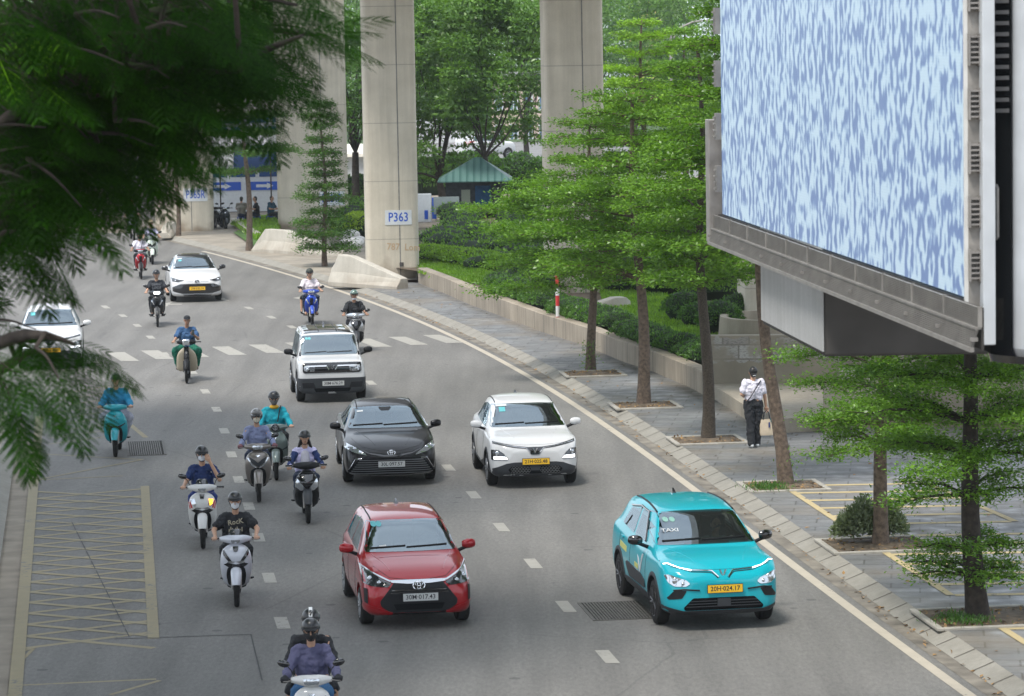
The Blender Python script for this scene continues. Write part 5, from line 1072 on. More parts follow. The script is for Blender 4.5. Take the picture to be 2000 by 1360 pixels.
def person(label, loc, rz, J, shirt, trousers, shoes=None, skin=None, long=False, fat=1.0, helmet=None, brim=True, mask=None, glasses=False, cap=None, hair=True, shorts=False, gloves=None, vox=.011, group='riders on motorbikes', handL='grip', handR='grip', loose=0, sc=1.0, face=1, longhair=False, bareleg=False, tuck=0.0):
    t = thing('person', label, 'person', loc, rz, group); t.scale = (sc, sc, sc); sk = skin or m_skin; h, c, n, hd = J['hip'], J['chest'], J['neck'], J['head']; it = []
    up = (hd - n).normalized()
    it += [(hd + V3(0, .005, .02), (.076, .094, .098)), (hd + V3(0, -.012, -.055), (.058, .070, .062)), (hd + V3(0, -.045, -.085), hd + V3(0, -.035, -.08), .032, .034), (n, hd + V3(0, .015, -.06), .056, .052), (n + V3(0, .01, -.06), n, .060, .056)]
    if face: it += [(hd + V3(0, -.086, .0), hd + V3(0, -.108, -.035), .009, .014), (hd + V3(-.079, .01, -.005), (.010, .022, .032)), (hd + V3(.079, .01, -.005), (.010, .022, .032))]
    it += [(h + V3(-.07, 0, 0), c + V3(-.07, 0, 0), .098, .10), (h + V3(.07, 0, 0), c + V3(.07, 0, 0), .098, .10), (J['shL'], J['shR'], .050, .050), (c, n + V3(0, .02, -.08), .10, .058)]
    for s, k_ in ((-1, 'L'), (1, 'R')):
        sh, el, wr = J['sh' + k_], J['el' + k_], J['wr' + k_]; it += [(sh, el, .050, .040), (el, wr, .040, .027)]; hand(it, wr, el, s, handL if s < 0 else handR)
        hp = h + V3(s * .095, 0, -.02); it += [(hp, J['kn' + k_], .085, .057), (J['kn' + k_], J['kn' + k_].lerp(J['an' + k_], .35) + V3(0, .01, 0), .056, .055), (J['kn' + k_].lerp(J['an' + k_], .35) + V3(0, .01, 0), J['an' + k_], .055, .036), (J['an' + k_] + V3(0, .03, -.03), J['to' + k_], .036, .03)]
    body = blend('body', it, sk, t, vox * .72, 3)
    a = .008 * fat + loose * .7; hb_ = h.lerp(c, tuck) + V3(0, 0, -.05 if not tuck else 0); it = [(hb_ + V3(-.075, 0, 0), c + V3(-.082, 0, 0), .108 * fat + a, .114 * fat + a), (hb_ + V3(.075, 0, 0), c + V3(.082, 0, 0), .108 * fat + a, .114 * fat + a), (hb_ + V3(0, -.04, .06), c + V3(0, -.028, 0), .10 * fat + a, .11 * fat), (J['shL'] + V3(.015, 0, 0), J['shR'] - V3(.015, 0, 0), .060 + a * .6, .060 + a * .6), (c, n + V3(0, .01, -.07), .13, .084), (c + V3(0, -.03, .05), n + V3(0, -.005, -.085), .10, .062)]
    for s, k_ in ((-1, 'L'), (1, 'R')):
        sh, el, wr = J['sh' + k_], J['el' + k_], J['wr' + k_]
        it += [(sh, el, .055 + a, .047 + a), (el, wr, .047 + a, .035 + a * .6)] if long else [(sh, sh.lerp(el, .66), .056 + a, .060 + a)]
    so = blend('jacket' if long else 'shirt', it, shirt, t, vox, 3)
    it = [(h + V3(-.07, .02, -.03), h + V3(.07, .02, -.03), .118 * fat, .118 * fat)] + ([(h + V3(-.05, 0, .0), h.lerp(c, tuck) + V3(-.05, 0, -.05), .105, .098), (h + V3(.05, 0, .0), h.lerp(c, tuck) + V3(.05, 0, -.05), .105, .098)] if tuck else [])
    for s, k_ in ((-1, 'L'), (1, 'R')):
        hp = h + V3(s * .095, 0, -.02); kn, an = J['kn' + k_], J['an' + k_]; it.append((hp, kn, .100 + loose, .074 + loose))
        if not (shorts or (bareleg and s < 0)): it.append((kn, an, .074 + loose, .052 + loose * 1.4))
    blend('trousers' if not shorts else 'shorts', it, trousers, t, vox, 3)
    for s, k_ in ((-1, 'L'), (1, 'R')):
        an, to = J['an' + k_], J['to' + k_]; blend('shoe', [(an + V3(0, .035, -.045), to + V3(0, 0, -.005), .043, .038), (an + V3(0, .01, -.01), an + V3(0, .03, -.04), .043, .044)], shoes or m_black, t, vox, 2)
    if gloves:
        for s, k_ in ((-1, 'L'), (1, 'R')):
            it = []; hand(it, J['wr' + k_], J['el' + k_], s, 'grip'); it = [(p, q, r0 + .006, r1 + .006) for p, q, r0, r1 in it]; blend('glove', it, gloves, t, .010, 2)
    if face and not glasses:
        for s in (-1, 1): mb = MB(); mb.ell(hd + V3(s * .031, -.083, .012), (.014, .010, .008)); mb.build('eye', m_eye, body)
    if face:
        for s in (-1, 1): mb = MB(); mb.tube([hd + V3(s * .016, -.092, .034), hd + V3(s * .032, -.090, .038), hd + V3(s * .05, -.078, .032)], [.004, .005, .003], 6); mb.build('eyebrow', m_brow, body)
        if not mask: mb = MB(); mb.ell(hd + V3(0, -.079, -.062), (.024, .010, .008)); mb.build('mouth', m_lip, body)
    if glasses:
        mb = MB()
        for s in (-1, 1): mb.ell(hd + V3(s * .034, -.092, .010), (.031, .012, .022))
        mb.tube([hd + V3(-.076, .0, .015), hd + V3(-.07, -.085, .016), hd + V3(0, -.104, .016), hd + V3(.07, -.085, .016), hd + V3(.076, 0, .015)], .005, 6); mb.build('glasses', m_gloss, t)
    if mask:
        blend('face_mask', [(hd + V3(0, -.020, -.058), (.068, .078, .060)), (hd + V3(0, -.060, -.045), hd + V3(0, -.070, -.075), .048, .040), (hd + V3(0, -.085, -.02), hd + V3(0, -.1, -.045), .02, .022)], mask, t, .009, 2)
        mb = MB()
        for s in (-1, 1): mb.tube([hd + V3(s * .062, -.05, -.035), hd + V3(s * .082, .0, .0), hd + V3(s * .08, .02, .02)], .004, 5)
        mb.build('mask_loops', mask, t)
    if hair: blend('hair', [(hd + V3(0, .022, .035), (.083, .092, .092)), (hd + V3(0, .05, -.03), (.068, .055, .075))], m_hair, t, .010, 2)
    if longhair: blend('long_hair', [(hd + V3(-.07, .03, -.04), hd + V3(-.12, .05, -.20), .035, .03), (hd + V3(.07, .03, -.04), hd + V3(.125, .05, -.20), .035, .03), (hd + V3(0, .06, 0), hd + V3(0, .10, -.2), .07, .06)], m_hair, t, .011, 3)
    if helmet:
        hc = hd + V3(0, .012, .030); mb = MB(); n_ = 24; rings = []
        full = brim == 'full'
        for i in range(10):
            e = R(-8 if not full else -38) + (R(86) - R(-8 if not full else -38)) * i / 9; rr = []
            for j in range(n_):
                q = 2 * math.pi * j / n_; fr = max(0, -math.sin(q)); drop = (.055 if full else .030) * fr * (1 - i / 9); rr.append((hc.x + .118 * math.cos(e) * math.cos(q), hc.y + .142 * math.cos(e) * math.sin(q), hc.z + .128 * math.sin(e) + drop * (1.6 if full else 1)))
            rings.append(rr)
        mb.loft(rings); ho = mb.build('helmet', helmet, t)
        mb = MB(); k_ = MB()
        if brim:
            rg = []
            for i in range(13):
                q = R(200 + 140 * i / 12); e = abs(i - 6) / 6
                p0 = V3(hc.x + .116 * math.cos(q), hc.y + .139 * math.sin(q), hc.z + .022); p1 = V3(hc.x + (.122 + .012 * (1 - e)) * math.cos(q), hc.y + (.146 + .062 * (1 - e * e)) * math.sin(q), hc.z + .012 - .012 * (1 - e)); rg.append([p0, p1, p1 - V3(0, 0, .006), p0 - V3(0, 0, .008)])
            mb.loft(rg); mb.build('helmet_peak', m_black if brim != 'full' else m_lampd, ho)
        for s in (-1, 1): k_.tube([hc + V3(s * .10, .0, -.02), hd + V3(s * .072, -.02, -.06), hd + V3(s * .03, -.052, -.118), hd + V3(0, -.058, -.122)], .006, 6)
        k_.build('chin_strap', m_black, ho)
    if cap:
        blend('cap', [(hd + V3(0, .01, .060), (.088, .104, .070))], cap, t, .009, 2); mb = MB(); rg = []
        for i in range(11):
            q = R(200 + 140 * i / 10); p0 = hd + V3(.080 * math.cos(q), .012 + .094 * math.sin(q), .052); e = abs(i - 5) / 5; p1 = hd + V3(.085 * math.cos(q), .012 + (.10 + .075 * (1 - e * e)) * math.sin(q), .046 - .012 * (1 - e)); rg.append([p0, p1, p1 - V3(0, 0, .005), p0 - V3(0, 0, .005)])
        mb.loft(rg); mb.build('cap_peak', cap, t)
    return t, so

# ------------------------------------------------------------------ motorbikes
def ring_xy(w, yc, d, z, n=20, e=.75):
    o = []
    for j in range(n):
        a = 2 * math.pi * j / n; c, s = math.cos(a), math.sin(a); o.append((w * math.copysign(abs(c)**e, c), yc + (d if s < 0 else d * .45) * math.copysign(abs(s)**e, s), z))
    return o
def cr_interp(tab, k=4): return [tuple(r) for r in interp(tab, k)]
def superbar(mb, rows, n=14, e=.8):              # loft along y: rows of (y, halfwidth, z mid, half height)
    mb.loft([[(w_ * math.copysign(abs(math.cos(a))**e, math.cos(a)), y, z + h * math.copysign(abs(math.sin(a))**e, math.sin(a))) for a in [2 * math.pi * j / n for j in range(n)]] for y, w_, z, h in cr_interp(rows, 3)])
SHIELD = {
 'scooter': [(.27, .12, -.27, .07), (.34, .19, -.31, .10), (.48, .232, -.37, .12), (.62, .248, -.41, .13), (.76, .240, -.43, .13), (.87, .205, -.43, .11), (.93, .14, -.42, .08), (.965, .07, -.41, .05)],
 'round': [(.27, .13, -.27, .07), (.34, .21, -.31, .10), (.48, .25, -.36, .12), (.64, .255, -.40, .13), (.78, .235, -.42, .13), (.90, .17, -.42, .11), (.97, .09, -.41, .07)],
 'sport': [(.26, .13, -.26, .07), (.33, .20, -.30, .10), (.46, .225, -.36, .12), (.58, .22, -.42, .13), (.70, .215, -.47, .14), (.80, .20, -.47, .13), (.90, .13, -.44, .08), (.95, .07, -.41, .05)],
 'under': [(.36, .10, -.24, .05), (.42, .17, -.27, .08), (.54, .20, -.33, .09), (.66, .205, -.38, .10), (.78, .18, -.41, .10), (.88, .12, -.42, .08), (.94, .07, -.41, .05)],
 'cub': [(.27, .20, -.20, .04), (.33, .26, -.22, .055), (.50, .265, -.27, .065), (.66, .25, -.32, .07), (.78, .20, -.36, .07), (.86, .12, -.38, .06), (.92, .05, -.385, .04)]}
def wheel_bike(name, t, y, r, wd, rimm, spokes=5):
    mb = MB(); mb.lathe([(-wd * .32, r * .76), (-wd / 2, r * .86), (-wd * .42, r * .95), (0, r), (wd * .42, r * .95), (wd / 2, r * .86), (wd * .32, r * .76)], (0, y, r), 32); wo = mb.build(name, m_rub, t, angle=60)
    mb = MB(); mb.lathe([(-wd * .33, r * .77), (-wd * .2, r * .70), (wd * .2, r * .70), (wd * .33, r * .77)], (0, y, r), 28, cap=False)
    for i in range(spokes): a = 2 * math.pi * i / spokes; mb.tube([(0, y, r), (0, y + r * .74 * math.cos(a), r + r * .74 * math.sin(a))], [.02, .014], 6)
    mb.lathe([(-.05, .04), (.05, .04)], (0, y, r), 12); mb.build('rim', rimm, wo)
def motorbike(label, g, rz, style, body, accent=None, shield=None, hl='bar', mirrors=True, wheel=.285, fend=None, visor=False, deco=None, group='motorbikes on the road', lit=False, cat='motorbike', mir_low=False):
    loc = (g[0] + (-math.sin(rz)) * .63, g[1] + math.cos(rz) * .63, 0); t = thing('motorbike', label, cat, loc, rz, group); ac = accent or m_black; under = style in ('under', 'cub'); r = wheel
    wheel_bike('front_wheel', t, -.63, r, .085 if not under else .07, m_rimd if not under else m_rim, 5 if not under else 9); wheel_bike('rear_wheel', t, .64, r, .10 if not under else .08, m_rimd, 5)
    mb = MB(); mb.loft([ring_xy(w_, yc, d, z) for z, w_, yc, d in cr_interp(SHIELD[style], 4)]); so = mb.build('front_shield', shield or body, t, angle=60)
    b = bmesh.new(); b.from_mesh(so.data); bv = BVHTree.FromBMesh(b); b.free()
    # fork and mudguard
    mb = MB()
    for s in (-1, 1): mb.tube([(s * .062, -.63, r), (s * .066, -.52, r + .27)], .021, 8)
    mb.build('fork', m_steel if style != 'cub' else m_black, t)
    mb = MB(); rg = []; fw = .085 if not under else .06
    for i in range(13):
        a = R(20 + 125 * i / 12); rr = r + .035; e = math.sin(R(15 + 150 * i / 12))**.5; rg.append([(x * fw * (.45 + .55 * e), -.63 - (rr + dz) * math.cos(a), r + (rr + dz) * math.sin(a)) for x, dz in ((-1, -.055), (-.92, -.005), (-.5, .018), (0, .024), (.5, .018), (.92, -.005), (1, -.055), (.85, -.045), (0, .004), (-.85, -.045))])
    mb.loft(rg); mb.build('front_mudguard', fend or body, t, angle=60)
    if not under and style != 'sport': patch(bv, 'wheel_recess', rounded([(-.125, .30), (.125, .30), (.155, .48), (.135, .60), (.07, .645), (-.07, .645), (-.135, .60), (-.155, .48)], .05), 'front', m_black, so, .004, .05)
    if style == 'sport': patch(bv, 'lower_cowl', rounded([(-.15, .28), (.15, .28), (.215, .42), (.215, .56), (.10, .62), (-.10, .62), (-.215, .56), (-.215, .42)], .04), 'front', m_black, so, .006, .05)
    # floor, seat, tail, exhaust, stand
    mb = MB(); superbar(mb, [(-.33, .15, .30, .05), (-.1, .16, .28, .045), (.12, .15, .30, .06), (.30, .13, .40, .12)] if not under else [(-.35, .06, .45, .06), (-.1, .07, .42, .09), (.2, .09, .45, .12), (.4, .09, .5, .12)]); mb.build('floorboard' if not under else 'engine', ac if not under else m_steel, t)
    mb = MB(); superbar(mb, [(.05, .10, .58, .16), (.25, .155, .62, .13), (.55, .15, .67, .11), (.85, .09, .74, .06), (.95, .04, .76, .03)] if not under else [(-.05, .08, .62, .08), (.2, .12, .66, .08), (.55, .12, .70, .07), (.9, .07, .76, .04)]); mb.build('rear_body', body, t)
    mb = MB(); superbar(mb, [(.0, .09, .755, .03), (.15, .135, .765, .045), (.45, .14, .775, .045), (.8, .10, .80, .04), (.88, .05, .80, .03)]); mb.build('seat', m_clad, t)
    mb = MB(); mb.tube([(-.10, .15, .26), (-.15, .4, .26), (-.155, .50, .30), (-.16, .95, .38)], [.02, .025, .05, .045], 10); mb.build('exhaust', m_steel if under else m_black, t)
    mb = MB()
    for s in (-1, 1): mb.tube([(s * .12, .30, .30), (s * .24, .30, .30)], .014, 6); mb.box((s * .23, .30, .312), (.07, .06, .02))
    if under:
        for s in (-1, 1): mb.tube([(s * .10, -.06, .29), (s * .22, -.06, .29)], .013, 6); mb.box((s * .19, -.06, .302), (.09, .07, .02))
    mb.build('footrests', m_black, t)
    # handlebar, grips, levers, cover
    mb = MB(); mb.tube([(-.37, -.33, 1.025), (-.2, -.37, 1.03), (0, -.39, 1.02), (.2, -.37, 1.03), (.37, -.33, 1.025)], .012, 8); hb = mb.build('handlebar', m_steel, t)
    for s in (-1, 1):
        mb = MB(); mb.tube([(s * .25, -.355, 1.03), (s * .375, -.328, 1.025)], .019, 10); mb.build('grip', m_black, hb); mb = MB(); mb.tube([(s * .22, -.40, 1.035), (s * .30, -.40, 1.02), (s * .385, -.37, 1.015)], .006, 6); mb.build('brake_lever', m_steel, hb)
    rows = []
    for x, yc, z, d, h in ((-.25, -.36, 1.03, .03, .03), (-.20, -.385, 1.035, .05, .045), (-.11, -.42, 1.035, .085, .065), (0, -.44, 1.03, .10, .075), (.11, -.42, 1.035, .085, .065), (.20, -.385, 1.035, .05, .045), (.25, -.36, 1.03, .03, .03)): rows.append((x, yc, z, d, h))
    mb = MB(); mb.loft([[(x, yc + d * math.cos(a) * (1 if math.cos(a) < 0 else .6), z + h * math.sin(a)) for a in [2 * math.pi * j / 16 for j in range(16)]] for x, yc, z, d, h in cr_interp(rows, 3)]); co_ = mb.build('handlebar_cover', (fend or body) if style != 'sport' else ac, t, angle=60)
    b = bmesh.new(); b.from_mesh(co_.data); bc = BVHTree.FromBMesh(b); b.free()
    hm = m_led if lit else m_lamp
    if hl == 'bar': patch(bc, 'headlight', rounded([(-.10, 1.065), (.10, 1.065), (.085, .995), (-.085, .995)], .02), 'front', hm, co_, .008, .04)
    if hl == 'slim': patch(bc, 'headlight', rounded([(-.075, 1.035), (.075, 1.035), (.05, .985), (-.05, .985)], .02), 'front', hm, co_, .008, .04)
    if hl == 'round':
        mb = MB(); mb.lathe([(-.085, .03), (-.08, .075), (-.05, .088), (0, .08)], (0, -.48, 1.035), 24, 'y'); ro = mb.build('headlight', m_gloss, co_); mb = MB()
        mb.box((0, -.568, 1.035), (.11, .006, .012)); mb.box((0, -.568, 1.035), (.012, .006, .10)); mb.box((0, -.566, 1.065), (.08, .006, .012)); mb.box((0, -.566, 1.005), (.08, .006, .012)); mb.build('lens_bars', m_lamp, ro)
    if hl == 'square':
        mb = MB(); mb.box((0, -.53, 1.035), (.15, .06, .13)); hx = mb.build('headlight', m_lamp, co_, True, .015); mb = MB(); mb.box((0, -.515, 1.035), (.175, .06, .155)); mb.build('headlight_rim', m_chrome, hx, True, .015)
    if visor: mb = MB(); mb.loft([[(x * w_, y + .03 * abs(x)**2, z) for x in (-1, -.6, 0, .6, 1)] + [(x * w_, y + .012 + .03 * abs(x)**2, z) for x in (1, .6, 0, -.6, -1)] for w_, y, z in ((.10, -.47, 1.07), (.105, -.455, 1.12), (.085, -.42, 1.165), (.05, -.40, 1.185))]); mb.build('windshield', m_lampd, t)
    if mirrors:
        for s in (-1, 1):
            zt = 1.235 if not mir_low else 1.16; mb = MB(); mb.tube([(s * .20, -.37, 1.04), (s * .245, -.37, zt - .08), (s * .30, -.36, zt - .02)], .007, 6); ms_ = mb.build('mirror', m_black, t); mb = MB(); mb.ell((0, 0, 0), (.078, .022, .046), 16); mo = mb.build('mirror_head', m_gloss, ms_); mo.location = (s * .335, -.355, zt); mo.rotation_euler = (0, -s * .25, s * .1)
    if deco: deco(t, so, bv, co_, bc)
    return t
def pt(bv, so, name, poly, m, off=.008, both_=True, cell=.04, rnd=0):
    patch(bv, name, poly, 'front', m, so, off, cell, rnd=rnd)
    if both_: patch(bv, name, mir(poly), 'front', m, so, off, cell, rnd=rnd)
m_redt = mat('red_trim', (.45, .02, .02), .4)
def deco_sh(stripes=False, blink=False):
    def f(t, so, bv, co_, bc):
        if stripes:
            pt(bv, so, 'indicator', [(-.20, .85), (-.13, .86), (-.10, .76), (-.13, .72), (-.18, .76)], m_lamp, .008); pt(bv, so, 'stripe', [(-.225, .82), (-.205, .83), (-.165, .70), (-.19, .70)], m_redt, .006); pt(bv, so, 'stripe', [(-.24, .80), (-.23, .81), (-.20, .69), (-.215, .68)], m_redt, .006)
            if blink: pt(bv, so, 'lit_indicator', [(.115, .855), (.19, .845), (.175, .77), (.13, .74)], m_amber, .014, False)
        else: pt(bv, so, 'trim_panel', [(-.225, .90), (-.18, .88), (-.06, .70), (-.10, .685), (-.19, .80)], m_gloss, .010)
        pt(bv, so, 'chrome_trim', [(-.14, .69), (0, .665), (.14, .69), (.10, .715), (0, .70), (-.10, .715)], m_chrome, .011, False); pt(bv, so, 'black_band', [(-.19, .66), (-.13, .685), (0, .655), (.13, .685), (.19, .66), (.12, .615), (-.12, .615)], m_gloss, .008, False)
        pt(bv, so, 'nose_piece', [(-.045, .93), (.045, .93), (.03, .855), (-.03, .855)], m_gloss, .012, False, rnd=.01)
    return f
def deco_vled(t, so, bv, co_, bc):
    pt(bv, so, 'dark_vee', [(-.17, .86), (-.07, .80), (0, .74), (.07, .80), (.17, .86), (.12, .74), (0, .66), (-.12, .74)], m_clad, .008, False); pt(bv, so, 'light_strip', [(-.20, .83), (-.18, .84), (-.10, .71), (-.02, .655), (-.03, .635), (-.12, .69)], m_lamp, .012); pt(bv, so, 'emblem', [(-.045, .885), (.045, .885), (0, .845)], m_chrome, .01, False)
def deco_round(t, so, bv, co_, bc):
    pt(bv, so, 'side_slot', [(-.235, .66), (-.13, .60), (-.12, .575), (-.235, .62)], m_clad, .006); pt(bv, so, 'emblem', [(-.03, .86), (.03, .86), (0, .80)], m_chrome, .008, False)
def deco_sport(lampm):
    def f(t, so, bv, co_, bc):
        pt(bv, so, 'headlight', [(-.205, .83), (-.16, .80), (-.03, .635), (-.03, .60), (-.12, .60), (-.195, .66)], lampm, .010); pt(bv, so, 'black_vee', [(-.15, .90), (.15, .90), (.15, .82), (.02, .63), (-.02, .63), (-.15, .82)], m_gloss, .016, False); pt(bv, so, 'chrome_trim', [(-.21, .86), (-.20, .86), (-.20, .66), (-.21, .66)], m_chrome, .010)
    return f
def deco_ev(t, so, bv, co_, bc):
    pt(bv, so, 'headlight', [(-.215, .70), (-.20, .705), (-.06, .645), (-.05, .625), (-.12, .63)], m_lampd, .010); vv = [(-.05, .90), (0, .86), (.05, .90), (0, .84)]; pt(bv, so, 'emblem', vv, m_chrome, .01, False); pt(bv, so, 'emblem', [(-.05, .665), (0, .64), (.05, .665), (0, .62)], m_gloss, .01, False)
def deco_cub(t, so, bv, co_, bc):
    pt(bv, so, 'fork_cover', [(-.055, .92), (.055, .92), (.065, .60), (.075, .30), (-.075, .30), (-.065, .60)], m_black, .03, False)
    mb = MB(); mb.tube([(0, -.38, .90), (0, -.47, .62)], [.055, .075], 12); mb.build('steering_head', m_black, t)
    mb = MB(); mb.tube([(0, -.47, .72), (0, -.475, .80)], .03, 8); mb.build('badge', m_chrome, t)
def deco_under(c2, lampm=None):
    def f(t, so, bv, co_, bc):
        pt(bv, so, 'cowl_wing', [(-.195, .80), (-.12, .86), (-.03, .72), (-.06, .60), (-.16, .62)], c2, .014); pt(bv, so, 'indicator', [(-.17, .80), (-.14, .81), (-.07, .68), (-.10, .67)], lampm or m_lamp, .022); pt(bv, so, 'dark_nose', [(-.05, .84), (.05, .84), (.04, .62), (-.04, .62)], m_black, .016, False)
        patch(bc, 'cover_stripe', [(-.18, 1.09), (.18, 1.09), (.12, 1.07), (-.12, 1.07)], 'front', c2, co_, .004, .05)
    return f
b_white = paint('bike_white', (.60, .60, .59), 0, .05); b_pearl = paint('bike_pearl', (.56, .58, .64), .1, .05); b_taupe = paint('bike_taupe', (.20, .18, .165), .5, .06); b_grn = paint('bike_greygreen', (.15, .19, .18), .35, .05); b_black = paint('bike_black', (.012, .013, .015), 0, .06)
b_teal = paint('bike_teal', (.008, .30, .36), .1, .05); b_cream = paint('bike_beige', (.42, .37, .28), 0, .08); b_red = paint('bike_red', (.38, .01, .02), .2, .06); b_mint = paint('bike_mint', (.58, .66, .58), 0, .06); b_blue = paint('bike_blue', (.012, .06, .42), .2, .05); b_silver = paint('bike_silver', (.42, .43, .44), .6, .06); b_navy = paint('bike_navy', (.012, .018, .03), .1, .05)
hm_blk = mat('helmet_black', (.010, .011, .013), .34, coat=.25); hm_gry = mat('helmet_grey', (.16, .155, .15), .3, coat=1, noise=.2, nscale=12); hm_grn = mat('helmet_green', (.09, .15, .12), .25, coat=1, noise=.5, nscale=14); hm_olive = mat('helmet_olive', (.03, .038, .03), .6)
mk_w = cloth('mask_white', (.66, .68, .72)); mk_b = cloth('mask_black', (.012, .012, .014)); mk_g = cloth('mask_grey', (.13, .12, .115)); mk_c = cloth('mask_cream', (.58, .53, .42))
c_blk = cloth('cloth_black', (.012, .014, .018)); c_navy = cloth('cloth_navy', (.010, .028, .11)); c_lav = cloth('cloth_lavender', (.21, .24, .38)); c_teal = cloth('cloth_teal', (.004, .30, .38)); c_white = cloth('cloth_white', (.66, .64, .72)); c_purple = cloth('cloth_slate', (.085, .085, .16)); c_blu = cloth('cloth_blue', (.03, .085, .19)); c_grnp = cloth('cloth_green', (.004, .12, .075)); c_jean = cloth('cloth_denim', (.03, .11, .24)); c_djean = cloth('cloth_darkdenim', (.012, .022, .05)); c_lil = cloth('cloth_lilac', (.52, .50, .72)); c_gryt = cloth('cloth_grey', (.36, .37, .44))
def rider(label, px, py, rz, **kw):
    g = G(px, py); loc = (g[0] - math.sin(rz) * .63, g[1] + math.cos(rz) * .63, 0); J = ride_pose(**kw.pop('pose', {})); return person(label, loc, rz, J, **kw)
def bike(label, px, py, rz, *a, **kw): g = G(px, py); return motorbike(label, (g.x, g.y), rz, *a, **kw)
def strap(t, pts, m, r=.012): mb = MB(); mb.tube(pts, r, 6); return mb.build('shoulder_strap', m, t)
Y7 = R(5)
# 1 two people on the nearest white scooter
bike('white scooter with a single round-topped headlight carrying two people at the bottom edge', 612, 1500, R(3), 'scooter', b_white, hl='bar', deco=deco_vled)
rider('person in a slate hooded jacket, black mask and gloves steering the nearest white scooter', 612, 1500, R(3), shirt=c_purple, trousers=c_jean, long=True, helmet=hm_blk, mask=mk_b, glasses=True, gloves=c_blk, vox=.010, loose=.012)
t, so = rider('person in black with a striped helmet riding pillion on the nearest scooter', 612, 1500, R(3), shirt=c_blk, trousers=c_blk, shorts=True, long=True, helmet=hm_blk, brim=True, mask=mk_b, vox=.011, handL='free', handR='free', pose=dict(hip=V3(0, .55, .90), chest=V3(0, .50, 1.19), neck=V3(0, .45, 1.43), head=V3(.0, .40, 1.62), shL=V3(-.20, .47, 1.37), shR=V3(.19, .47, 1.37), elL=V3(-.30, .36, 1.13), elR=V3(.28, .36, 1.13), wrL=V3(-.19, .16, 1.02), wrR=V3(.19, .16, 1.02), knL=V3(-.27, .12, .82), knR=V3(.27, .12, .82), anL=V3(-.25, .26, .42), anR=V3(.25, .26, .42), toL=V3(-.26, .12, .36), toR=V3(.26, .12, .36)))
mb = MB(); mb.loft([[(x, .40 + .144 * math.cos(e) * -1 + .012, 1.65 + .130 * math.sin(e)) for x in (-.022, .022)] + [(x, .40 + .150 * math.cos(e) * -1 + .012, 1.65 + .136 * math.sin(e)) for x in (.022, -.022)] for e in [R(18 + 14 * i) for i in range(10)]]); mb.build('helmet_stripe', m_signw, t)
# 2 the white scooter of the rider in the printed black T-shirt
bike('pearl white scooter with black trim ridden by the man in the printed T-shirt', 463, 1186, R(4), 'scooter', b_pearl, hl='slim', visor=True, mirrors=False, deco=deco_sh())
t, so = rider('person in a black T-shirt printed with pale lettering, white mask and black helmet', 463, 1186, R(4), shirt=c_blk, trousers=c_blk, helmet=hm_blk, mask=mk_w, vox=.010, fat=1.12, loose=.012, pose=dict(elL=V3(-.34, -.02, 1.13), elR=V3(.34, -.02, 1.13)))
m_prt = mat('print_beige', (.33, .30, .22), .9)
text_mesh('shirt_print', 'RocK', .108, m_prt, so, Matrix.Translation((0, -.035, 1.245)) @ FRONT @ Matrix.Rotation(R(8), 4, 'Z'), .014, 1.0)
mb = MB()
for i in range(9): x = -.10 + i * .025; h = .05 + .035 * abs(math.sin(i * 2.3)); mb.box((x, -.062 + .9 * x * x, 1.115 + .02 * math.sin(i * 1.7)), (.016, .03, h), rz=x)
mb.build('shirt_picture', m_prt, so)
# 3 white scooter with red stripes, navy polo
bike('white scooter with red stripes and a lit amber indicator', 397, 1072, R(4), 'scooter', b_white, hl='slim', visor=True, deco=deco_sh(True, True))
rider('person in a navy polo shirt and white mask raising one hand to the ear', 397, 1072, R(4), shirt=c_navy, trousers=cloth('cloth_royal', (.012, .03, .16)), helmet=hm_blk, mask=mk_w, glasses=True, vox=.010, handR='free', pose=dict(elR=V3(.30, -.06, 1.12), wrR=V3(.145, -.06, 1.43), shR=V3(.185, .11, 1.32)))
# 4 taupe scooter
bike('bronze grey scooter with a chrome vee light strip and quilted hand muffs', 506, 981, R(5), 'scooter', b_taupe, hl='bar', deco=deco_vled)
rider('person in a lavender long-sleeved top, grey visor helmet and cream mask', 506, 981, R(5), shirt=c_lav, trousers=c_djean, long=True, helmet=hm_gry, brim='full', mask=mk_c, glasses=True, gloves=cloth('muff_maroon', (.16, .07, .08), .5), vox=.011)
# 5 grey-green round scooter
bike('grey green retro scooter with a round headlight behind the bronze scooter', 540, 938, R(5), 'round', b_grn, hl='round', deco=deco_round, mirrors=False)
t, so = rider('person in a bright teal jacket with a yellow collar, black helmet and grey mask', 540, 938, R(5), shirt=c_teal, trousers=c_blk, long=True, helmet=hm_blk, mask=mk_g, glasses=True, vox=.011, fat=1.15, loose=.018)
blend('collar', [(V3(0, .11, 1.385), (.098, .098, .05))], mat('collar_yellow', (.62, .34, .02), .8), t, .011, 2); strap(t, [(.13, .12, 1.40), (.10, -.02, 1.30), (.06, -.06, 1.1)], m_black)
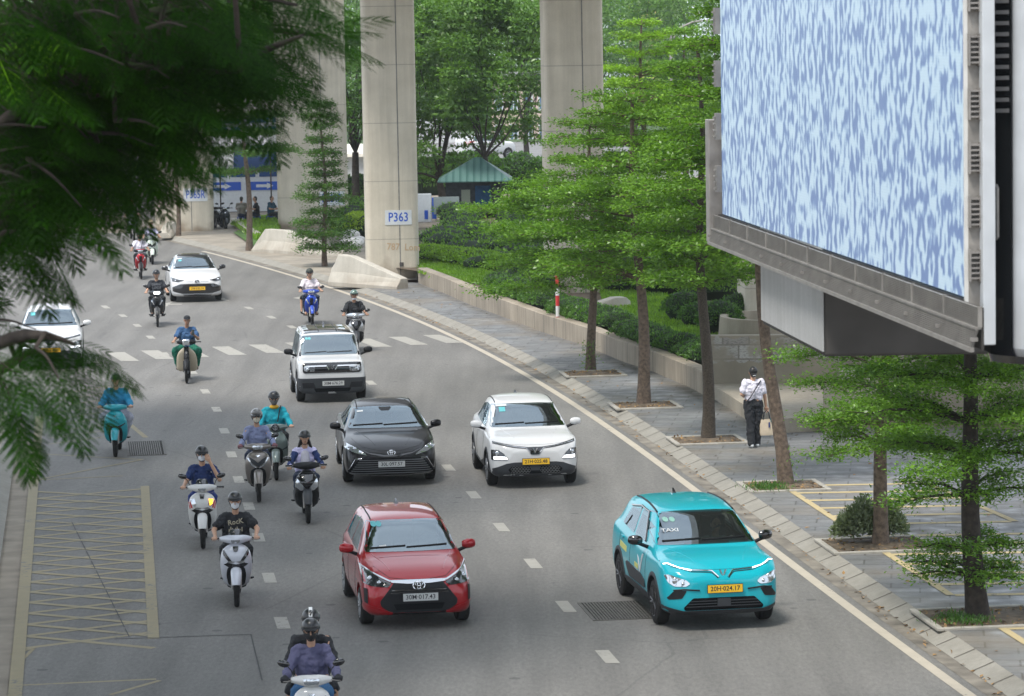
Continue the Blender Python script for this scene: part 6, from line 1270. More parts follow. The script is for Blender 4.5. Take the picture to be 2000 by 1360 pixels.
# 6 black and silver sporty scooter, student
bike('black and silver sporty scooter with twin triangular headlights by the black saloon', 602, 1023, R(6), 'sport', b_black, hl='none', mir_low=True, fend=m_clad, deco=deco_sport(m_lamp))
t, so = rider('person with long dark hair in a lilac and navy track jacket, black helmet', 602, 1023, R(6), shirt=c_lil, trousers=c_djean, long=True, helmet=hm_blk, longhair=True, vox=.011, sc=.95)
for s, k_ in ((-1, 'L'), (1, 'R')):
    J = ride_pose(); blend('sleeve', [(J['sh' + k_].lerp(J['el' + k_], .25), J['el' + k_], .068, .060), (J['el' + k_], J['el' + k_].lerp(J['wr' + k_], .8), .060, .048)], c_navy, t, .011, 2)
    mb = MB()
    for u in (-.018, .018): mb.tube([J['sh' + k_] + V3(s * .075 + u * .3, -.035 + u, -.06), J['el' + k_] + V3(s * .060, -.05 + u, .04)], .007, 5)
    mb.build('sleeve_stripes', m_signw, t)
blend('undershirt', [(V3(0, .03, 1.24), V3(0, .0, 1.0), .085, .10)], cloth('cloth_palegrey', (.45, .44, .50)), t, .011, 2)
# 7 teal electric scooter under the branches
bike('teal electric scooter half hidden under the hanging branches', 226, 893, R(3), 'round', b_teal, hl='none', deco=deco_ev, mirrors=False)
rider('person in a blue top and pale grey trousers on the teal scooter under the branches', 226, 893, R(3), shirt=cloth('cloth_cyan', (.01, .20, .36)), trousers=c_gryt, long=True, helmet=hm_blk, vox=.012, loose=.03, pose=dict(knL=V3(-.27, -.18, .80), knR=V3(.27, -.18, .80)))
# 8 beige cub, man with a phone
bike('old beige step-through moped with wide leg shields and a square headlamp', 365, 749, R(3), 'cub', b_cream, hl='square', mirrors=False, wheel=.29, fend=m_black, deco=deco_cub)
t, so = rider('person in a blue T-shirt, green trousers and black cap looking at a phone while riding', 365, 749, R(3), shirt=c_blu, trousers=c_grnp, skin=m_skin2, cap=c_blk, vox=.011, shorts=False, loose=.018, handR='free', shoes=mat('sandal_brown', (.06, .035, .025), .7),
    pose=dict(elR=V3(.29, -.02, 1.08), wrR=V3(.20, -.20, 1.19), knL=V3(-.30, -.20, .80), knR=V3(.30, -.20, .80), anL=V3(-.24, -.02, .42), anR=V3(.24, -.02, .42), toL=V3(-.25, -.18, .34), toR=V3(.25, -.18, .34), head=V3(.015, .06, 1.555)))
mb = MB(); mb.box((0, 0, 0), (.075, .012, .15)); ph = mb.build('phone', m_gloss, None, True, .004); g = G(365, 749)
ph.matrix_world = Matrix.Translation((g.x - math.sin(R(3)) * .63, g.y + math.cos(R(3)) * .63, 0)) @ Matrix.Rotation(R(3), 4, 'Z') @ Matrix.Translation((.17, -.30, 1.27)) @ Matrix.Rotation(R(-25), 4, 'X'); tag(ph, 'black phone held in the hand of the rider with green trousers', 'phone')
# 9 black underbone
bike('black step-through motorbike with its headlight lit behind the moped', 308, 639, R(6), 'under', b_black, hl='bar', lit=True, wheel=.29, deco=deco_under(b_navy, m_lamp))
t, so = rider('person in a black T-shirt with grey lettering on the motorbike with the lit headlight', 308, 639, R(6), shirt=cloth('cloth_charcoal', (.018, .021, .028)), trousers=c_blk, helmet=hm_blk, vox=.012, fat=1.1, loose=.012)
for txt, z in (('ISSANT', 1.26), ('LOOS', 1.15)): text_mesh('shirt_print', txt, .10, mat('print_grey', (.17, .18, .20), .9), so, Matrix.Translation((0, -.035 if z > 1.2 else -.055, z)) @ FRONT, .014, 1)
# 10 red underbone, 11 mint scooter
bike('red and black step-through motorbike next to the mint scooter', 276, 546, R(8), 'under', b_red, hl='bar', wheel=.29, fend=m_black, deco=deco_under(b_red))
t, so = rider('person in a white T-shirt and black mask on the red motorbike', 276, 546, R(8), shirt=c_white, trousers=c_blk, helmet=hm_blk, mask=mk_b, vox=.013, skin=m_skin2); strap(t, [(.13, .12, 1.40), (.08, -.0, 1.25), (.03, -.04, 1.05)], m_black)
bike('pale mint scooter farthest up the road', 298, 517, R(9), 'scooter', b_mint, hl='bar', deco=deco_vled)
rider('person in a lilac white shirt and straw-coloured hat on the mint scooter', 298, 517, R(9), shirt=cloth('cloth_palelilac', (.56, .56, .74)), trousers=c_djean, helmet=mat('hat_straw', (.50, .42, .28), .8), vox=.013, mask=None)
# 12 blue underbone with passenger
bike('bright blue step-through motorbike crossing by the turn arrow', 610, 637, R(7), 'under', b_blue, hl='bar', wheel=.29, deco=deco_under(b_blue), mir_low=True)
rider('person in a pale open-necked shirt, glasses and olive helmet on the blue motorbike', 610, 637, R(7), shirt=cloth('cloth_pale', (.60, .55, .58)), trousers=c_djean, helmet=hm_olive, glasses=True, vox=.012, fat=1.1, loose=.012, shoes=m_skin2)
rider('person with a bare leg sitting hidden behind the blue motorbike rider', 610, 637, R(7), shirt=c_blk, trousers=c_blk, shorts=True, helmet=None, vox=.013, handL='free', handR='free', sc=.86, pose=dict(hip=V3(0, .58, 1.0), chest=V3(0, .55, 1.25), neck=V3(0, .53, 1.46), head=V3(0, .50, 1.62), shL=V3(-.16, .53, 1.40), shR=V3(.16, .53, 1.40), elL=V3(-.20, .40, 1.2), elR=V3(.20, .40, 1.2), wrL=V3(-.12, .3, 1.1), wrR=V3(.12, .3, 1.1), knL=V3(-.30, .20, .92), knR=V3(.22, .25, .9), anL=V3(-.31, .20, .48), anR=V3(.2, .35, .5), toL=V3(-.32, .06, .42), toR=V3(.2, .22, .44)))
# 13 silver sporty scooter behind the boxy car
bike('silver and black sporty scooter partly hidden behind the boxy white car', 697, 690, R(6), 'sport', b_silver, hl='none', mir_low=True, fend=m_clad, deco=deco_sport(b_silver), accent=m_lamp)
t, so = rider('person in a black T-shirt and mottled green helmet behind the boxy white car', 697, 690, R(6), shirt=c_blk, trousers=cloth('cloth_darkgrey', (.04, .04, .045)), helmet=hm_grn, vox=.012, fat=1.12, loose=.012, skin=m_skin2, shoes=m_skin2)
blend('chin_mask', [(V3(0, .04, 1.45), (.06, .06, .028))], mk_w, t, .011, 2); strap(t, [(-.12, .12, 1.40), (-.11, -.02, 1.25), (-.10, -.05, 1.0)], m_black)
# 14 far rider beyond the branches
bike('dark motorbike with an orange-helmeted rider seen through the leaves far up the road', 262, 470, R(12), 'under', b_black, hl='bar', wheel=.29, deco=deco_under(b_black))
rider('person with an orange helmet seen through the leaves far up the road', 262, 470, R(12), shirt=c_blk, trousers=c_blk, helmet=mat('helmet_orange', (.55, .09, .02), .35, coat=1), vox=.014)
# parked bikes by the pier
bike('navy scooter parked beside the soot-stained pier', 441, 452, R(14), 'round', b_navy, hl='bar', deco=deco_round, group='motorbikes parked by the pier', mirrors=True)
bike('black motorbike parked behind the navy scooter beside the pier', 419, 452, R(-12), 'under', b_black, hl='none', wheel=.29, group='motorbikes parked by the pier')
# woman walking away
g = G(1472, 874, .13); J = dict(hip=V3(0, 0, .93), chest=V3(0, .02, 1.18), neck=V3(0, .02, 1.40), head=V3(0, -.01, 1.565), shL=V3(-.165, .02, 1.35), shR=V3(.165, .02, 1.35), elL=V3(-.25, .05, 1.12), elR=V3(.235, .03, 1.10), wrL=V3(-.12, -.12, 1.02), wrR=V3(.27, -.01, .87), knL=V3(-.075, .03, .50), knR=V3(.085, -.02, .50), anL=V3(-.075, .10, .10), anR=V3(.085, -.05, .09), toL=V3(-.08, -.03, .05), toR=V3(.09, -.19, .04))
WP = Matrix.Translation((g.x, g.y, .13)) @ Matrix.Rotation(R(190), 4, 'Z')
J = {k_: (V3(-v.x, v.y, v.z)) for k_, v in J.items()}; J2 = {}
for k_, v in J.items(): J2[k_[:-1] + {'L': 'R', 'R': 'L'}[k_[-1]] if k_[-1] in 'LR' and k_ not in () else k_] = v
t, so = person('person in a white blouse and wide black trousers walking away with a tote bag', (g.x, g.y, .13), R(190), J2, c_white, c_blk, shoes=m_signw, long=False, vox=.009, group=None, handL='free', handR='free', loose=.018, hair=True, fat=.92, tuck=.55)
blend('hair_bun', [(J2['head'] + V3(.0, .085, -.045), (.060, .045, .055)), (J2['head'] + V3(0, .04, .03), (.092, .088, .095))], m_hair, t, .009, 2)
mb = MB(); mb.tube([J2['head'] + V3(-.03, .125, -.06), J2['head'] + V3(0, .135, -.055), J2['head'] + V3(.03, .125, -.06)], .008, 6); mb.build('hair_clip', m_signw, t)
strap(t, [(-.14, .10, 1.40), (-.03, .165, 1.26), (.10, .16, 1.06), (.15, .10, .98)], m_black, .011)
hw = WP @ (J2['wrL'] + V3(0, 0, -.10)) if (WP @ J2['wrL']).x > (WP @ J2['wrR']).x else WP @ (J2['wrR'] + V3(0, 0, -.10))
bg_ = thing('tote_bag', 'cream tote bag with a dark tag hanging from the hand of the walking person', 'bag', (hw.x + .01, hw.y - .04, hw.z - .40), R(8))
mb = MB(); mb.loft([[(x * w_, y * d_, z) for x, y in ((-1, -1), (-.3, -1.25), (.3, -1.15), (1, -1), (1.05, 0), (1, 1), (-1, 1), (-1.05, 0))] for z, w_, d_ in ((-.12, .135, .05), (-.05, .15, .06), (.10, .148, .05), (.21, .14, .035), (.205, .13, .028), (.0, .13, .04))]); mb.build('pouch', cloth('canvas_cream', (.56, .47, .35)), bg_)
for s in (-1, 1): mb = MB(); mb.tube([(-.07, s * .04, .20), (-.05, s * .03, .34), (0, s * .01, .395), (.05, s * .03, .34), (.07, s * .04, .20)], .008, 6); mb.build('handle', m_clad, bg_)
mb = MB(); mb.box((.04, -.075, .10), (.03, .012, .11)); mb.build('tag', mat('tag_navy', (.02, .04, .16), .6), bg_); mb = MB(); mb.box((.10, -.05, .20), (.05, .02, .09)); mb.build('scarf', mat('scarf_teal', (.01, .2, .25), .7), bg_)
# people sitting by the halls
def sitter(label, px, py, rz, shirt, tr):
    g = P3(px, py, 152); J = ride_pose(hip=V3(0, .1, .5), chest=V3(0, .1, .80), neck=V3(0, .05, 1.02), head=V3(0, .02, 1.2), shL=V3(-.18, .08, .97), shR=V3(.18, .08, .97), elL=V3(-.26, -.02, .74), elR=V3(.26, -.02, .74), wrL=V3(-.16, -.24, .72), wrR=V3(.16, -.24, .72), knL=V3(-.14, -.30, .52), knR=V3(.14, -.30, .52), anL=V3(-.14, -.28, .10), anR=V3(.14, -.28, .10), toL=V3(-.15, -.42, .05), toR=V3(.15, -.42, .05))
    person(label, (g.x, g.y, .12), rz, J, shirt, tr, vox=.014, group='people sitting by the halls', handL='free', handR='free', sc=1.0)
    mb = MB(); mb.box((0, 0, .38), (.34, .34, .03))
    for sx_ in (-1, 1):
        for sy_ in (-1, 1): mb.box((sx_ * .14, sy_ * .14, .185), (.03, .03, .37))
    o = mb.build('plastic_stool', mat('stool_blue', (.01, .06, .30), .5), None, False, .006, loc=(g.x - math.sin(rz) * .1, g.y + math.cos(rz) * .1, .12)); o.rotation_euler = (0, 0, rz); return o
tag(sitter('person in a grey shirt sitting with the back to the street by the white hall', 473, 437, R(170), cloth('cloth_stone', (.24, .23, .20)), c_djean), 'blue plastic stool under the person in the grey shirt', 'stool')
tag(sitter('person in a dark blue top sitting next to the wide pier', 533, 437, R(60), cloth('cloth_petrol', (.01, .07, .12)), c_blk), 'blue plastic stool under the person in the dark blue top', 'stool')
tag(sitter('person in black sitting sideways between the two other sitters', 498, 434, R(-80), c_blk, c_djean), 'blue plastic stool under the person sitting sideways', 'stool')
# taxi driver
tx, _ = TAXI; M = tx.matrix_basis if False else Matrix.Translation(tx.location) @ Matrix.Rotation(tx.rotation_euler.z, 4, 'Z')
dl = M @ V3(.36, 1.95, 0); J = ride_pose(hip=V3(0, .25, .55), chest=V3(0, .22, .85), neck=V3(0, .16, 1.08), head=V3(0, .12, 1.26), shL=V3(-.18, .16, 1.02), shR=V3(.18, .16, 1.02), elL=V3(-.24, -.05, .95), elR=V3(.24, -.05, .95), wrL=V3(-.15, -.26, 1.10), wrR=V3(.15, -.26, 1.12), knL=V3(-.14, -.30, .55), knR=V3(.14, -.30, .55), anL=V3(-.14, -.45, .32), anR=V3(.14, -.45, .32), toL=V3(-.14, -.55, .28), toR=V3(.14, -.55, .28))
person('person in a pale shirt driving the turquoise taxi, seen through its windscreen', tuple(dl), tx.rotation_euler.z, J, cloth('cloth_driver', (.30, .34, .34)), c_blk, vox=.013, group=None, long=True)
# ------------------------------------------------------------------ trees, hedges, shrubs
def leaves(C, Dv, Nv, L, Wd, jitter=.35):        # one folded four-point leaf at each place, pointing along Dv, facing Nv
    C = np.asarray(C); n = len(C); r = rng.normal(size=(n, 3)) * jitter; D = np.asarray(Dv) + r; D /= np.linalg.norm(D, axis=1, keepdims=True)
    N = np.asarray(Nv) + rng.normal(size=(n, 3)) * jitter; S_ = np.cross(D, N); S_ /= np.linalg.norm(S_, axis=1, keepdims=True) + 1e-9; N = np.cross(S_, D)
    L = (L * rng.uniform(.7, 1.25, n))[:, None]; W_ = L * Wd / 2; V = np.empty((n, 4, 3)); V[:, 0] = C; V[:, 1] = C + D * L * .55 + S_ * W_ + N * L * .10; V[:, 2] = C + D * L; V[:, 3] = C + D * L * .55 - S_ * W_ + N * L * .10
    return V.reshape(-1, 3), np.arange(n * 4).reshape(-1, 4)
def limb(mb, pts, r0, r1, n=8): k = len(pts) - 1; mb.tube(pts, [r0 + (r1 - r0) * i / max(k, 1) for i in range(k + 1)], n)
def tiered(label, base, H, crown_bottom, Rmax, tiers, seed, lm, trunk_r=.13, lean=(0, 0), leaf=.095, dens=.88, group='street trees along the pavement', bark=None, shape=None, branches=6, low=None, z0=.13, top_r=.25, thick=.065):
    global rng
    keep = rng; rng = np.random.default_rng(seed); rnd = random.Random(seed)
    t = thing('street_tree', label, 'tree', (base[0], base[1], z0), 0, group); mb = MB()
    def ax(z): u_ = z / H; return Vector((lean[0] * u_ + .06 * math.sin(z * 1.1 + seed), lean[1] * u_ + .06 * math.cos(z * .9 + seed), z))
    pts = [ax(H * i / 14) for i in range(15)]; rr = [trunk_r * (1.28 if i == 0 else 1.06 - .82 * i / 14) for i in range(15)]; mb.tube([p + Vector((0, 0, -.06 if i == 0 else 0)) for i, p in enumerate(pts)], rr, 10)
    C, Dv = [], []
    zs = [crown_bottom + (H - crown_bottom) * (i + rnd.uniform(-.18, .18)) / max(tiers - 1, 1) for i in range(tiers)] + ([] if not low else low)
    for ti, z in enumerate(zs):
        z = min(z, H * .99); u_ = (z - crown_bottom) / max(H - crown_bottom, .1); rad = Rmax * ((shape(u_) if shape else (1 - .72 * max(u_, 0)**1.3) * (.72 + .28 * min(1, max(u_, 0) * 5)))) * rnd.uniform(.82, 1.1)
        if low and ti >= tiers: rad = Rmax * .45
        nb = max(4, int(branches + rnd.randint(-1, 1))); a0 = rnd.uniform(0, 6.28)
        for b in range(nb):
            a = a0 + 2 * math.pi * b / nb + rnd.uniform(-.35, .35); Lb = rad * rnd.uniform(.62, 1.12); o = ax(max(z - .12 * Lb, min(z, crown_bottom * .8))); d = Vector((math.cos(a), math.sin(a), 0)); rise = rnd.uniform(.05, .22)
            br = [o + d * Lb * s_ + Vector((0, 0, rise * Lb * math.sin(min(1, s_ * 1.4) * 1.5) - .05 * Lb * s_ * s_ + rnd.uniform(-.03, .03))) for s_ in (0, .2, .42, .65, .85, 1)]; limb(mb, br, max(.012, trunk_r * .26 * (.5 + .5 * Lb / Rmax)), .006, 6)
            ns = max(5, int(Lb * 5.5))
            for k in range(ns):
                s_ = .22 + .78 * (k + rnd.random()) / ns; i = min(4, int(s_ * 5)); p = br[i].lerp(br[i + 1], s_ * 5 - i) if i < 5 else br[5]
                sa = a + rnd.choice((-1, 1)) * rnd.uniform(.35, 1.25); sl = Lb * rnd.uniform(.16, .40) * (1.15 - .55 * s_); q = p + Vector((math.cos(sa), math.sin(sa), rnd.uniform(-.05, .2))) * sl
                if k % 2 == 0: mb.tube([p, q], [.008, .004], 4)
                m_ = int((sl * 165 + 12) * dens); tt = rng.uniform(.0, 1.1, m_)[:, None]; sp = sl * .26 + .055
                C.append(np.array(p) + (np.array(q) - np.array(p)) * tt + rng.normal(size=(m_, 3)) * (sp, sp, thick)); Dv.append(np.tile((math.cos(sa), math.sin(sa), .05), (m_, 1)) + rng.normal(size=(m_, 3)) * (.8, .8, .3))
    C = np.concatenate(C); Dv = np.concatenate(Dv); N = np.tile((0., 0., 1.), (len(C), 1)); V, Fq = leaves(C, Dv, N, leaf, .52, .38)
    mb.build('trunk', bark or m_bark, t, angle=60); np_mesh('crown', V, Fq, lm, t); rng = keep; return t
def bg(px, py, z=.13): p = G(px, py, z); return (p.x, p.y)
# the row of street trees on the pavement
tiered('street tree with a broad layered crown beside the red and white post', bg(1158, 724), 6.4, 2.5, 3.3, 9, 11, m_leaf, .125, (.05, 0), branches=7, shape=lambda u: .95 - .62 * max(u, 0)**1.6)
tiered('street tree with a bare lower trunk, second beyond the walking person', bg(1260, 792), 7.2, 3.2, 2.7, 9, 12, m_leaf, .15, (-.25, 0), branches=7, shape=lambda u: .95 - .6 * max(u, 0)**1.5)
tiered('dark-barked street tree in the pit left of the walking person', bg(1381, 860), 8.4, 3.45, 2.3, 11, 13, m_leaf, .135, (-.10, 0), branches=7, bark=mat('speckled_bark', (.075, .060, .045), .95, noise=.6, nscale=40, bump=.8, bscale=30))
tiered('leaning street tree whose bare trunk passes right of the walking person', bg(1530, 950), 9.4, 4.6, 2.4, 11, 14, m_leaf, .135, (-.85, .3), branches=7)
tiered('street tree with a bush at its foot between the parking stripes', bg(1715, 1066), 6.8, 1.75, 1.75, 11, 15, m_leaf, .125, (.40, 0), branches=6, dens=1.9, leaf=.068, shape=lambda u: .85 + .2 * math.sin(u * 3))
tiered('thick dark-trunked street tree nearest the right edge', bg(1912, 1206), 7.0, 2.0, 1.95, 10, 16, m_leaf, .155, (-.28, .1), bark=m_barkd, branches=7, dens=1.9, leaf=.066, shape=lambda u: .8 + .3 * min(1, u * 2), low=[.62, 1.0])
m_leafy2 = m_leafd
tiered('slender young tree with distinct whorled tiers before pier P364R', bg(637, 520), 6.1, .75, 1.45, 13, 17, m_leafd, .10, (-.05, 0), leaf=.10, dens=.8, branches=8, thick=.085, shape=lambda u: .86 - .5 * u)
tiered('street tree with a clear trunk between piers P364R and P365R', bg(489, 491, .1), 7.8, 3.3, 2.5, 7, 18, m_leafd, .13, (-.2, 0), leaf=.11, dens=.9, branches=6)
tiered('street tree with a thin pale trunk against the soot-stained pier', bg(348, 462, .1), 8.5, 3.8, 2.3, 6, 19, m_leafd, .10, (-.1, 0), leaf=.11, dens=.5, branches=6)
# tree pits
def pit(px, py, label, w_=1.35, d_=1.25, grassy=False):
    p = G(px, py, .13); a = R(7); t = thing('tree_pit', label, 'tree pit', (p.x, p.y, .13), a, 'tree pits in the pavement'); mb = MB()
    for s in (-1, 1): mb.box((s * (w_ / 2 + .05), 0, .012), (.10, d_ + .2, .05)); mb.box((0, s * (d_ / 2 + .05), .012), (w_, .10, .05))
    mb.build('kerb_frame', mat('pit_kerb', (.33, .31, .27), .85, noise=.2, nscale=5), t, True, .012)
    n = 12; V = [((i / n - .5) * w_, (j / n - .5) * d_, .004 + .05 * math.exp(-((i / n - .5)**2 + (j / n - .5)**2) * 9) + .012 * random.random()) for j in range(n + 1) for i in range(n + 1)]
    mb = MB(); mb.add(V, [(j * (n + 1) + i, j * (n + 1) + i + 1, (j + 1) * (n + 1) + i + 1, (j + 1) * (n + 1) + i) for j in range(n) for i in range(n)]); mb.build('soil', m_soil, t)
    k = 160; Cc = np.stack([rng.uniform(-w_ / 2, w_ / 2, k), rng.uniform(-d_ / 2, d_ / 2, k), np.full(k, .03)], 1); V, Fq = leaves(Cc, rng.normal(size=(k, 3)) * (1, 1, .3), np.tile((0, 0, 1.), (k, 1)), .07, .6, .3); o = np_mesh('fallen_leaves', V, Fq, mat('dry_leaf', (.28, .17, .07), .9, noise=.4), t); tag(o, kind='stuff')
    if grassy: k = 500; Cc = np.stack([rng.normal(-.35, .2, k), rng.normal(-.2, .25, k), np.full(k, .02)], 1); V, Fq = leaves(Cc, np.tile((0, 0, 1.), (k, 1)), rng.normal(size=(k, 3)), .10, .18, .5); tag(np_mesh('grass_tuft', V, Fq, m_leafd, t), kind='stuff')
pit(1158, 731, 'tree pit round the trunk beside the red and white post'); pit(1260, 793, 'tree pit second beyond the walking person'); pit(1381, 861, 'tree pit left of the walking person'); pit(1530, 951, 'tree pit round the leaning trunk with a patch of grass', grassy=True); pit(1712, 1066, 'tree pit holding a bush between the parking stripes', 1.6, 1.4); pit(1920, 1208, 'tree pit round the thick dark trunk at the right edge', 1.6, 1.5, True)
# litter of leaves along the kerb and over the pavement
k = 520; Cc = []
for i in range(k):
    y = random.uniform(40, 112); Cc.append(edge(y, random.choice((random.gauss(.42, .07), random.gauss(.45, .1), random.uniform(.9, 4.5))), 0)[:2])
Cc = np.array([(x, y, .145 if x > edge(y, .75)[0] else .02) for x, y in Cc]); V, Fq = leaves(Cc, rng.normal(size=(k, 3)) * (1, 1, .15), np.tile((0, 0, 1.), (k, 1)), .085, .6, .25); tag(np_mesh('leaf_litter', V, Fq, mat('dry_leaf', (.28, .17, .07), .9, noise=.4)), 'dry fallen leaves scattered along the kerb and pavement', 'leaf litter', None, 'stuff')
# hedges, shrubs
def bumpy(name, cat, label, cells, lm, leaf, n_per, group=None, z0=PZ, kind=None, core=.86, spread=.12):
    """cells: (x, y, rx, ry, h) overlapping clumps of one planting; a dark twiggy core under leaf-sized faces."""
    t = thing(name, label, cat, (cells[0][0], cells[0][1], z0), 0, group) if not kind else None; ox, oy = (cells[0][0], cells[0][1]) if t else (0, 0); zb_ = 0 if t else z0
    mb = MB(); C, Dv = [], []
    for x, y, rx, ry, h in cells:
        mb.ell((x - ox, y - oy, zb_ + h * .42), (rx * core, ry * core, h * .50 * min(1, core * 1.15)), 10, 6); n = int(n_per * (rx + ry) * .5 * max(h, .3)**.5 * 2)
        v = rng.normal(size=(n, 3)); v /= np.linalg.norm(v, axis=1, keepdims=True); v[:, 2] = np.abs(v[:, 2]) * .98 - .25; sc_ = rng.uniform(.98 - spread, .98 + spread, (n, 1)); p = v * sc_ * (rx, ry, h * .55) + (x - ox, y - oy, zb_ + h * .45); C.append(p); Dv.append(v + (0, 0, .5))
    C = np.concatenate(C); Dv = np.concatenate(Dv); V, Fq = leaves(C, Dv, Dv * (.4, .4, 1) + (0, -.2, .6), leaf, .55, .6)
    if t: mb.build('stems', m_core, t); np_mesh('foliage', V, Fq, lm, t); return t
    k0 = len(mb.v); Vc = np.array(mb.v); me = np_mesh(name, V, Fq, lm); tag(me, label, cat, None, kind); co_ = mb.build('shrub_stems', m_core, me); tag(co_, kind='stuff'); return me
def along(pts, step, rx, ry, h, side=.0, jit=.06):
    o = []; P_ = [Vector((p[0], p[1])) for p in pts]
    for a, b in zip(P_[:-1], P_[1:]):
        n = max(1, int((b - a).length / step))
        for i in range(n): q = a.lerp(b, (i + .5) / n); o.append((q.x + side + random.uniform(-jit, jit), q.y + random.uniform(-jit, jit), rx * random.uniform(.9, 1.15), ry * random.uniform(.9, 1.15), h * random.uniform(.85, 1.12)))
    return o
wp = [(p.x, p.y) for p in WALL]
def wseg(a, b): return [p for p in wl2 if b <= p.y <= a]
H1 = [(p.x + .8, p.y) for p in wseg(106, 97.5)]; H2 = [(p.x + .85, p.y) for p in wseg(97, 90.5)]; H3 = [(p.x + .85, p.y) for p in wseg(90, 80.5)]
bumpy('hedge', 'hedge', 'clipped dark green hedge along the wall left of the red and white post', along(H1, .5, .55, .5, .72), m_leafd, .075, 950, 'clipped hedges behind the low wall')
bumpy('hedge', 'hedge', 'clipped hedge along the wall behind the first street tree trunk', along(H2, .5, .58, .5, .66), m_leafd, .075, 950, 'clipped hedges behind the low wall')
bumpy('hedge', 'hedge', 'clipped hedge along the wall ending at the poster wall', along(H3, .5, .60, .5, .60), m_leafd, .07, 950, 'clipped hedges behind the low wall')
Hb = [G(x, y, PZ) for x, y in ((1010, 548), (1050, 560), (1085, 572))]; bumpy('hedge', 'hedge', 'short boxy hedge block standing left of the curved planter', along([(p.x, p.y) for p in Hb], .5, .62, .6, .85), m_leafd, .08, 900, 'clipped hedges behind the low wall')
Hy = [G(x, y, PZ) for x, y in ((800, 505), (870, 512), (930, 520), (1000, 530), (1050, 534))]; bumpy('hedge', 'hedge', 'low yellow-green hedge crossing the planting right of pier P363', along([(p.x, p.y) for p in Hy], .6, .7, 1.0, .6), m_leafb, .10, 700)
bumpy('hedge', 'hedge', 'bright yellow-green hedge strip before the kiosk', along([bg(x, y, PZ) for x, y in ((940, 412), (975, 414), (1010, 420))], .6, .8, 1.3, .6), m_leafy, .13, 500)
bumpy('hedge', 'hedge', 'yellow-green bushes left of pier P363 above the white sacks', along([bg(x, y, .3) for x, y in ((680, 462), (700, 455), (716, 462))], .5, .6, .9, .9), m_leafy, .12, 520, z0=.3)
for i, (px, py, r_, h_, lb) in enumerate(((1335, 628, .62, .95, 'round clipped shrub on the lawn left of the third street tree'), (1360, 640, .5, .75, 'smaller round shrub touching the clipped one on the lawn'), (1405, 655, .62, 1.05, 'dark clipped shrub on a short stem beside the curved planter'), (1440, 630, .6, .9, 'shrub behind the dark clipped one near the half-hidden pier'), (1290, 575, .8, .9, 'loose shrub at the back of the lawn between two trunks'), (1215, 570, .8, .8, 'loose shrub by the short curved barrier'), (1395, 585, .9, 1.0, 'tall loose shrub behind the lawn under the third crown'))):
    x, y = bg(px, py, PZ); bumpy('shrub', 'shrub', lb, [(x, y, r_, r_, h_), (x + .25, y + .2, r_ * .7, r_ * .7, h_ * .9)], m_leafd if i < 4 else m_leaf, .075, 1100, 'shrubs on the lawn')
x, y = bg(1690, 1062); bumpy('bush', 'bush', 'dusty grey-green bush at the foot of the tree between the parking stripes', [(x - .2, y, .22, .2, .62), (x - .02, y - .05, .2, .2, .80), (x + .12, y + .1, .22, .2, .60), (x + .34, y + .05, .2, .2, .72), (x + .5, y + .1, .17, .18, .5), (x - .34, y + .05, .16, .16, .45)], leafmat('leaf_dusty', (.13, .17, .09), (.28, .34, .21), .3, (.36, .42, .28)), .075, 4200, z0=.13, core=.25, spread=.48)
for px, py, lb in ((1150, 715, 'sprig of shoots at the foot of the trunk beside the red and white post'), (1540, 905, 'sprig of shoots on the lower leaning trunk')):
    x, y = bg(px, py + (10 if px < 1200 else 44)); k = 160; Cc = np.stack([rng.normal(0, .12, k), rng.normal(0, .12, k), rng.uniform(.05, .75, k)], 1); V, Fq = leaves(Cc + (x, y, .13), rng.normal(size=(k, 3)) + (0, 0, .8), np.tile((0, -.3, 1.), (k, 1)), .075, .35, .5); tag(np_mesh('shoots', V, Fq, m_leaf), lb, 'shoots')
# wide bed of mixed low shrubs
cells = []
for i in range(420):
    y = random.uniform(106, 152); xl = xe(y) + (4.8 if y < 118 else 6.5); x = random.uniform(max(xl, -3.2 if y > 117 else xl) + (y - 112) * .02, 13 + (y - 106) * .2)
    px = 1000 + x / y * 6500
    if px < 822 or px > 1420: continue
    cells.append((x, y, random.uniform(.6, 1.1), random.uniform(.6, 1.3), random.uniform(.45, .85)))
for i in range(40):
    y = random.uniform(147, 156); px = random.uniform(682, 720); x = (px - 1000) / 6500 * y; cells.append((x, y, random.uniform(.5, .8), random.uniform(.6, 1.0), random.uniform(.4, .75)))
bumpy('shrub_bed', 'shrub bed', 'wide bed of mixed low green shrubs behind pier P363', cells, m_leaf, .13, 95, kind='stuff')
cells = []
for i in range(160):
    px, py = random.uniform(1180, 1450), random.uniform(500, 575); x, y = bg(px, py, PZ)
    if 1168 < px < 1240 and py > 540: continue
    cells.append((x, y, random.uniform(.4, .7), random.uniform(.5, .9), random.uniform(.3, .6)))
bumpy('shrub_bed', 'shrub bed', 'bright low shrubs at the back of the lawn', cells, m_leafb, .10, 150, kind='stuff')
def grass_stuff(label, poly, z, n, lm, L=.12):
    P_ = [bg(*q, z) for q in poly]; xs_, ys_ = [p[0] for p in P_], [p[1] for p in P_]; o = []
    while len(o) < n:
        x, y = random.uniform(min(xs_), max(xs_)), random.uniform(min(ys_), max(ys_))
        if inpoly(x, y, P_): o.append((x, y, z + .01))
    C = np.array(o); V, Fq = leaves(C, np.tile((0, 0, 1.), (n, 1)), rng.normal(size=(n, 3)), L, .25, .55); tag(np_mesh('grass', V, Fq, lm), label, 'grass', None, 'stuff')
grass_stuff('bright green lawn grass behind the clipped hedge', [(1170, 560), (1235, 545), (1330, 590), (1425, 600), (1450, 660), (1385, 690), (1310, 680), (1240, 650), (1180, 610)], PZ + .02, 16000, m_leafb)
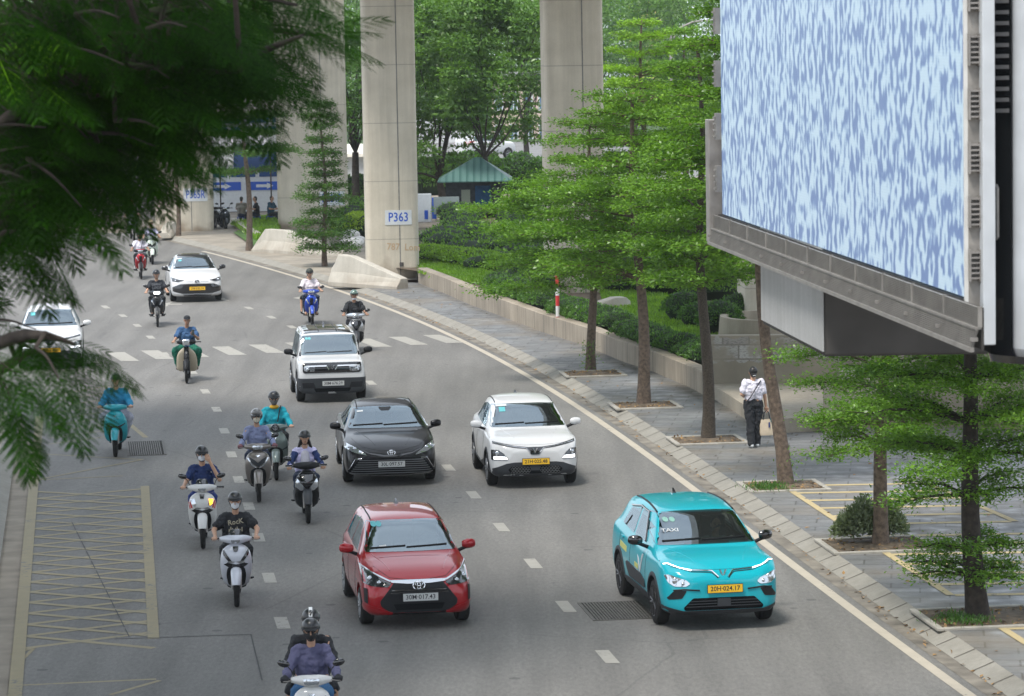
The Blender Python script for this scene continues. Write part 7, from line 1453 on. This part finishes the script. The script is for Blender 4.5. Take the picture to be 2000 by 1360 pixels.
grass_stuff('mown grass right of pier P363', [(818, 505), (900, 520), (1010, 545), (960, 560), (880, 548), (818, 535)], PZ + .02, 7000, m_leafb)
grass_stuff('rough grass by the parked motorbikes', [(455, 440), (540, 425), (545, 465), (500, 470)], .2, 6000, m_leafb, .25)
bumpy('hedge', 'hedge', 'tall dark hedge along the far street behind the kiosk', along([((px - 1000) / 6500 * 180, 180) for px in (800, 900, 1000, 1080)], .9, 1.0, .9, 2.3), m_leafd, .2, 420, z0=0)
bumpy('hedge', 'hedge', 'dark hedge between the tall piers before the white halls', along([((px - 1000) / 6500 * 163, 163) for px in (660, 700, 730)], .7, .8, .8, 1.7), m_leafd, .17, 420, z0=.2)
wall_run('low_kerb_wall', 'short curved concrete kerb wall beside the parked navy scooter', [G(452, 440, .1), G(462, 448, .1), G(480, 460, .1), G(497, 470, .1)], .42, .3, m_conc)

# ------------------------------------------------------------------ background trees
def big_tree(label, x, y, H, Rc, seed, lm, leaf=.22, n=16000, trunk=.2, cb=.35, group='trees beyond the planting', name='broad_tree', flat=.62, clumps=46, z0=.2, core=False):
    rg = np.random.default_rng(seed); rnd = random.Random(seed); t = thing(name, label, 'tree', (x, y, z0), 0, group); mb = MB(); zc = H * cb
    fork = Vector((rnd.uniform(-.2, .2), rnd.uniform(-.2, .2), zc * .8)); mb.tube([(0, 0, -.2), (0, 0, zc * .3), fork], [trunk * 1.25, trunk, trunk * .8], 10); C, Dv, N = [], [], []
    for i in range(clumps):
        a = rnd.uniform(0, 6.283); u_ = rnd.random()**.7; e = Rc * math.sqrt(max(.03, 1 - (2 * u_ - .85)**2 * .75)) * rnd.uniform(.35, 1.0); c = Vector((math.cos(a) * e, math.sin(a) * e, zc + (H - zc) * u_))
        m1 = fork.lerp(c, .5) + Vector((rnd.uniform(-.5, .5), rnd.uniform(-.5, .5), -.16 * e))
        if i % 5 == 0: mb.tube([fork, fork.lerp(m1, .5) + Vector((rnd.uniform(-.25, .25), rnd.uniform(-.2, .2), .1)), m1, c], [trunk * .4, trunk * .28, trunk * .15, .02], 6)
        r_ = Rc * rnd.uniform(.22, .40); m_ = int(n / clumps); v = rg.normal(size=(m_, 3)); v /= np.linalg.norm(v, axis=1, keepdims=True); v *= rg.uniform(.35, 1.0, (m_, 1))**.5
        lay = np.round(v[:, 2] * 2.2) / 2.2; v[:, 2] = lay * .75 + v[:, 2] * .25; C.append(np.array(c) + v * (r_, r_, r_ * flat)); Dv.append(v * (1, 1, .3) + (0, 0, -.1)); N.append(v * .35 + (0, 0, 1.))
    C, Dv, N = map(np.concatenate, (C, Dv, N)); V, Fq = leaves(C, Dv, N, leaf, .42, .45); mb.build('trunk', m_barkd, t, angle=60); np_mesh('crown', V, Fq, lm, t); return t
def bt(label, px, D, H, Rc, seed, lm, **kw): big_tree(label, (px - 1000) / 6500 * D, D, H, Rc, seed, lm, **kw)
bt('tall feathery tree with a clear dark trunk beside the kiosk', 962, 152, 10.4, 3.3, 31, m_leaff, leaf=.23, n=28000, cb=.34, trunk=.16)
bt('dense round tree rising behind the kiosk roof', 870, 160, 9.6, 3.3, 32, m_leaff, leaf=.23, n=26000, cb=.20)
bt('tree with a dark slanting trunk between the tall piers', 700, 160, 9.0, 2.6, 33, m_leafd, leaf=.20, n=11000, cb=.40)
bt('dark tree half hidden behind pier P363', 815, 168, 10.0, 3.0, 34, m_leafd, leaf=.21, n=12000, cb=.30)
bt('broad green tree before the pink house across the far street', 1035, 222, 12.5, 4.2, 41, m_leaff, leaf=.26, n=12000, cb=.16)
tiered('bright layered tree behind the street tree crowns', ((1262 - 1000) / 6500 * 135, 135), 8.6, 2.6, 3.4, 10, 35, m_leafb, .16, leaf=.14, dens=.55, group='trees beyond the planting', branches=7, z0=PZ)
tiered('second bright layered tree close to the street lamp', ((1345 - 1000) / 6500 * 150, 150), 8.2, 2.6, 3.2, 9, 36, m_leaf, .16, leaf=.15, dens=.55, group='trees beyond the planting', branches=7, z0=PZ)
tiered('layered tree seen between pier and screen above the lawn', ((1440 - 1000) / 6500 * 112, 112), 8.4, 2.4, 2.9, 9, 37, m_leaf, .16, leaf=.12, dens=.45, group='trees beyond the planting', branches=7, z0=PZ)
bt('broad green tree beyond pier P365R', 300, 178, 11, 4.0, 38, m_leafd, leaf=.24, n=11000, cb=.3)
bt('broad green tree above the white halls', 480, 205, 13, 4.2, 39, m_leaff, leaf=.26, n=12000, cb=.38)
bt('round tree on the far street above the halls', 610, 212, 13.5, 4.2, 40, m_leaff, leaf=.26, n=11000, cb=.35)
for i, (x, y, l_) in enumerate(((-9.5, 28, 'unseen tall tree added to shade the left road, right beside the footbridge'), (-11.2, 40, 'unseen tall tree added to shade the left road, second from the footbridge'), (-13.0, 53, 'unseen tall tree added to shade the left road, third from the footbridge'), (-15.2, 67, 'unseen tall tree added to shade the left road, farthest from the footbridge'))): big_tree(l_, x, y, 19.5, 7.6, 51 + i, m_leafd, leaf=.36, n=42000, trunk=.3, cb=.59, group='unseen trees added to shade the left road', flat=.45)  # tall trees out of view, put in to darken the left of the road
# far belt of trees that closes the view, one by one
for i in range(46):
    D = 275 + (i % 4) * 26 + random.uniform(-6, 6); px = -60 + (i * 2150 / 46) + random.uniform(-25, 25)
    H = random.uniform(12.5, 16) + (D - 275) * .035
    if 1150 < px < 1320: H = min(H, 12.2)
    kinds = ['feathery dark', 'pale green', 'dense rounded', 'loose spreading']
    bt('%s tree in the far belt beyond the street' % kinds[i % 4], px, D, H, random.uniform(5, 6.8), 60 + i, [m_leaff, m_leafd, m_leaff, m_leaf][i % 4], leaf=.42, n=5200, cb=.12, group='far belt of trees', name='far_tree', clumps=34, trunk=.25)
woods = MB(); 
S(sheet('far_field', [(-250, 262), (250, 262), (400, 880), (-400, 880)], -.01, mat('far_grass', (.05, .09, .03), .95, noise=.3, nscale=.2)))
for i in range(26):
    px = -300 + i * 104; D = 430 + (i % 3) * 40; bt('hazy tree in the farthest row', px, D, random.uniform(22, 27) if not 1120 < px < 1340 else 17, 9.5, 200 + i, m_leaff, leaf=.8, n=2600, cb=.1, group='farthest row of trees', name='far_tree', clumps=26, trunk=.4)

# ------------------------------------------------------------------ the feathery tree hanging over the left of the view
def frond_proto(npin=8, nl=12, L=.46):
    V, Fq = [], []
    def quad(a, b, w_, nv):
        a, b = np.array(a), np.array(b); d = b - a; s = np.cross(d, nv); s = s / (np.linalg.norm(s) + 1e-9) * w_; k = len(V); V.extend([a, (a + b) / 2 + s, b, (a + b) / 2 - s]); Fq.append((k, k + 1, k + 2, k + 3))
    quad((0, 0, 0), (L, 0, -.06), .004, (0, 0, 1))
    for i in range(npin):
        u_ = .16 + .82 * i / (npin - 1); x = L * u_; z = -.06 * u_ * u_; pl = L * .40 * math.sin(math.pi * (.18 + .72 * u_))**.8
        for s in (-1, 1):
            a = R(62 - 22 * u_); d = np.array((math.cos(a), s * math.sin(a), -.18)); o = np.array((x, 0, z)); quad(o, o + d * pl, .0022, (0, 0, 1))
            for j in range(nl):
                v_ = (j + .6) / nl; p = o + d * pl * v_ + np.array((0, 0, -.10 * pl * v_ * v_)); ll = .019 * (1 - .45 * abs(v_ - .45) * 1.6) * L / .46
                for s2 in (-1, 1): dd = np.array((math.cos(a + s2 * s * 1.0), s * math.sin(a + s2 * 1.0 * 1), -.05)); dd = np.array((d[0] * .5 - s2 * d[1] * .87, d[1] * .5 + s2 * d[0] * .87, -.12)); quad(p, p + dd * ll, ll * .27, (0, 0, 1))
    return np.array(V), np.array(Fq)
PV, PF = frond_proto()
def fronds(places):                              # (origin, direction, roll, scale)
    Vs, Fs, k = [], [], 0
    for o, d, roll, sc in places:
        d = Vector(d).normalized(); up = Vector((0, 0, 1)); s = up.cross(d).normalized(); n = d.cross(s); c_, s_ = math.cos(roll), math.sin(roll); s2 = s * c_ + n * s_; n2 = n * c_ - s * s_
        M3 = np.array((d, s2, n2)) * sc; Vs.append(PV @ M3 + np.array(o)); Fs.append(PF + k); k += len(PV)
    return np.concatenate(Vs), np.concatenate(Fs)
ft = thing('feathery_tree', 'big feathery-leaved tree hanging over the left side of the view', 'tree', (0, 0, 0))
TB = Vector((-6.6, 22.2, 0)); mb = MB(); TOP = P3(-520, 700, 22.2); DZ = 5
mb.tube([TB, TB.lerp(TOP, .35) + Vector((.1, 0, 0)), TB.lerp(TOP, .7), TOP], [.30, .25, .23, .21], 14)
pl_ = []; LIMB = []
def branch(px_pts, r0, r1, every=.16, spread=.5, sc=(.8, 1.15), droop=.25):
    P_ = [P3(q[0], q[1], q[2] + DZ) for q in px_pts]; sm = [Vector(p) for p in interp([(i, *p) for i, p in enumerate(P_)], 6) for p in [p[1:]]]; mb.tube(sm, [r0 + (r1 - r0) * i / (len(sm) - 1) for i in range(len(sm))], 8)
    acc = 0; s = 1
    if r0 > .03: LIMB.extend(sm)
    elif LIMB:
        q = min(LIMB, key=lambda p: (p - sm[0]).length_squared)
        if (q - sm[0]).length < 2.2: mb.tube([q, q.lerp(sm[0], .55) + Vector((0, 0, .06)), sm[0]], [.018, .015, r0], 6)
    for a, b in zip(sm[:-1], sm[1:]):
        d = (b - a); acc += d.length
        while acc > every:
            acc -= every; s = -s; dn = d.normalized(); side = Vector((0, 0, 1)).cross(dn).normalized() * s; o = a.lerp(b, random.random())
            dr = dn * random.uniform(.5, 1.1) + side * random.uniform(.1, .9) * spread * 2 + Vector((0, 0, -droop + random.uniform(-.25, .25))); pl_.append((o, dr, random.uniform(-.5, .5), random.uniform(*sc)))
    d = (sm[-1] - sm[-3]).normalized()
    for q in (-.35, 0, .35): pl_.append((sm[-1], d + Vector((random.uniform(-.1, .1), q, -.15 - .1 * abs(q))), random.uniform(-.3, .3), 1.0))
T0 = (-520, 700, 17.2)
main = [
 ([T0, (-220, 420, 17), (80, 300, 16.6), (300, 215, 16.4), (470, 120, 16.2), (590, 70, 16)], .10, .012), ([T0, (-260, 330, 17.4), (40, 120, 17.2), (260, 40, 17), (440, -10, 16.8), (580, 10, 16.6)], .09, .012),
 ([T0, (-200, 500, 16.6), (30, 420, 16.2), (90, 330, 16), (150, 290, 15.8), (190, 280, 15.7)], .08, .010), ([T0, (-180, 560, 16.2), (-20, 470, 15.8), (10, 410, 15.6), (40, 370, 15.5), (70, 355, 15.4)], .075, .010),
 ([T0, (-500, 100, 17.5), (-300, -400, 17.4), (0, -700, 17.3), (300, -900, 17.2)], .13, .02), ([T0, (-450, -100, 18), (-500, -800, 18), (-300, -1300, 18)], .12, .02), ([T0, (-160, 470, 18), (120, 220, 18.2), (340, 120, 18.4), (480, 60, 18.5), (620, 70, 18.4)], .09, .012), ([T0, (-200, 240, 17.8), (100, 20, 18), (300, -60, 18)], .08, .02),
 ([T0, (-200, 620, 16), (-30, 500, 15.4), (0, 460, 15.2), (30, 450, 15.1)], .06, .008), ([T0, (-150, 720, 15.6), (20, 670, 15.2), (70, 662, 15.0), (110, 668, 14.9), (145, 680, 14.9)], .06, .008),
 ([T0, (-160, 790, 15.8), (0, 730, 15.5), (40, 705, 15.4), (70, 695, 15.3), (95, 700, 15.3)], .055, .008), ([T0, (-140, 860, 15.2), (-40, 760, 15), (-20, 740, 14.9), (0, 745, 14.9)], .05, .008),
 ([T0, (-200, 560, 17), (100, 380, 17.2), (200, 280, 17.4), (280, 215, 17.4), (330, 200, 17.4)], .07, .01), ([T0, (-190, 420, 16.0), (60, 200, 15.6), (250, 130, 15.4), (380, 140, 15.3), (470, 140, 15.2)], .07, .01)]
main = [([(x, y - (8 if y > 600 and x > -100 else 0) if q else y, D) for q, (x, y, D) in enumerate(p)], r0, r1) for p, r0, r1 in main]
for pts, r0, r1 in main: branch(pts, r0, r1, .13 if pts[1][1] > 680 else .07)
# side twigs filling the crown
def inside(px, py):
    top = 720 - (0 if py < 40 else (py - 40) * .25)
    lim = np.interp(py, [0, 60, 130, 180, 240, 300, 360, 420, 470, 520], [500, 490, 420, 320, 220, 120, 20, -50, -90, -140]); return px < lim
n = 0
while n < 230:
    px, py = random.uniform(-120, 640), random.uniform(-60, 520)
    if not inside(px, max(py, 0)) or random.random() > (1.0 if px < 320 and py < 400 else .5): continue
    D = random.uniform(15, 19); L = random.uniform(60, 150); a = R(random.uniform(-25, 45)); branch([(px, py, D), (px + L * .5 * math.cos(a), py + L * .5 * math.sin(a) - 6, D - .1), (px + L * math.cos(a), py + L * math.sin(a) + 8, D - .2)], .014, .004, .10, .6, (.75, 1.1), .3); n += 1
for px, py, a_, L in ((-60, 470, 20, 110), (-40, 640, 15, 110), (-70, 690, 20, 110), (-30, 720, 45, 90), (70, 690, 40, 70), (-90, 740, 20, 100), (0, 670, 15, 130), (60, 680, 5, 100), (-20, 720, 55, 80)):
    D = random.uniform(14.6, 15.8); a = R(a_ + random.uniform(-12, 12)); py -= 12; branch([(px, py, D), (px + L * .5 * math.cos(a), py + L * .5 * math.sin(a) - 6, D - .1), (px + L * math.cos(a), py + L * math.sin(a) + 8, D - .2)], .012, .004, .075, .5, (.5, .8), .16)
# the crown goes on above and to the left of the view
for i in range(150):
    px, py, D = random.uniform(-900, 520), random.uniform(-1500, -160), random.uniform(13, 22); L = 160; a = R(random.uniform(-40, 40)); branch([(px, py, D), (px + L * .5 * math.cos(a), py + L * .5 * math.sin(a) - 6, D - .2), (px + L * math.cos(a), py + L * math.sin(a) + 8, D - .4)], .014, .004, .07, .7, (.8, 1.2), .2)
mb.build('trunk', m_barkd, ft, angle=60)
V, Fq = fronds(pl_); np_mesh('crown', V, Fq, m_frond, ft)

# ------------------------------------------------------------------ air
hz = MB(); hz.box((0, 425, 15.4), (1240, 990, 33)); ho = hz.build('haze', mat('haze_air', (1, 1, 1)), None, False); tag(ho, kind='stuff')
m = MATS['haze_air']; t = m.node_tree; t.nodes.remove(t.nodes['Principled BSDF']); pv_ = t.nodes.new('ShaderNodeVolumePrincipled')
pv_.inputs['Color'].default_value = (.86, .93, 1, 1); pv_.inputs['Density'].default_value = .00017; pv_.inputs['Anisotropy'].default_value = .2
t.links.new(pv_.outputs[0], t.nodes['Material Output'].inputs['Volume'])
scene.cycles.volume_bounces = 1
